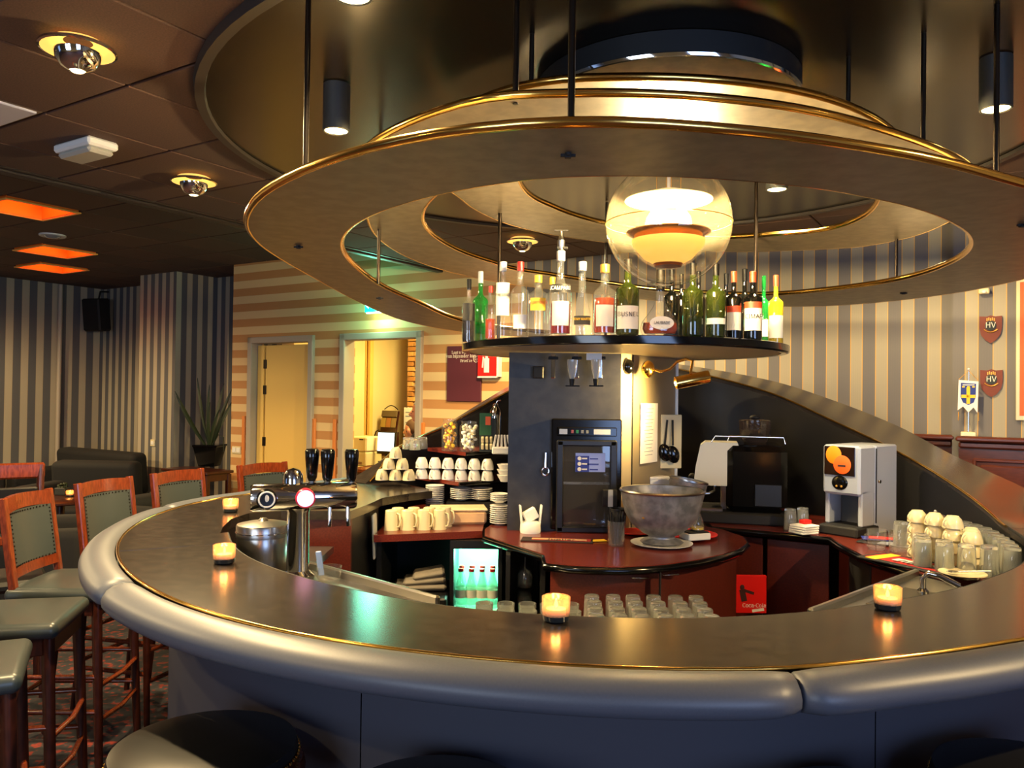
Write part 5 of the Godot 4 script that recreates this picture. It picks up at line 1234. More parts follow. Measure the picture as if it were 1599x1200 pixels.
# ---------------------------------------------------------------- inside the bar, right
func inside_right():
	var h := 0.95
	var t := thing("side_counter", "reddish side counter below the rising ribbon with dark red cupboard fronts", "counter", Vector3.ZERO)
	var fe := [Vector2(1.08, -4.27), Vector2(1.32, -4.15), Vector2(1.60, -3.98), Vector2(1.575, -3.80), Vector2(1.56, -3.53), Vector2(1.61, -3.28), Vector2(1.66, -3.05)]
	var poly: Array = fe.duplicate()
	for d in [250, 262, 275, 288, 300, 312, 324, 336]: var q := pol(d, interp(T_GI, d) - 0.012); poly.append(Vector2(q.x, q.z))
	obj("worktop", pr(poly, h - 0.035, h), M.redtop, t)
	var ed := []
	for q in fe: ed.append(Vector3(q.x, h - 0.018, q.y))
	obj("edge_band", tb(ed, 0.018, 6), M.blackgloss, t)
	for i in fe.size() - 1:
		var a: Vector2 = fe[i]; var b: Vector2 = fe[i + 1]
		var m := (a + b) / 2.0; var dir := (b - a).normalized(); var off := Vector2(-dir.y, dir.x) * -0.05
		if off.dot(Vector2(CX, CZ) - m) > 0: off = -off
		obj("cupboard_front", bx(Vector3(m.x + off.x, 0.45, m.y + off.y), Vector3((b - a).length() - 0.02, 0.90, 0.02), Basis(Vector3.UP, -dir.angle()), 0.003), M.redpanel if i != 3 else M.blackmat, t)
	# red drinks crate
	var ck := thing("red_drinks_sign", "red panel with white script and a dark figure under the counter", "sign", pd(1172, 928, 4.0))
	obj("panel", bx(Vector3.ZERO, Vector3(0.155, 0.19, 0.02), Basis(), 0.003), mat(Color(0.86, 0.06, 0.04), 0.4), ck)
	text(ck, "Coca-Cola", 0.026, Vector3(0.016, -0.055, 0.0105), Basis(), M.white, "serif_lettering")
	var fg := S(); sphere(fg, Vector3(-0.045, 0.035, 0.0108), Vector3(0.012, 0.014, 0.001), 10); box(fg, Vector3(-0.04, -0.005, 0.0108), Vector3(0.028, 0.06, 0.001), Basis(Vector3.BACK, 0.2)); box(fg, Vector3(-0.01, 0.012, 0.0108), Vector3(0.05, 0.014, 0.001), Basis(Vector3.BACK, -0.3))
	obj("figure", fg, mat(Color(0.22, 0.03, 0.03), 0.6), ck)
	obj("white_ribbon", bx(Vector3(0.035, -0.078, 0.0105), Vector3(0.06, 0.014, 0.001), Basis(Vector3.BACK, 0.15)), M.white, ck)
	# steel sink
	var s := thing("bar_sink", "stainless steel sink worktop inside the front of the bar", "sink", Vector3.ZERO)
	var sp_ := [Vector2(0.95, -2.52), Vector2(1.60, -3.13)]
	for d in [236, 228, 220, 212, 204, 196]: var q := pol(d, interp(T_GI, d) - 0.012); sp_.append(Vector2(q.x, q.z))
	obj("worktop", pr(sp_, h - 0.03, h), M.steel, s)
	var e0 := Vector3(0.95, h + 0.008, -2.52); var e1 := Vector3(1.60, h + 0.008, -3.13)
	obj("raised_edge", bx((e0 + e1) / 2, Vector3(0.022, 0.035, (e1 - e0).length()), Basis.looking_at((e1 - e0).normalized()), 0.006), M.steel, s)
	obj("apron", bx((e0 + e1) / 2 + Vector3(0.012, -0.47, 0.012), Vector3(0.015, 0.85, (e1 - e0).length()), Basis.looking_at((e1 - e0).normalized())), M.blackmat, s)
	var bw := Basis.looking_at((e1 - e0).normalized())
	var bc := (e0 + e1) / 2 + bw * Vector3(0.16, 0, -0.02)
	obj("basin", bx(Vector3(bc.x, h + 0.001, bc.z), Vector3(0.22, 0.004, 0.34), bw, 0.002), mat(Color(0.38, 0.37, 0.35), 0.35, 1.0), s)
	var ta := ph(1441, 928, h)
	obj("tap", tb([ta, ta + Vector3(0, 0.055, 0), ta + Vector3(0.015, 0.075, 0.005), ta + Vector3(0.05, 0.068, 0.02), ta + Vector3(0.105, 0.04, 0.045)], 0.010, 10), M.chrome, s, "bent chrome tap")
	obj("tap_base", lt(v2([0, 0, 0.02, 0, 0.02, 0.012, 0.012, 0.02]), 18, Transform3D(Basis(), ta)), M.chrome, s)
	# ash plate with cutlery
	var pl := thing("cream_plate", "cream plate with a spoon and fork by the sink", "plate", ph(1503, 905, h) + Vector3(0, 0.012, 0))
	obj("plate", lt(v2([0, 0.002, 0.05, 0.0, 0.085, 0.012, 0.084, 0.015, 0.05, 0.006, 0, 0.006]), 30), M.cream_china, pl)
	var sn := thing("spoon", "steel spoon resting across the cream plate", "spoon", pl.position + Vector3(0.005, 0.017, 0))
	obj("handle", tb([Vector3(-0.03, 0, 0), Vector3(0.10, 0.006, 0.01)], 0.004, 6), M.steel, sn)
	obj("bowl", sp(Vector3(-0.045, 0, 0), Vector3(0.022, 0.004, 0.014), 12), M.steel, sn)
	# bar runner, leaflets
	var br := thing("bar_runner", "red black and yellow bar runner on the side counter", "bar runner", ph(1432, 884, h), deg_to_rad(-62))
	obj("runner", bx(Vector3(0, 0.004, 0), Vector3(0.44, 0.008, 0.19), Basis(), 0.002), M.blackmat, br)
	var rf := obj("red_field", bx(Vector3(0.0, 0.0085, 0.0), Vector3(0.40, 0.001, 0.13)), mat(Color(0.68, 0.08, 0.05), 0.8), br)
	obj("yellow_field", bx(Vector3(-0.16, 0.0092, 0.0), Vector3(0.05, 0.001, 0.17)), M.yellow, br)
	obj("white_field", bx(Vector3(0.03, 0.0095, 0.0), Vector3(0.26, 0.001, 0.05)), M.label, br)
	text(rf, "Jupiler", 0.07, Vector3(0.03, 0.0105, 0.016), Basis(Vector3.RIGHT, -PI / 2), M.ink)
	var lf := thing("menu_folder", "open dark folder with red and blue leaflets on the side counter", "leaflets", ph(1375, 848, h), deg_to_rad(-30))
	obj("folder", bx(Vector3(0.03, 0.004, 0.02), Vector3(0.24, 0.008, 0.14), Basis(Vector3.UP, -0.2), 0.002), M.blackmat, lf)
	obj("leaflet", bx(Vector3(0, 0.016, -0.02), Vector3(0.17, 0.003, 0.10), Basis(Vector3.UP, 0.2)), M.blue, lf)
	obj("leaflet", bx(Vector3(0.005, 0.02, -0.02), Vector3(0.12, 0.003, 0.07), Basis(Vector3.UP, 0.1)), M.red, lf)
	obj("leaflet", bx(Vector3(0.08, 0.0095, 0.06), Vector3(0.16, 0.003, 0.09), Basis(Vector3.UP, -0.2)), M.grey, lf)
	coffee_machine(); juice_machine()
	# utensils hanging at the column side
	var uh := thing("hanging_utensils", "black ladles hung on a white board beside the column", "utensils", pd(1043, 690, 4.42))
	obj("board", bx(Vector3(0.02, 0.0, -0.015), Vector3(0.13, 0.30, 0.012), Basis(Vector3.UP, 0.3), 0.004), M.cream_china, uh)
	obj("board", bx(Vector3(-0.055, -0.02, -0.02), Vector3(0.03, 0.34, 0.02), Basis(), 0.004), M.blackmat, uh)
	for k in 2:
		obj("ladle", sp(Vector3(-0.02 + 0.045 * k, -0.06 - 0.01 * k, 0.02), Vector3(0.036, 0.05, 0.02), 16, Basis(Vector3.BACK, 0.3)), M.blackgloss, uh)
		obj("ladle_handle", tb([Vector3(-0.02 + 0.045 * k, -0.02, 0.015), Vector3(-0.005 + 0.03 * k, 0.12, 0.0)], 0.006, 6), M.blackmat, uh)
	var bk := thing("steel_bucket", "tilted grey steel bucket behind the metal bowl", "bucket", Vector3(0.90, 0.968, -4.21), 0)
	var tlt := Basis(Vector3.BACK, -0.18)
	obj("body", lt(v2([0, 0.01, 0.075, 0.01, 0.08, 0.015, 0.10, 0.235, 0.097, 0.237, 0.076, 0.02, 0, 0.018]), 30, Transform3D(tlt, Vector3.ZERO)), M.zinc, bk)
	obj("rim", lt(v2([0.097, 0.23, 0.104, 0.232, 0.104, 0.241, 0.097, 0.24]), 30, Transform3D(tlt, Vector3.ZERO)), M.steel, bk)
	var wb := thing("white_box", "white box standing behind the steel bucket", "box", Vector3(0.80, 0.951, -4.36))
	obj("box", bx(Vector3(0, 0.12, 0), Vector3(0.13, 0.24, 0.06), Basis(Vector3.UP, 0.5), 0.004), M.white, wb)
	obj("lid", bx(Vector3(0, 0.245, 0), Vector3(0.135, 0.015, 0.065), Basis(Vector3.UP, 0.5), 0.003), M.paper, wb)
	# cups and glasses on the right
	var src := cup("cream cup stacked upside down among the glasses", "cream cups stacked on the side counter", M.cream_china, true, 0.041, 0.05)
	var spots := []
	for lay in 4:
		for i in 4:
			if lay == 3 and i == 3: continue      # top layer is one cup short
			for r in 2:
				if r == 1 and lay == 3: continue
				spots.append([Vector3(1.79 + 0.035 * i + 0.05 * r, h + 0.001 + 0.051 * lay, -3.50 + 0.078 * i - 0.09 * r), -2.72])
	scatter(src, spots)
	var lg := thing("metal_pot_lid", "steel lid lying on top of the stacked cups", "lid", Vector3(1.876, 1.112, -3.513))
	obj("lid", lt(v2([0.05, 0, 0.054, 0.004, 0.04, 0.02, 0, 0.028]), 26), M.steel, lg)
	obj("knob", sp(Vector3(0, 0.034, 0), Vector3(0.008, 0.009, 0.008), 10), M.steel, lg)
	var tg := tumbler("clear ribbed tumbler in the crowd of glasses on the side counter", "tumblers crowded on the side counter", true, 0.036, 0.12)
	spots = []
	var cups_at := []
	for i in 4:
		for r in 2: cups_at.append(Vector2(1.79 + 0.035 * i + 0.05 * r, -3.50 + 0.078 * i - 0.09 * r))
	for i in 9:
		for r in 5:
			var a := 274.0 - i * 2.95
			var p := pol(a, interp(T_GI, a) - 0.055 - r * 0.078, h + 0.001)
			var clear := p.x > 1.68
			for c in cups_at:
				if c.distance_to(Vector2(p.x, p.z)) < 0.082: clear = false
			if clear: spots.append(p)
	scatter(tg, spots)
	var mg := thing("glass_mug", "clear glass mug with handle beside the juice dispenser", "glass mug", Vector3.ZERO, 0, "glass mugs beside the juice dispenser")
	obj("wall", lt(v2([0, 0.0, 0.034, 0.0, 0.04, 0.01, 0.043, 0.09, 0.040, 0.092, 0.036, 0.012, 0, 0.01]), 20), M.glass, mg)
	obj("handle", tb([Vector3(-0.04, 0.075, 0), Vector3(-0.062, 0.07, 0), Vector3(-0.068, 0.045, 0), Vector3(-0.06, 0.022, 0), Vector3(-0.039, 0.018, 0)], 0.005, 6), M.glass, mg)
	scatter(mg, [[Vector3(1.685, h, -3.66), 0.3], [Vector3(1.765, h, -3.62), 0.6]])
	var sg := tumbler("clear tumbler beside the napkins left of the juice dispenser", "tumblers between coffee machine and juice dispenser", true, 0.033, 0.11)
	scatter(sg, [Vector3(1.47, h, -4.18), Vector3(1.55, h, -4.22)])
	var np := thing("napkin_stack", "stack of white paper napkins left of the juice dispenser", "napkins", Vector3(1.50, h, -4.07), 0.4)
	for i in 4: obj("napkin", bx(Vector3(0.002 * i, 0.006 + i * 0.011, 0), Vector3(0.11, 0.010, 0.10), Basis(Vector3.UP, 0.05 * i), 0.003), M.paper, np)
	obj("red_packet", bx(Vector3(0.03, 0.055, -0.02), Vector3(0.05, 0.02, 0.04), Basis(), 0.003), M.red, np)
func coffee_machine():
	var p := Vector3(1.29, 0.95, -4.55)
	var t := thing("coffee_machine", "large black espresso machine with cream side and bean hopper", "coffee machine", p, deg_to_rad(-14))
	# side profile extruded: cream head on the left, black body
	var prof := v2([-0.20, 0.20, -0.235, 0.20, -0.225, 0.30, -0.20, 0.42, -0.175, 0.44, 0.0, 0.44, 0.03, 0.36, 0.02, 0.26, 0.0, 0.20])
	var flip := Transform3D(Basis(Vector3(1, 0, 0), Vector3(0, 0, 1), Vector3(0, 1, 0)), Vector3.ZERO)
	var st := S(); prism(st, prof, 0.0, 0.20, Transform3D(Basis(Vector3.RIGHT, Vector3.BACK, Vector3.UP), Vector3(0, 0, -0.02)))
	obj("cream_head", st, mat(Color(0.80, 0.79, 0.72), 0.4), t)
	obj("body", bx(Vector3(0.10, 0.245, 0.0), Vector3(0.32, 0.37, 0.42), Basis(), 0.035), M.blackgloss, t)
	obj("foot_plate", bx(Vector3(0.03, 0.03, 0.02), Vector3(0.46, 0.06, 0.44), Basis(), 0.008), M.blackmat, t)
	obj("leg_panel", bx(Vector3(-0.07, 0.13, 0.06), Vector3(0.035, 0.19, 0.05), Basis(), 0.004), M.steel, t)
	obj("drip_tray", bx(Vector3(-0.15, 0.066, 0.08), Vector3(0.15, 0.02, 0.20), Basis(), 0.004), M.steel, t)
	obj("spout", tb([Vector3(-0.12, 0.20, 0.1), Vector3(-0.12, 0.165, 0.1), Vector3(-0.15, 0.15, 0.12), Vector3(-0.185, 0.145, 0.12)], 0.008, 8), M.chrome, t)
	obj("knob", sp(Vector3(-0.245, 0.235, 0.06), Vector3(0.022, 0.02, 0.022), 14), M.blackmat, t)
	var rl := S()
	tube(rl, [Vector3(-0.14, 0.44, 0.18), Vector3(-0.12, 0.475, 0.18), Vector3(0.24, 0.475, 0.18), Vector3(0.25, 0.44, 0.18)], 0.005, 6)
	tube(rl, [Vector3(-0.05, 0.44, 0.0), Vector3(-0.04, 0.47, 0.0), Vector3(0.24, 0.47, 0.0)], 0.005, 6)
	obj("cup_rail", rl, M.chrome, t)
	var hp := obj("bean_hopper", lt(v2([0.06, 0.43, 0.085, 0.47, 0.088, 0.56, 0.08, 0.565, 0.0, 0.57]), 24, Transform3D(Basis(), Vector3(0.10, 0, 0.0))), pane(Color(0.25, 0.20, 0.17), 0.55), t)
	obj("beans", lt(v2([0, 0.44, 0.06, 0.44, 0.078, 0.475, 0.078, 0.505, 0, 0.51]), 20, Transform3D(Basis(), Vector3(0.10, 0, 0.0))), mat(Color(0.08, 0.05, 0.03), 0.7), hp)
	obj("hopper_knob", sp(Vector3(0.10, 0.578, 0.0), Vector3(0.03, 0.014, 0.03), 14), M.blackmat, hp)
	for i in 9: obj("vent_slat", bx(Vector3(0.262, 0.20 + i * 0.019, 0.05), Vector3(0.006, 0.007, 0.22), Basis(), 0.002), M.blackmat, t)
	obj("hatch", bx(Vector3(0.16, 0.16, 0.214), Vector3(0.14, 0.12, 0.006), Basis(), 0.003), M.black, t)
func juice_machine():
	var p := Vector3(1.745, 0.95, -4.08)
	var t := thing("juice_dispenser", "grey juice dispenser with a glowing orange picture on its front", "juice dispenser", p, deg_to_rad(-52))
	var g := mat(Color(0.60, 0.63, 0.68), 0.35)
	obj("rear_body", bx(Vector3(0.0, 0.23, -0.17), Vector3(0.20, 0.45, 0.22), Basis(), 0.008), g, t)
	obj("front_body", bx(Vector3(0, 0.33, 0.02), Vector3(0.20, 0.25, 0.16), Basis(), 0.012), g, t)
	for s in [-1.0, 1.0]: obj("cheek", bx(Vector3(s * 0.088, 0.14, 0.015), Vector3(0.024, 0.18, 0.12), Basis(), 0.006), g, t)
	pass
	obj("recess", bx(Vector3(0, 0.14, -0.055), Vector3(0.16, 0.18, 0.01)), mat(Color(0.30, 0.31, 0.33), 0.5), t)
	obj("drip_base", bx(Vector3(0, 0.025, 0.02), Vector3(0.21, 0.05, 0.22), Basis(), 0.008), M.blackmat, t)
	var pic := obj("picture", bx(Vector3(-0.005, 0.375, 0.103), Vector3(0.165, 0.145, 0.005), Basis(), 0.002), mat(Color(0.10, 0.05, 0.03), 0.2), t, "picture of glowing oranges")
	obj("orange", lt(v2([0.042, 0.0, 0.038, 0.002, 0, 0.003]), 24, Transform3D(Basis(Vector3.RIGHT, PI / 2) * Basis.from_scale(Vector3(1, 1, 1.1)), Vector3(-0.035, 0.405, 0.106))), glow(Color(0.95, 0.50, 0.05), 0.6), pic)  # both oranges emit in their own colour
	obj("orange", lt(v2([0.047, 0.0, 0.042, 0.002, 0, 0.003]), 24, Transform3D(Basis(Vector3.RIGHT, PI / 2), Vector3(0.012, 0.358, 0.108))), glow(Color(0.95, 0.33, 0.08), 0.7), pic)
	obj("dark_wordmark", bx(Vector3(0.012, 0.352, 0.1115), Vector3(0.042, 0.010, 0.001)), M.ink, pic)
	obj("control_panel", sp(Vector3(-0.005, 0.265, 0.098), Vector3(0.045, 0.038, 0.010), 20), M.blackgloss, t)
	for k in 2: obj("button", sp(Vector3(-0.018 + 0.026 * k, 0.248, 0.107), Vector3(0.006, 0.006, 0.004), 10), M.goldcap, t)
	obj("nozzle", lt(v2([0.012, 0.205, 0.022, 0.235, 0, 0.236]), 16, Transform3D(Basis(), Vector3(0, 0, 0.04))), M.blackmat, t)
	obj("lock", lt(v2([0.011, 0.0, 0.009, 0.008, 0, 0.009]), 14, Transform3D(Basis(Vector3.BACK, -PI / 2), Vector3(0.101, 0.27, -0.09))), M.chrome, t)
	obj("seam", bx(Vector3(0.1, 0.25, -0.065), Vector3(0.004, 0.38, 0.004)), M.blackmat, t)
# ---------------------------------------------------------------- seating
func bar_chair() -> Node3D:
	# origin on the floor under the seat centre, facing +z (back at -z)
	var t := thing("bar_chair", "", "bar chair", Vector3.ZERO, 0, "high bar chairs round the bar")
	var H := 0.78
	obj("seat", rb(Vector3(0, H - 0.028, 0.0), Vector3(0.43, 0.06, 0.42), 0.028, Basis(), 0.012), M.leather, t, "grey green leather seat")
	var fr := S()
	for s in [-1.0, 1.0]:
		box(fr, Vector3(s * 0.175, H - 0.085, 0), Vector3(0.024, 0.07, 0.36), Basis(), 0.003); box(fr, Vector3(0, H - 0.085, s * 0.175), Vector3(0.36, 0.07, 0.024), Basis(), 0.003)
	obj("seat_frame", fr, M.darkwood, t)
	for s in [-1.0, 1.0]:
		obj("leg", tb([Vector3(s * 0.18, H - 0.05, 0.17), Vector3(s * 0.195, 0.0, 0.20)], 0.024, 4, false, 0.018), M.darkwood, t)
		obj("back_leg", tb([Vector3(s * 0.18, H - 0.02, -0.18), Vector3(s * 0.185, 0.4, -0.19), Vector3(s * 0.195, 0.0, -0.23)], 0.025, 4, false, 0.018), M.darkwood, t)
		var ps := S(); box(ps, Vector3(0, H, -0.178) + Basis(Vector3.RIGHT, -0.14) * Vector3(s * 0.186, 0.18, 0), Vector3(0.034, 0.42, 0.030), Basis(Vector3.RIGHT, -0.14), 0.004)
		obj("back_post", ps, M.wood, t)
	for y in [0.25, 0.40]:
		var rg := S()
		for s in [-1.0, 1.0]:
			tube(rg, [Vector3(s * 0.19, y, 0.19), Vector3(s * 0.19, y, -0.20)], 0.011, 6)
		tube(rg, [Vector3(-0.19, y - 0.04, 0.19), Vector3(0, y - 0.04, 0.21), Vector3(0.19, y - 0.04, 0.19)], 0.011, 6)
		tube(rg, [Vector3(-0.19, y + 0.03, -0.20), Vector3(0.19, y + 0.03, -0.20)], 0.011, 6)
		obj("stretcher", rg, M.wood, t)
	var lean := Basis(Vector3.RIGHT, -0.14)
	# curved top rail and lower rail, leather panel between
	for k in 2:
		var y: float = [0.35, 0.06][k]; var hh: float = [0.065, 0.045][k]
		var st := S(); st.set_smooth_group(1)
		var n := 8
		for i in n:
			var f := func(j, yy, zz):
				var x = -0.172 + 0.344 * j / n; var bow = -0.028 * (1.0 - pow(2.0 * j / n - 1.0, 2.0)); var up = 0.012 * (1.0 - pow(2.0 * j / n - 1.0, 2.0)) if k == 0 else 0.0
				return Vector3(0, H, -0.178) + lean * Vector3(x, y + yy + up, bow + zz)
			st.set_smooth_group(1); quad(st, f.call(i, hh / 2, 0.014), f.call(i + 1, hh / 2, 0.014), f.call(i + 1, -hh / 2, 0.014), f.call(i, -hh / 2, 0.014))
			st.set_smooth_group(2); quad(st, f.call(i + 1, hh / 2, -0.014), f.call(i, hh / 2, -0.014), f.call(i, -hh / 2, -0.014), f.call(i + 1, -hh / 2, -0.014))
			st.set_smooth_group(3); quad(st, f.call(i, hh / 2, -0.014), f.call(i + 1, hh / 2, -0.014), f.call(i + 1, hh / 2, 0.014), f.call(i, hh / 2, 0.014))
			st.set_smooth_group(4); quad(st, f.call(i, -hh / 2, 0.014), f.call(i + 1, -hh / 2, 0.014), f.call(i + 1, -hh / 2, -0.014), f.call(i, -hh / 2, -0.014))
		obj("top_rail" if k == 0 else "lower_rail", st, M.wood, t)
	var pn := S(); pn.set_smooth_group(1)
	var na := S()
	for i in 8:
		var f := func(j, yy, zz):
			var x = -0.166 + 0.332 * j / 8.0; var bow = -0.028 * (1.0 - pow(2.0 * j / 8.0 - 1.0, 2.0))
			return Vector3(0, H, -0.178) + lean * Vector3(x, yy, bow + zz)
		pn.set_smooth_group(1); quad(pn, f.call(i, 0.325, 0.012), f.call(i + 1, 0.325, 0.012), f.call(i + 1, 0.075, 0.012), f.call(i, 0.075, 0.012))
		pn.set_smooth_group(2); quad(pn, f.call(i + 1, 0.325, -0.012), f.call(i, 0.325, -0.012), f.call(i, 0.075, -0.012), f.call(i + 1, 0.075, -0.012))
		for q in 2:
			for w in [-1.0, 1.0]:
				sphere(na, f.call(i + 0.5 * q, 0.316, w * 0.013), Vector3(0.005, 0.005, 0.004), 6)
				sphere(na, f.call(i + 0.5 * q, 0.086, w * 0.013), Vector3(0.005, 0.005, 0.004), 6)
	for i in 13:
		for w in [-1.0, 1.0]:
			for s in [-1.0, 1.0]:
				sphere(na, Vector3(0, H, -0.178) + lean * Vector3(s * 0.158, 0.086 + i * 0.018, w * 0.013 - 0.003), Vector3(0.005, 0.005, 0.004), 6)
	obj("leather_panel", pn, M.leather, t, "grey green leather back panel")
	var o := obj("nail_heads", na, M.darkmetal, t); o.set_meta("kind", "stuff")
	return t
func round_stool() -> Node3D:
	var t := thing("round_bar_stool", "", "bar stool", Vector3.ZERO, 0, "round backless stools at the bar")
	var H := 0.85
	obj("cushion", lt(v2([0.195, H - 0.05, 0.205, H - 0.03, 0.20, H - 0.012, 0.17, H - 0.001, 0.10, H + 0.006, 0, H + 0.008]), 48), M.darkleather, t, "dark leather round cushion")
	obj("seat_ring", lt(v2([0.10, H - 0.11, 0.20, H - 0.11, 0.215, H - 0.10, 0.222, H - 0.075, 0.215, H - 0.052, 0.195, H - 0.05]), 48), M.wood, t)
	var na := S()
	for i in 72: sphere(na, Vector3(0.206 * cos(TAU * i / 72), H - 0.036, 0.206 * sin(TAU * i / 72)), Vector3(0.005, 0.005, 0.005), 6)
	var o := obj("nail_heads", na, M.brass, t); o.set_meta("kind", "stuff")
	for i in 4:
		var a := PI / 4 + i * PI / 2
		obj("leg", tb([Vector3(0.14 * cos(a), H - 0.10, 0.14 * sin(a)), Vector3(0.17 * cos(a), 0.4, 0.17 * sin(a)), Vector3(0.22 * cos(a), 0, 0.22 * sin(a))], 0.022, 6, false, 0.016), M.darkwood, t)
	var rg := []
	for i in 24: rg.append(Vector3(0.19 * cos(TAU * i / 24), 0.30, 0.19 * sin(TAU * i / 24)))
	obj("foot_ring", tb(rg, 0.011, 6, true), M.wood, t)
	return t
func stools():
	var src := bar_chair()
	var A := [103.0, 90.0, 78.0, 66.0, 52.0]
	var labs := ["bar chair with broad gleaming leather seat next to the padded rail joint", "bar chair with nailed leather back second along the padded rail", "bar chair with nailed leather back beside the round table with a candle", "bar chair with nailed leather back in front of the plant stand", "bar chair behind the chrome beer tower in front of the yellow door"]
	for i in A.size():
		var p := pol(A[i], 2.45); var turn := atan2(CX - p.x, CZ - p.z)
		turn += [0.0, 0.05, -0.02, 0.05, 0.1][i]
		if i == 0: src.position = p; src.rotation.y = turn; src.set_meta("label", labs[0])
		else: copy(src, p, turn, labs[i])
	# one more chair tucked at the dark corner and round stools along the front
	var p2_ := pol(117.0, 2.50)
	copy(src, p2_, atan2(CX - p2_.x, CZ - p2_.z), "bar chair in shadow close under the padded rail joint")
	var rs := round_stool()
	var R := [[-0.685, -1.81, "round stool with brass nails and gleaming wooden ring at the bar front"], [-0.14, -1.575, "dark round stool in the middle of the bar front"], [0.70, -1.545, "dark round stool below the padded rail joint facing the sink"], [1.13, -1.70, "dark round stool at the blue lit end of the bar front"]]
	for i in R.size():
		var p := Vector3(R[i][0], 0, R[i][1])
		if i == 0: rs.position = p; rs.set_meta("label", R[0][2])
		else: copy(rs, p, 0.4 * i, R[i][2])
# ---------------------------------------------------------------- lounge on the left
func sofa(label: String, cat: String, at: Vector3, turn: float, w: float, d := 0.85, hb := 0.82) -> Node3D:
	var t := thing("sofa" if w > 1.2 else "armchair", label, cat, at, turn)
	obj("base", rb(Vector3(0, 0.17, 0), Vector3(w, 0.26, d), 0.04), M.sofa, t)
	obj("backrest", rb(Vector3(0, 0.42 + (hb - 0.42) / 2, -d / 2 + 0.11), Vector3(w, hb - 0.30, 0.22), 0.07, Basis(Vector3.RIGHT, 0.08)), M.sofa, t)
	for s in [-1.0, 1.0]: obj("armrest", rb(Vector3(s * (w / 2 - 0.10), 0.42, 0.02), Vector3(0.20, 0.46, d - 0.06), 0.06), M.sofa, t)
	var n := 2 if w > 1.2 else 1
	for i in n:
		obj("cushion", rb(Vector3((i - (n - 1) / 2.0) * (w - 0.4) / n, 0.36, 0.08), Vector3((w - 0.42) / n, 0.15, d - 0.25), 0.05), M.sofa, t)
	return t
func lounge():
	var ra := deg_to_rad(-32.0)
	sofa("long black sofa against the striped wall by the corner pipe", "sofa", rm(-10.6, 0, -3.9), ra + PI / 2, 2.0)
	sofa("black two seat sofa standing below the wall loudspeaker", "sofa", rm(-9.7, 0, -5.45), ra, 1.7)
	sofa("black armchair behind the round table with the candle", "armchair", pd(125, 760, 8.4) * Vector3(1, 0, 1), ra + 0.5, 0.95, 0.85, 0.80)
	sofa("black armchair near the round table's front edge", "armchair", pd(62, 800, 5.9) * Vector3(1, 0, 1), ra + 2.4, 0.9, 0.8, 0.62)
	sofa("black armchair in front of the plant stand", "armchair", pd(245, 790, 7.1) * Vector3(1, 0, 1), ra + 1.8, 0.85, 0.75, 0.62)
	var tp := ph(95, 779, 0.62)
	var t := thing("round_side_table", "round brown wooden table with candle and little plant", "table", Vector3(tp.x, 0, tp.z))
	obj("top", lt(v2([0, 0.59, 0.33, 0.59, 0.345, 0.60, 0.345, 0.615, 0.335, 0.62, 0, 0.62]), 40), M.darkwood, t)
	obj("pedestal", lt(v2([0.20, 0.0, 0.20, 0.02, 0.05, 0.05, 0.035, 0.1, 0.035, 0.59]), 20), M.darkwood, t)
	candle(ph(109, 776, 0.62), "tea light candle on the round brown table", 1.0, 0.012)
	var pp := thing("small_potted_plant", "tiny plant in a square grey pot on the round table", "plant", ph(97, 773, 0.62))
	obj("pot", bx(Vector3(0, 0.035, 0), Vector3(0.10, 0.07, 0.10), Basis(), 0.006), mat(Color(0.16, 0.17, 0.15), 0.6), pp)
	var lf := S()
	for i in 14: var a := i * 2.4; sphere(lf, Vector3(0.03 * cos(a), 0.075 + 0.015 * (i % 3), 0.03 * sin(a)), Vector3(0.018, 0.012, 0.014), 8)
	obj("foliage", lf, M.plant, pp)
	# dark wooden chair at the far left
	var wc := thing("dining_chair", "dark wooden chair with curved back beside the black sofas", "chair", pd(4, 800, 4.3) * Vector3(1, 0, 1), 0.6)
	obj("seat", bx(Vector3(0, 0.60, 0), Vector3(0.42, 0.06, 0.42), Basis(), 0.02), M.darkleather, wc)
	for s in [-1.0, 1.0]:
		obj("leg", tb([Vector3(s * 0.18, 0.57, 0.18), Vector3(s * 0.19, 0, 0.19)], 0.02, 6), M.darkwood, wc)
		obj("back_leg", tb([Vector3(s * 0.19, 1.20, -0.24), Vector3(s * 0.18, 0.60, -0.18), Vector3(s * 0.19, 0, -0.22)], 0.022, 6), M.darkwood, wc)
	obj("top_rail", bx(Vector3(0, 1.17, -0.235), Vector3(0.42, 0.09, 0.03), Basis(), 0.01), M.wood, wc)
	obj("back_panel", bx(Vector3(0, 0.95, -0.215), Vector3(0.35, 0.26, 0.025), Basis(Vector3.RIGHT, 0.1), 0.008), M.darkleather, wc)
	obj("lower_rail", bx(Vector3(0, 0.78, -0.20), Vector3(0.37, 0.05, 0.03), Basis(), 0.008), M.wood, wc)
	# plant stand
	var sp_ := ph(308, 733, 0.76)
	var st := thing("plant_stand", "dark wooden side table carrying the pointed leaf plant", "side table", Vector3(sp_.x, 0, sp_.z), ra)
	obj("top", bx(Vector3(0.0, 0.745, 0), Vector3(0.80, 0.03, 0.36), Basis(), 0.006), M.darkwood, st)
	obj("apron", bx(Vector3(0.0, 0.69, 0), Vector3(0.74, 0.08, 0.30), Basis(), 0.004), M.darkwood, st)
	for sx in [-1.0, 1.0]:
		for sz in [-1.0, 1.0]: obj("leg", bx(Vector3(sx * 0.355, 0.36, sz * 0.14), Vector3(0.05, 0.72, 0.05), Basis(), 0.004), M.darkwood, st)
	var pb := ph(327, 728, 0.762)
	var pl := thing("potted_plant", "plant with stiff pointed dark leaves in a black square pot", "plant", pb, ra + 0.5)
	var pt := S()
	var w0 := 0.10; var w1 := 0.155; var hh := 0.25
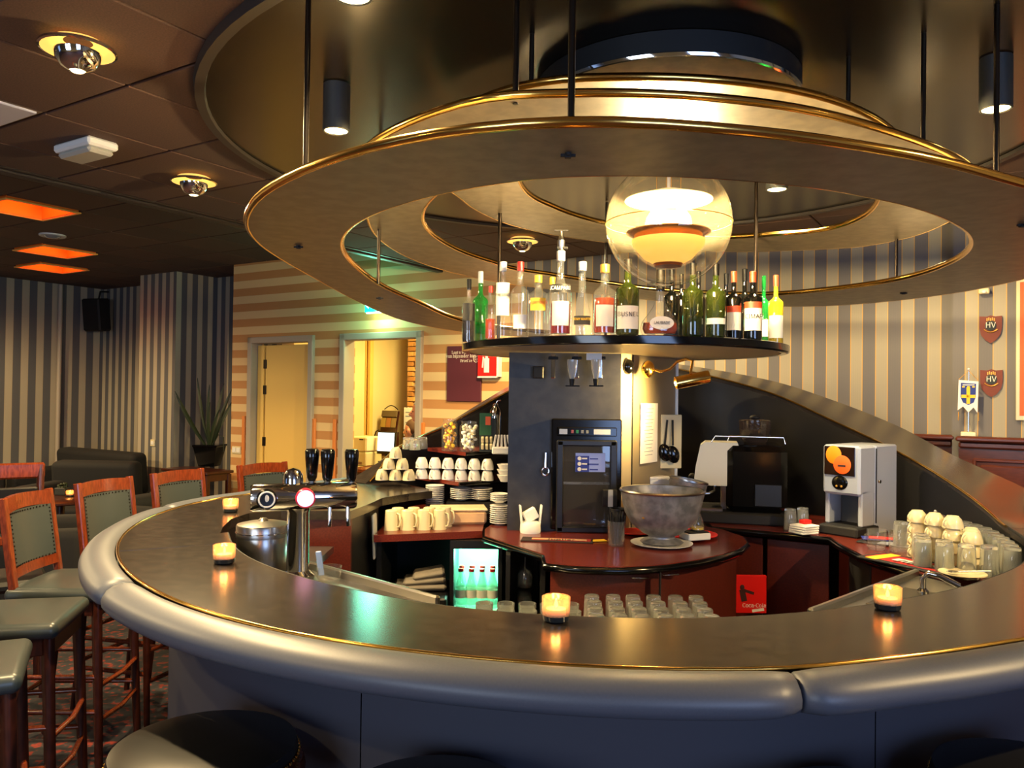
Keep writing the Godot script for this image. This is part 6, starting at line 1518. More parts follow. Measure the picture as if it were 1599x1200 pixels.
	for i in 4:
		var a0 := PI / 4 + i * PI / 2; var a1 := a0 + PI / 2
		quad(pt, Vector3(w1 * 1.3 * cos(a1), hh, w1 * 1.3 * sin(a1)), Vector3(w1 * 1.3 * cos(a0), hh, w1 * 1.3 * sin(a0)), Vector3(w0 * 1.3 * cos(a0), 0, w0 * 1.3 * sin(a0)), Vector3(w0 * 1.3 * cos(a1), 0, w0 * 1.3 * sin(a1)))
	obj("pot", pt, M.blackgloss, pl)
	obj("pot_rim", bx(Vector3(0, hh - 0.01, 0), Vector3(0.295, 0.025, 0.295), Basis(), 0.006), M.blackgloss, pl)
	obj("soil", bx(Vector3(0, hh - 0.015, 0), Vector3(0.27, 0.02, 0.27)), mat(Color(0.06, 0.05, 0.04), 0.9), pl)
	var L := [[-0.42, 0.62, 0.0, 0.05], [-0.36, 0.56, 0.1, 0.05], [-0.18, 0.78, -0.05, 0.045], [0.02, 0.70, 0.1, 0.045], [0.12, 0.72, -0.1, 0.045], [0.25, 0.66, 0.0, 0.05], [0.32, 0.55, 0.12, 0.055], [0.05, 0.50, 0.15, 0.05], [-0.08, 0.60, -0.15, 0.04], [0.18, 0.42, 0.2, 0.05]]
	var vb := Basis(Vector3.UP, -(ra + 0.5))
	for l in L:
		var tip := vb * Vector3(l[0], hh + l[1], l[2]); var base := vb * Vector3(l[0] * 0.12, hh - 0.01, l[2] * 0.3)
		var ls := S(); ls.set_smooth_group(1)
		var side := vb * Vector3(0.85, -l[0] * 0.6, 0.35).normalized()
		var n := 7; var nor := side.cross(tip - base).normalized()
		for i in n:
			var f0 := float(i) / n; var f1 := float(i + 1) / n
			var q := func(f): return base.lerp(tip, f) + nor * 0.02 * sin(PI * f)
			var w := func(f): return l[3] * 0.62 * (0.45 + 0.9 * f) * (1.0 - pow(f, 3.0)) + 0.002
			ls.set_smooth_group(1); quad(ls, q.call(f1) - side * w.call(f1), q.call(f1) + nor * -0.006, q.call(f0) + nor * -0.006, q.call(f0) - side * w.call(f0))
			ls.set_smooth_group(2); quad(ls, q.call(f1) + nor * -0.006, q.call(f1) + side * w.call(f1), q.call(f0) + side * w.call(f0), q.call(f0) + nor * -0.006)
		obj("leaf", ls, M.plant, pl)
	obj("drooping_leaf", tb([vb * Vector3(0.05, hh, 0.05), vb * Vector3(0.12, hh + 0.12, 0.06), vb * Vector3(0.19, hh + 0.09, 0.08), vb * Vector3(0.20, hh - 0.08, 0.10)], 0.009, 6, false, 0.004), M.plant, pl)
# ---------------------------------------------------------------- things on the walls
func on_wall(called: String, label: String, cat: String, u: float, v: float, b := WB) -> Node3D:
	var t := thing(called, label, cat, wl(u, v, b)); t.basis = RB; return t
func door_frame(st: SurfaceTool, x0: float, x1: float, top: float, dz := -6.10):
	box(st, rm(x0 + 0.035, top / 2, dz), Vector3(0.07, top, 0.16), RB, 0.006); box(st, rm(x1 - 0.035, top / 2, dz), Vector3(0.07, top, 0.16), RB, 0.006)
	box(st, rm((x0 + x1) / 2, top - 0.035, dz), Vector3(x1 - x0, 0.07, 0.16), RB, 0.006)
func wall_things():
	# closed yellow door
	var f := S(); door_frame(f, -7.30, -6.27, 2.25)
	var d := struct("door_1", f, M.frame)
	obj("leaf", bx(rm(-6.70, 1.085, -6.13), Vector3(0.78, 2.15, 0.045), RB, 0.004), M.cream, d, "plain yellow door leaf")
	obj("side_strip", bx(rm(-7.165, 1.085, -6.12), Vector3(0.10, 2.15, 0.03), RB), M.cream, d)
	obj("gap", bx(rm(-7.095, 1.085, -6.15), Vector3(0.04, 2.15, 0.01), RB), mat(Color(0.10, 0.06, 0.03), 0.8), d)
	for y in [1.95, 1.66, 1.08]: obj("hinge", bx(rm(-7.095, y, -6.105), Vector3(0.05, 0.10, 0.012), RB, 0.003), M.darkmetal, d)
	var f2 := S(); door_frame(f2, -5.88, -4.80, 2.25)
	struct("door_2", f2, M.frame)
	# wooden corner guards
	for g in [[382, 660], [491.5, 660], [524, 660], [661, 662]]:
		var q := to_rm(wl(g[0], g[1], WB))
		struct("trim_6", bx(rm(q.x, 0.68, -WB + 0.011), Vector3(0.05, 1.36, 0.022), RB, 0.006), M.batten)
	# emergency exit sign
	var ex := on_wall("exit_sign", "glowing green and white emergency exit sign above the doorway", "sign", 592, 476, WB - 0.09)
	obj("housing", bx(Vector3(0, 0.10, 0.02), Vector3(0.33, 0.05, 0.10), Basis(), 0.01), M.white, ex)
	obj("face", bx(Vector3(0, 0.0, 0.02), Vector3(0.32, 0.15, 0.03), Basis(), 0.004), glow(Color(0.05, 0.70, 0.62), 2.0), ex)
	var mk := S(); box(mk, Vector3(-0.07, 0.0, 0.037), Vector3(0.09, 0.022, 0.002)); tri(mk, Vector3(-0.155, 0, 0.038), Vector3(-0.105, 0.04, 0.038), Vector3(-0.105, -0.04, 0.038))
	sphere(mk, Vector3(0.06, 0.045, 0.037), Vector3(0.013, 0.013, 0.002), 10); box(mk, Vector3(0.05, 0.01, 0.037), Vector3(0.022, 0.055, 0.002), Basis(Vector3.BACK, 0.2)); box(mk, Vector3(0.03, -0.035, 0.037), Vector3(0.016, 0.05, 0.002), Basis(Vector3.BACK, -0.6)); box(mk, Vector3(0.075, -0.035, 0.037), Vector3(0.016, 0.05, 0.002), Basis(Vector3.BACK, 0.6))
	obj("pictogram", mk, glow(Color(0.9, 1.0, 0.97), 2.5), ex)
	obj("light_slot", bx(Vector3(0, -0.08, 0.02), Vector3(0.28, 0.012, 0.025)), glow(Color(0.95, 1.0, 0.85), 4.0), ex)
	var l := OmniLight3D.new(); l.name = "sign_light"; l.light_energy = 0.22; l.light_color = Color(0.80, 1.0, 0.80); l.light_size = 0.08; l.omni_range = 6; l.omni_attenuation = 2; l.shadow_enabled = true
	ex.add_child(l); l.position = Vector3(0, -0.11, 0.05)
	var l2 := OmniLight3D.new(); l2.name = "sign_glow"; l2.light_energy = 0.25; l2.light_color = Color(0.25, 1.0, 0.85); l2.light_size = 0.1; l2.omni_range = 6; l2.omni_attenuation = 2; l2.shadow_enabled = true
	ex.add_child(l2); l2.position = Vector3(0, 0.03, 0.12)
	# purple beer board
	var pb := on_wall("purple_notice_board", "purple menu board with white lettering on the tan wall", "board", 726, 584, WB)
	obj("board", bx(Vector3(0, 0, 0.012), Vector3(0.39, 0.52, 0.02), Basis(), 0.003), M.purple, pb)
	text(pb, "Laat u verrassen", 0.035, Vector3(0.0, 0.20, 0.0235), Basis(), M.label, "serif_lettering")
	text(pb, "van bijzonder bier", 0.04, Vector3(-0.03, 0.165, 0.0235), Basis(), M.label, "serif_lettering")
	text(pb, "Proef ze", 0.035, Vector3(0.03, 0.12, 0.0235), Basis(), M.label, "serif_lettering")
	var rg := []
	for i in 20: rg.append(Vector3(0.14 + 0.028 * cos(TAU * i / 20), 0.14 + 0.035 * sin(TAU * i / 20), 0.024))
	obj("emblem_ring", tb(rg, 0.003, 5, true), M.label, pb)
	text(pb, "G", 0.05, Vector3(0.14, 0.14, 0.0235), Basis(), M.label, "serif_lettering")
	# fire extinguisher sign
	var fs := on_wall("fire_extinguisher_sign", "red and white fire extinguisher sign on the tan wall", "sign", 766, 568, WB)
	obj("plate", bx(Vector3(0, 0, 0.042), Vector3(0.21, 0.235, 0.03), Basis(), 0.003), M.red, fs)
	obj("white_edge", bx(Vector3(0.115, 0, 0.03), Vector3(0.02, 0.245, 0.055)), M.white, fs)
	obj("white_edge", bx(Vector3(0.0, -0.125, 0.042), Vector3(0.21, 0.015, 0.032)), M.white, fs)
	var fx := S(); box(fx, Vector3(-0.005, -0.02, 0.058), Vector3(0.055, 0.13, 0.004), Basis(), 0.001); box(fx, Vector3(-0.005, 0.06, 0.058), Vector3(0.025, 0.035, 0.004)); box(fx, Vector3(0.015, 0.078, 0.058), Vector3(0.05, 0.012, 0.004), Basis(Vector3.BACK, 0.3)); box(fx, Vector3(-0.045, 0.01, 0.058), Vector3(0.012, 0.10, 0.004), Basis(Vector3.BACK, -0.1))
	obj("pictogram", fx, M.white, fs)
	# switches
	var s1 := on_wall("light_switch", "double white light switch on the tan wall edge", "switch", 370, 703, WB)
	obj("plate", bx(Vector3(0, 0, 0.006), Vector3(0.15, 0.085, 0.012), Basis(), 0.003), M.cream_china, s1)
	for k in 2: obj("rocker", bx(Vector3(-0.035 + 0.07 * k, 0, 0.014), Vector3(0.055, 0.055, 0.008), Basis(), 0.002), M.white, s1)
	for k in 2:
		var s2 := on_wall("wall_socket", ["small white thermostat on the striped pilaster", "small white socket low on the striped pilaster"][k], "socket", [239.5, 238.5][k], [692, 773][k], WB)
		obj("plate", bx(Vector3(0, 0, 0.008), Vector3(0.085, [0.085, 0.07][k], 0.016), Basis(), 0.004), M.cream_china, s2)
		obj("insert", bx(Vector3(0, 0, 0.018), Vector3(0.05, 0.045, 0.006), Basis(), 0.002), M.white, s2)
	# loudspeaker
	var ls := on_wall("loudspeaker", "black loudspeaker on the striped corner wall", "loudspeaker", 151, 492, 6.38)
	ls.rotation.y += 0.35
	obj("cabinet", bx(Vector3(0, 0, 0), Vector3(0.27, 0.46, 0.24), Basis(Vector3.RIGHT, 0.12), 0.02), M.blackmat, ls)
	obj("grille", bx(Vector3(0, -0.012, 0.125), Vector3(0.24, 0.43, 0.012), Basis(Vector3.RIGHT, 0.12), 0.005), mat(Color(0.02, 0.02, 0.022), 0.9), ls)
	obj("bracket", tb([Vector3(-0.02, 0.20, -0.05), Vector3(-0.03, 0.34, -0.10), Vector3(-0.03, 0.36, -0.26)], 0.014, 6), M.blackmat, ls)
	# shields, pennant, picture on the right
	shield(1547, 513, "wooden shield with crest hanging high on the striped wall", 0.0)
	shield(1548, 597, "wooden shield with crest beside the little pennant", 0.0)
	var q := to_rm(wl(1512, 678, 5.84))
	var pn := thing("table_pennant", "white pennant with blue shield and yellow cross on a small stand", "pennant", rm(q.x, 1.411, -5.85)); pn.basis = RB
	obj("base", bx(Vector3(0, 0.014, 0), Vector3(0.085, 0.028, 0.05), Basis(), 0.004), M.cream_china, pn)
	obj("pole", tb([Vector3(0, 0.02, 0), Vector3(0, 0.425, 0)], 0.004, 8), M.chrome, pn)
	obj("finial", sp(Vector3(0, 0.43, 0), Vector3(0.007, 0.007, 0.007), 10), M.white, pn)
	obj("cord", tb([Vector3(-0.055, 0.362, 0.008), Vector3(0, 0.42, 0.006), Vector3(0.055, 0.355, 0.008)], 0.002, 5), M.goldcap, pn)
	var fl := pr(v2([-0.055, 0.36, 0.055, 0.35, 0.05, 0.15, 0.028, 0.185, 0.0, 0.152, -0.03, 0.19, -0.06, 0.165]), 0.0, 0.003, Transform3D(Basis(Vector3.RIGHT, Vector3.BACK, Vector3.UP), Vector3(0, 0, 0.006)))
	var fg := obj("cloth", fl, M.white, pn)
	obj("blue_shield", pr(v2([-0.043, 0.342, 0.042, 0.336, 0.04, 0.25, 0.028, 0.215, 0.0, 0.20, -0.03, 0.215, -0.045, 0.25]), 0.0, 0.002, Transform3D(Basis(Vector3.RIGHT, Vector3.BACK, Vector3.UP), Vector3(0, 0, 0.0085))), mat(Color(0.10, 0.20, 0.52), 0.7), fg)
	var cr := S(); box(cr, Vector3(-0.001, 0.26, 0.0115), Vector3(0.02, 0.105, 0.001)); box(cr, Vector3(-0.001, 0.255, 0.0115), Vector3(0.078, 0.02, 0.001))
	obj("yellow_cross", cr, M.yellow, fg)
	obj("letter_strip", bx(Vector3(0, 0.328, 0.011), Vector3(0.066, 0.007, 0.001)), M.lightgrey, fg)
	for s in 3: obj("gold_mark", bx(Vector3(-0.028 + 0.028 * s, 0.316, 0.011), Vector3(0.014, 0.009, 0.001)), M.yellow, fg)
	for s in [-1.0, 1.0]: obj("tassel", tb([Vector3(s * 0.055, 0.155, 0.008), Vector3(s * 0.056, 0.10, 0.008)], 0.003, 5), M.goldcap, pn)
	var pc := on_wall("framed_picture", "pale framed picture with an orange field on the striped wall", "picture", 1622, 545, 5.94)
	obj("frame", bx(Vector3(0, 0, 0.015), Vector3(0.24, 0.90, 0.025), Basis(), 0.004), M.cream_china, pc)
	obj("print", bx(Vector3(0.0, 0.0, 0.029), Vector3(0.20, 0.84, 0.002)), mat(Color(0.78, 0.36, 0.16), 0.6), pc)
	var se := on_wall("motion_sensor", "small beige box on the striped wall above the shields", "sensor", 1537, 456, 5.94)
	obj("body", bx(Vector3(0, 0, 0.03), Vector3(0.06, 0.035, 0.06), Basis(), 0.006), M.cream_china, se)
	obj("lens", sp(Vector3(0, -0.006, 0.062), Vector3(0.014, 0.010, 0.006), 10), M.white, se)
func shield(u: float, v: float, label: String, dy: float):
	var t := on_wall("wooden_shield", label, "shield", u, v, 5.94); t.set_meta("group", "wooden crest shields")
	var s := 0.062
	var xf := Transform3D(Basis(Vector3.RIGHT, Vector3.BACK, Vector3.UP), Vector3(0, 0, 0.0))
	obj("board", pr(v2([-s, s * 1.25, -s * 0.4, s * 1.2, 0, s * 1.32, s * 0.4, s * 1.2, s, s * 1.25, s * 1.0, 0.0, s * 0.85, -s * 0.7, s * 0.45, -s * 1.25, 0, -s * 1.55, -s * 0.45, -s * 1.25, -s * 0.85, -s * 0.7, -s, 0]), 0.0, 0.016, xf), M.shieldwood, t)
	obj("crest", lt(v2([s * 0.52, 0.0, s * 0.5, 0.004, 0, 0.006]), 22, Transform3D(Basis(Vector3.RIGHT, PI / 2), Vector3(0, s * 0.25, 0.016))), mat(Color(0.06, 0.12, 0.09), 0.5), t)
	text(t, "HV", s * 0.75, Vector3(0, s * 0.3, 0.0235), Basis(), M.label)
	var c := S()
	for i in 5: box(c, Vector3((i - 2) * s * 0.16, s * 0.88 + 0.004 * (i % 2), 0.019), Vector3(s * 0.1, s * 0.3, 0.004))
	obj("crown", c, M.goldcap, t)
	var rb := []
	for i in 9: rb.append(Vector3((i - 4) * s * 0.15, -s * 0.42 + abs(i - 4) * abs(i - 4) * s * 0.018, 0.019))
	obj("scroll", tb(rb, s * 0.07, 5), M.goldcap, t)
# ---------------------------------------------------------------- office seen through the doorway
func office():
	var z0 := -6.26; var z1 := -8.3
	var op := to_rm(wl(649, 575, 7.9)); var ow := 0.40      # opening through the brick pier into an unlit back room
	struct("wall_office", bx(rm((-7.1 + op.x) / 2, 1.4, z1 - 0.1), Vector3(op.x + 7.1, 2.9, 0.2), RB), M.plaster)
	struct("wall_office", bx(rm((op.x + ow - 3.5) / 2, 1.4, z1 - 0.1), Vector3(-3.5 - op.x - ow, 2.9, 0.2), RB), M.plaster)
	struct("wall_office", bx(rm(op.x + ow / 2, (op.y + 2.85) / 2, z1 - 0.1), Vector3(ow, 2.85 - op.y, 0.2), RB), M.plaster)
	var br := mat(Color(0.52, 0.42, 0.32), 0.85)
	for w in [[op.x + ow / 2, 1.3, -11.1, 2.0, 2.6, 0.1], [op.x - 0.85, 1.3, -9.8, 0.1, 2.6, 2.6], [op.x + ow + 0.85, 1.3, -9.8, 0.1, 2.6, 2.6], [op.x + ow / 2, 2.65, -9.8, 2.1, 0.1, 2.7]]:
		struct("wall_back_room", bx(rm(w[0], w[1], w[2]), Vector3(w[3], w[4], w[5]), RB), br)
	struct("wall_office", bx(rm(-6.95, 1.4, -7.3), Vector3(0.2, 2.9, 2.0), RB), M.plaster)
	struct("wall_office", bx(rm(-3.65, 1.4, -7.3), Vector3(0.2, 2.9, 2.0), RB), M.plaster)
	struct("ceiling_office", bx(rm(-5.3, 2.82, -7.3), Vector3(3.4, 0.12, 2.1), RB), M.white)
	# ceiling lamp
	var lm := thing("office_ceiling_lamp", "flat ceiling lamp lighting the office behind the doorway", "ceiling lamp", rm(-5.3, 2.75, -7.2)); lm.basis = RB
	obj("housing", bx(Vector3(0, 0, 0), Vector3(0.9, 0.04, 0.3), Basis(), 0.01), M.white, lm)
	obj("diffuser", bx(Vector3(0, -0.022, 0), Vector3(0.86, 0.012, 0.26)), glow(Color(1.0, 0.88, 0.55), 4.0), lm)
	var l := AreaLight3D.new(); l.name = "lamp_light"; l.area_size = Vector2(0.86, 0.26); l.light_energy = 11.0; l.light_color = Color(1, 0.88, 0.55); l.area_range = 12.0; l.shadow_enabled = true
	lm.add_child(l); l.position = Vector3(0, -0.04, 0); l.rotation = Vector3(-PI / 2, 0, 0)
	# glazed strip and posts left of the cream wall
	var gb := 7.5
	var fr := S()
	for u in [563.5, 572.0, 578.5]:
		var q := to_rm(wl(u, 600, gb)); box(fr, rm(q.x, 1.35, -gb), Vector3(0.045, 2.7, 0.06), RB, 0.005)
	var wd := struct("window_1", fr, M.cream)
	var g0 := to_rm(wl(559, 600, gb))
	obj("pane", bx(rm(g0.x, 1.6, -gb), Vector3(0.07, 1.9, 0.02), RB), mat(Color(0.10, 0.11, 0.08), 0.15), wd)
	for i in 6: obj("glazing_bar", bx(rm(g0.x, 0.9 + i * 0.27, -gb + 0.012), Vector3(0.07, 0.012, 0.012), RB), M.frame, wd)
	# brick pier with dark opening
	var b0 := to_rm(wl(637, 600, 7.9)); var b1 := to_rm(wl(668, 600, 7.9))
	var pr_ := struct("wall_brick_pier", bx(rm((b0.x + op.x) / 2, 1.4, -8.11), Vector3(op.x - b0.x, 2.75, 0.38), RB), mat(Color(0.55, 0.45, 0.30), 0.9))
	obj("lintel", bx(rm(op.x + ow / 2, (op.y + 2.77) / 2, -8.11), Vector3(ow, 2.77 - op.y, 0.38), RB), mat(Color(0.55, 0.45, 0.30), 0.9), pr_)
	obj("jamb", bx(rm(op.x + ow + 0.05, 1.4, -8.11), Vector3(0.1, 2.75, 0.38), RB), mat(Color(0.55, 0.45, 0.30), 0.9), pr_)
	var bm := [mat(Color(0.72, 0.52, 0.28), 0.85), mat(Color(0.64, 0.44, 0.22), 0.85), mat(Color(0.78, 0.58, 0.33), 0.85)]
	for r in 37:
		var y := 0.35 + r * 0.064
		var x := b0.x - 0.005 + (0.0 if r % 2 else -0.10)
		var k := 0
		while x < b1.x + 0.2:
			var xa: float = max(x, b0.x); var xb: float = min(x + 0.195, b1.x + 0.2)
			if y < op.y and xb > op.x - 0.02: xb = min(xb, op.x - 0.005)
			if y > op.y and y < op.y + 0.12 and xb > op.x: xb = min(xb, op.x)
			if xb - xa > 0.03:
				obj("brick", bx(rm((xa + xb) / 2, y, -7.905), Vector3(xb - xa, 0.054, 0.04), RB, 0.005), bm[(r * 5 + k * 3) % 3], pr_)
			x += 0.206; k += 1
	for i in 5: obj("brick", bx(rm(op.x + 0.035 + i * 0.062, op.y + 0.075, -7.90), Vector3(0.054, 0.15, 0.05), RB, 0.005), bm[i % 3], pr_)
	obj("pane", bx(rm(op.x + 0.2, op.y / 2, -8.0), Vector3(0.40, op.y, 0.01), RB), pane(Color(0.6, 0.62, 0.6), 0.04), pr_)
	obj("opening_bar", bx(rm(op.x + 0.2, op.y - 0.22, -7.865), Vector3(0.38, 0.02, 0.02), RB), M.frame, pr_)
	# plate on the wall, rack, notice
	var np := on_wall("wall_nameplate", "brown name plate on the cream office wall", "sign", 604, 600, 8.28)
	obj("plate", bx(Vector3(0, 0, 0.012), Vector3(0.30, 0.095, 0.02), Basis(), 0.003), mat(Color(0.42, 0.34, 0.20), 0.4, 0.3), np)
	for k in 2: obj("text_line", bx(Vector3(-0.08, 0.02 - 0.035 * k, 0.0225), Vector3(0.10, 0.012, 0.002)), M.ink, np)
	var rk := on_wall("brochure_rack", "small wooden brochure rack with arched handle in the office", "rack", 609, 659, 7.7)
	obj("back_board", bx(Vector3(0, 0.0, 0), Vector3(0.27, 0.28, 0.015), Basis(Vector3.RIGHT, -0.2), 0.003), M.darkwood, rk)
	obj("top_board", bx(Vector3(0.0, 0.10, 0.01), Vector3(0.25, 0.08, 0.02), Basis(Vector3.RIGHT, -0.2), 0.003), mat(Color(0.36, 0.30, 0.20), 0.6), rk)
	for i in 3: obj("brochure", bx(Vector3(-0.085 + i * 0.085, -0.01, 0.03), Vector3(0.075, 0.12, 0.006), Basis(Vector3.RIGHT, -0.2)), mat([Color(0.62, 0.52, 0.25), Color(0.60, 0.40, 0.2), Color(0.5, 0.42, 0.25)][i], 0.6), rk)
	var hd := []
	for i in 9: hd.append(Vector3(-0.11 + 0.0275 * i, 0.155 + 0.05 * sin(PI * i / 8.0), -0.02))
	obj("handle", tb(hd, 0.006, 6), M.darkmetal, rk)
	obj("foot", bx(Vector3(0, -0.28, 0), Vector3(0.20, 0.30, 0.12)), M.darkwood, rk)
	var nt := on_wall("notice_board", "white notice with printed lines beside the brick pier", "notice", 638, 659, 7.86)
	obj("sheet", bx(Vector3(0, 0, 0), Vector3(0.15, 0.36, 0.01), Basis(), 0.002), M.paper, nt)
	for i in 3: obj("text_line", bx(Vector3(0.0, 0.12 - 0.05 * i - (0.03 if i == 2 else 0.0), 0.006), Vector3(0.09, 0.012, 0.002)), M.grey, nt)
	# desk, printer, monitor, lamp
	var dk := on_wall("office_desk", "orange brown wooden reception desk in the office", "desk", 574, 732, 6.6)
	var dy := dk.position.y
	dk.position.y = 0.0
	obj("front", bx(Vector3(0, 0.38, 0), Vector3(0.46, 0.76, 0.04), Basis(), 0.004), M.darkwood, dk)
	obj("front_panel", bx(Vector3(-0.12, 0.50, 0.024), Vector3(0.34, 0.40, 0.01), Basis(), 0.004), mat(Color(0.72, 0.32, 0.12), 0.4), dk)
	obj("top", bx(Vector3(0, 0.78, -0.25), Vector3(0.50, 0.04, 0.60), Basis(), 0.006), M.wood, dk)
	var pt := on_wall("printer", "cream office printer on the desk beside the screen", "printer", 571, 700, 6.95)
	pt.position.y = 0.80
	obj("lower_body", bx(Vector3(0, 0.08, 0), Vector3(0.26, 0.16, 0.28), Basis(), 0.01), mat(Color(0.82, 0.78, 0.58), 0.5), pt)
	obj("upper_body", bx(Vector3(0, 0.25, 0), Vector3(0.265, 0.17, 0.28), Basis(), 0.014), mat(Color(0.85, 0.80, 0.60), 0.5), pt)
	obj("slot", bx(Vector3(0.06, 0.305, 0.141), Vector3(0.06, 0.012, 0.004)), M.blackmat, pt)
	obj("paper_tray", bx(Vector3(0.03, 0.035, 0.142), Vector3(0.08, 0.03, 0.006)), mat(Color(0.5, 0.4, 0.3), 0.5), pt)
	var mo := on_wall("computer_monitor", "bright white computer screen glowing on the office desk", "monitor", 604, 692, 6.98)
	mo.rotation.y += 0.1
	obj("casing", bx(Vector3(0, 0.0, 0), Vector3(0.25, 0.26, 0.03), Basis(Vector3.RIGHT, -0.08), 0.005), M.blackgloss, mo)
	obj("screen", bx(Vector3(-0.003, 0.012, 0.0165), Vector3(0.225, 0.21, 0.003), Basis(Vector3.RIGHT, -0.08)), glow(Color(0.85, 0.94, 1.0), 1.7), mo)
	obj("stand", bx(Vector3(0, -0.16, -0.02), Vector3(0.06, 0.14, 0.03), Basis(), 0.004), M.blackmat, mo)
	obj("foot", bx(Vector3(0, -0.215, 0), Vector3(0.16, 0.015, 0.12), Basis(), 0.004), M.blackmat, mo)
	var dl := on_wall("desk_lamp", "black jointed desk lamp behind the computer screen", "lamp", 578, 690, 7.2)
	dl.position.y = 0.80
	obj("arm", tb([Vector3(0.0, 0, 0), Vector3(-0.02, 0.12, 0), Vector3(0.09, 0.38, 0), Vector3(0.13, 0.40, 0), Vector3(0.24, 0.32, 0.02)], 0.008, 6), M.darkmetal, dl)
	obj("head", lt(v2([0.0, 0.05, 0.025, 0.045, 0.065, -0.02, 0.06, -0.022, 0.02, 0.035]), 18, Transform3D(Basis(Vector3.BACK, 0.5), Vector3(0.26, 0.30, 0.02))), M.blackgloss, dl)
	obj("foot", lt(v2([0, 0, 0.07, 0, 0.07, 0.015, 0, 0.02]), 16), M.blackmat, dl)
	person("person", "person with short brown hair seated in the office behind the rack", wl(643, 672, 7.42), -2.0, true)
	person("person", "person with grey hair standing beside the doorway jamb in the office", wl(655, 643, 6.85), -1.2, false)
func capd(p: Vector3, a: Vector3, b: Vector3, ra: float, rb: float) -> float:
	var ab := b - a; var t := clampf((p - a).dot(ab) / max(ab.length_squared(), 1e-9), 0, 1)
	return p.distance_to(a + ab * t) - lerpf(ra, rb, t)
func nets(st: SurfaceTool, bones: Array, cell: float, k: float):
	# smooth union of tapered capsules, meshed as surface nets
	var lo := Vector3.INF; var hi := -Vector3.INF
	for b in bones:
		for e in 2:
			var q: Vector3 = b[e]; var r: Vector3 = Vector3.ONE * (b[2 + e] + cell * 2.0 + k)
			lo = lo.min(q - r); hi = hi.max(q + r)
	var n := Vector3i(((hi - lo) / cell).ceil()) + Vector3i.ONE
	var val := PackedFloat32Array(); val.resize(n.x * n.y * n.z); val.fill(1.0)
	for z in n.z:
		for y in n.y:
			for x in n.x:
				var p := lo + Vector3(x, y, z) * cell
				var d := 1e3
				for b in bones:
					var e := capd(p, b[0], b[1], b[2], b[3])
					var h := clampf(0.5 + 0.5 * (d - e) / k, 0, 1)
					d = lerpf(d, e, h) - k * h * (1.0 - h) if d < 100 else e
				val[x + n.x * (y + n.y * z)] = d
	var vert := {}
	var idx := func(x, y, z): return x + n.x * (y + n.y * z)
	for z in n.z - 1:
		for y in n.y - 1:
			for x in n.x - 1:
				var c := Vector3.ZERO; var m := 0
				for e in 12:
					var ax := e / 4; var o1 := e & 1; var o2 := (e >> 1) & 1
					var a := Vector3i.ZERO; a[(ax + 1) % 3] = o1; a[(ax + 2) % 3] = o2
					var b := a; b[ax] = 1
					var va := val[idx.call(x + a.x, y + a.y, z + a.z)]; var vb := val[idx.call(x + b.x, y + b.y, z + b.z)]
					if (va < 0) != (vb < 0): c += Vector3(a).lerp(Vector3(b), va / (va - vb)); m += 1
				if m > 0: vert[idx.call(x, y, z)] = lo + (Vector3(x, y, z) + c / m) * cell
	st.set_smooth_group(1)
	for z in range(1, n.z - 1):
		for y in range(1, n.y - 1):
			for x in range(1, n.x - 1):
				var v0 := val[idx.call(x, y, z)]
				for ax in 3:
					var o := Vector3i.ZERO; o[ax] = 1
					var v1 := val[idx.call(x + o.x, y + o.y, z + o.z)]
					if (v0 < 0) == (v1 < 0): continue
					var u := Vector3i.ZERO; u[(ax + 1) % 3] = 1
					var w := Vector3i.ZERO; w[(ax + 2) % 3] = 1
					var P := Vector3i(x, y, z)
					var q := [P, P - u, P - u - w, P - w]
					var vs := []
					for g in q:
						var key = idx.call(g.x, g.y, g.z)
						if vert.has(key): vs.append(vert[key])
					if vs.size() < 4: continue
					if v0 < 0: quad(st, vs[3], vs[2], vs[1], vs[0])
					else: quad(st, vs[0], vs[1], vs[2], vs[3])
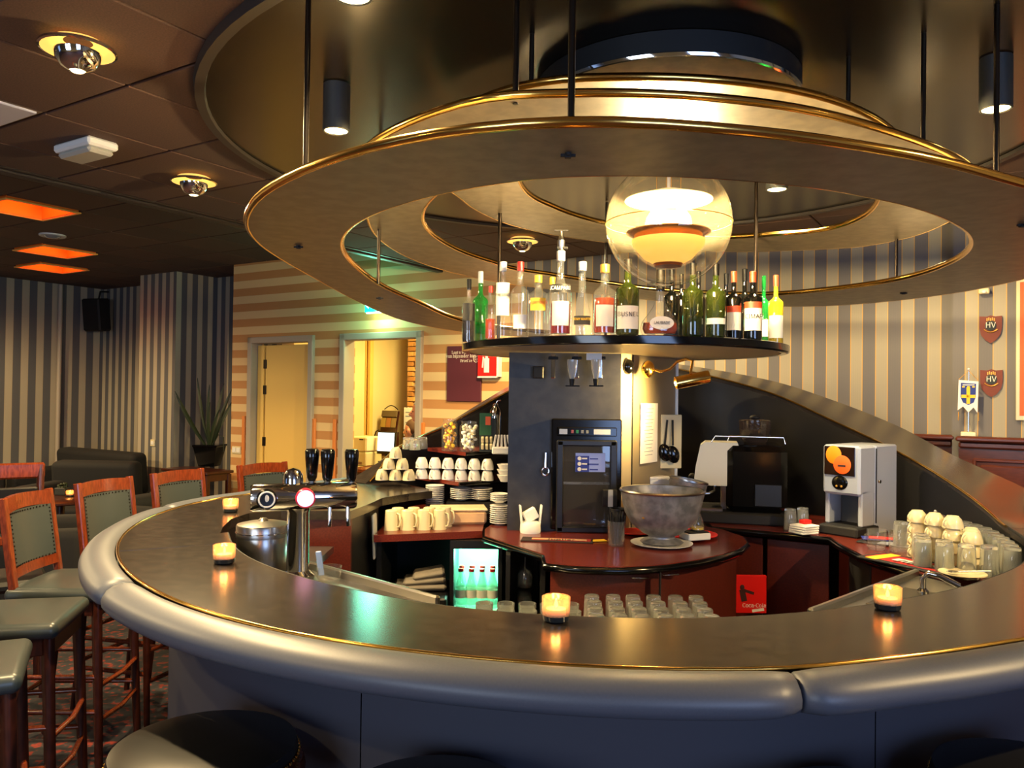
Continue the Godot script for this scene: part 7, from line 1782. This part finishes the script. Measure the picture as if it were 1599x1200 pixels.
func person(called: String, label: String, head: Vector3, turn: float, seated: bool):
	# origin on the floor; facing +z before the turn
	var t := thing(called, label, "person", Vector3(head.x, 0, head.z), turn)
	var hy := head.y; var b := []
	var sh := hy - 0.27
	b.append([Vector3(0, hy - 0.02, -0.01), Vector3(0, hy + 0.03, -0.015), 0.085, 0.09])       # skull
	b.append([Vector3(0, hy - 0.06, 0.025), Vector3(0, hy - 0.03, 0.03), 0.058, 0.065])        # jaw and face
	b.append([Vector3(0, hy - 0.01, 0.092), Vector3(0, hy - 0.035, 0.108), 0.009, 0.014])      # nose
	for s in [-1.0, 1.0]: b.append([Vector3(s * 0.092, hy - 0.03, -0.01), Vector3(s * 0.094, hy + 0.0, -0.015), 0.013, 0.016])
	b.append([Vector3(0, hy - 0.10, -0.02), Vector3(0, sh, -0.03), 0.055, 0.062])              # neck
	b.append([Vector3(-0.14, sh - 0.03, -0.03), Vector3(0.14, sh - 0.03, -0.03), 0.07, 0.07])
	var hip := sh - 0.50
	b.append([Vector3(0, sh - 0.10, -0.02), Vector3(0, hip, -0.02), 0.15, 0.14])
	for s in [-1.0, 1.0]:
		var el := Vector3(s * 0.24, sh - 0.32, 0.03); var wr := Vector3(s * 0.17, sh - 0.36, 0.27) if seated else Vector3(s * 0.25, sh - 0.55, 0.09)
		b.append([Vector3(s * 0.18, sh - 0.05, -0.03), el, 0.055, 0.042]); b.append([el, wr, 0.042, 0.03])
		var dir := (wr - el).normalized()
		b.append([wr, wr + dir * 0.08, 0.03, 0.026])
		for f in 4: b.append([wr + dir * 0.07 + Vector3((f - 1.5) * 0.018, 0, 0), wr + dir * (0.13 + 0.012 * (1.5 - abs(f - 1.5))) + Vector3((f - 1.5) * 0.02, -0.02, 0), 0.009, 0.008])
		b.append([wr + dir * 0.03 + Vector3(-s * 0.02, 0, 0), wr + dir * 0.08 + Vector3(-s * 0.05, -0.01, 0), 0.011, 0.009])
		var kn := Vector3(s * 0.12, hip - 0.02, 0.42) if seated else Vector3(s * 0.10, hip * 0.52, 0.02)
		b.append([Vector3(s * 0.09, hip, 0.0), kn, 0.085, 0.06])
		var an := Vector3(kn.x, 0.08, 0.40 if seated else -0.02)
		b.append([kn, an, 0.058, 0.04]); b.append([an + Vector3(0, -0.04, 0.0), an + Vector3(0, -0.045, 0.15), 0.036, 0.03])
	var st := S(); nets(st, b, 0.024, 0.03)
	obj("body", st, M.shirt, t)
	# skin of head and neck, hair, as snug layers
	var hs := S(); var hb := []
	for i in 6: hb.append([b[i][0], b[i][1], b[i][2] + 0.003, b[i][3] + 0.003])
	nets(hs, hb, 0.012, 0.02)
	obj("head_skin", hs, M.skin, t)
	var ha := S(); nets(ha, [[Vector3(0, hy + 0.02, -0.03), Vector3(0, hy + 0.045, -0.02), 0.094, 0.092], [Vector3(0, hy - 0.05, -0.05), Vector3(0, hy, -0.045), 0.066, 0.08]], 0.014, 0.03)
	obj("hair", ha, M.hair if seated else mat(Color(0.55, 0.52, 0.48), 0.8), t)
	var ey := S()
	for s in [-1.0, 1.0]: sphere(ey, Vector3(s * 0.032, hy + 0.0, 0.085), Vector3(0.011, 0.007, 0.008), 8)
	obj("eyes", ey, M.ink, t)
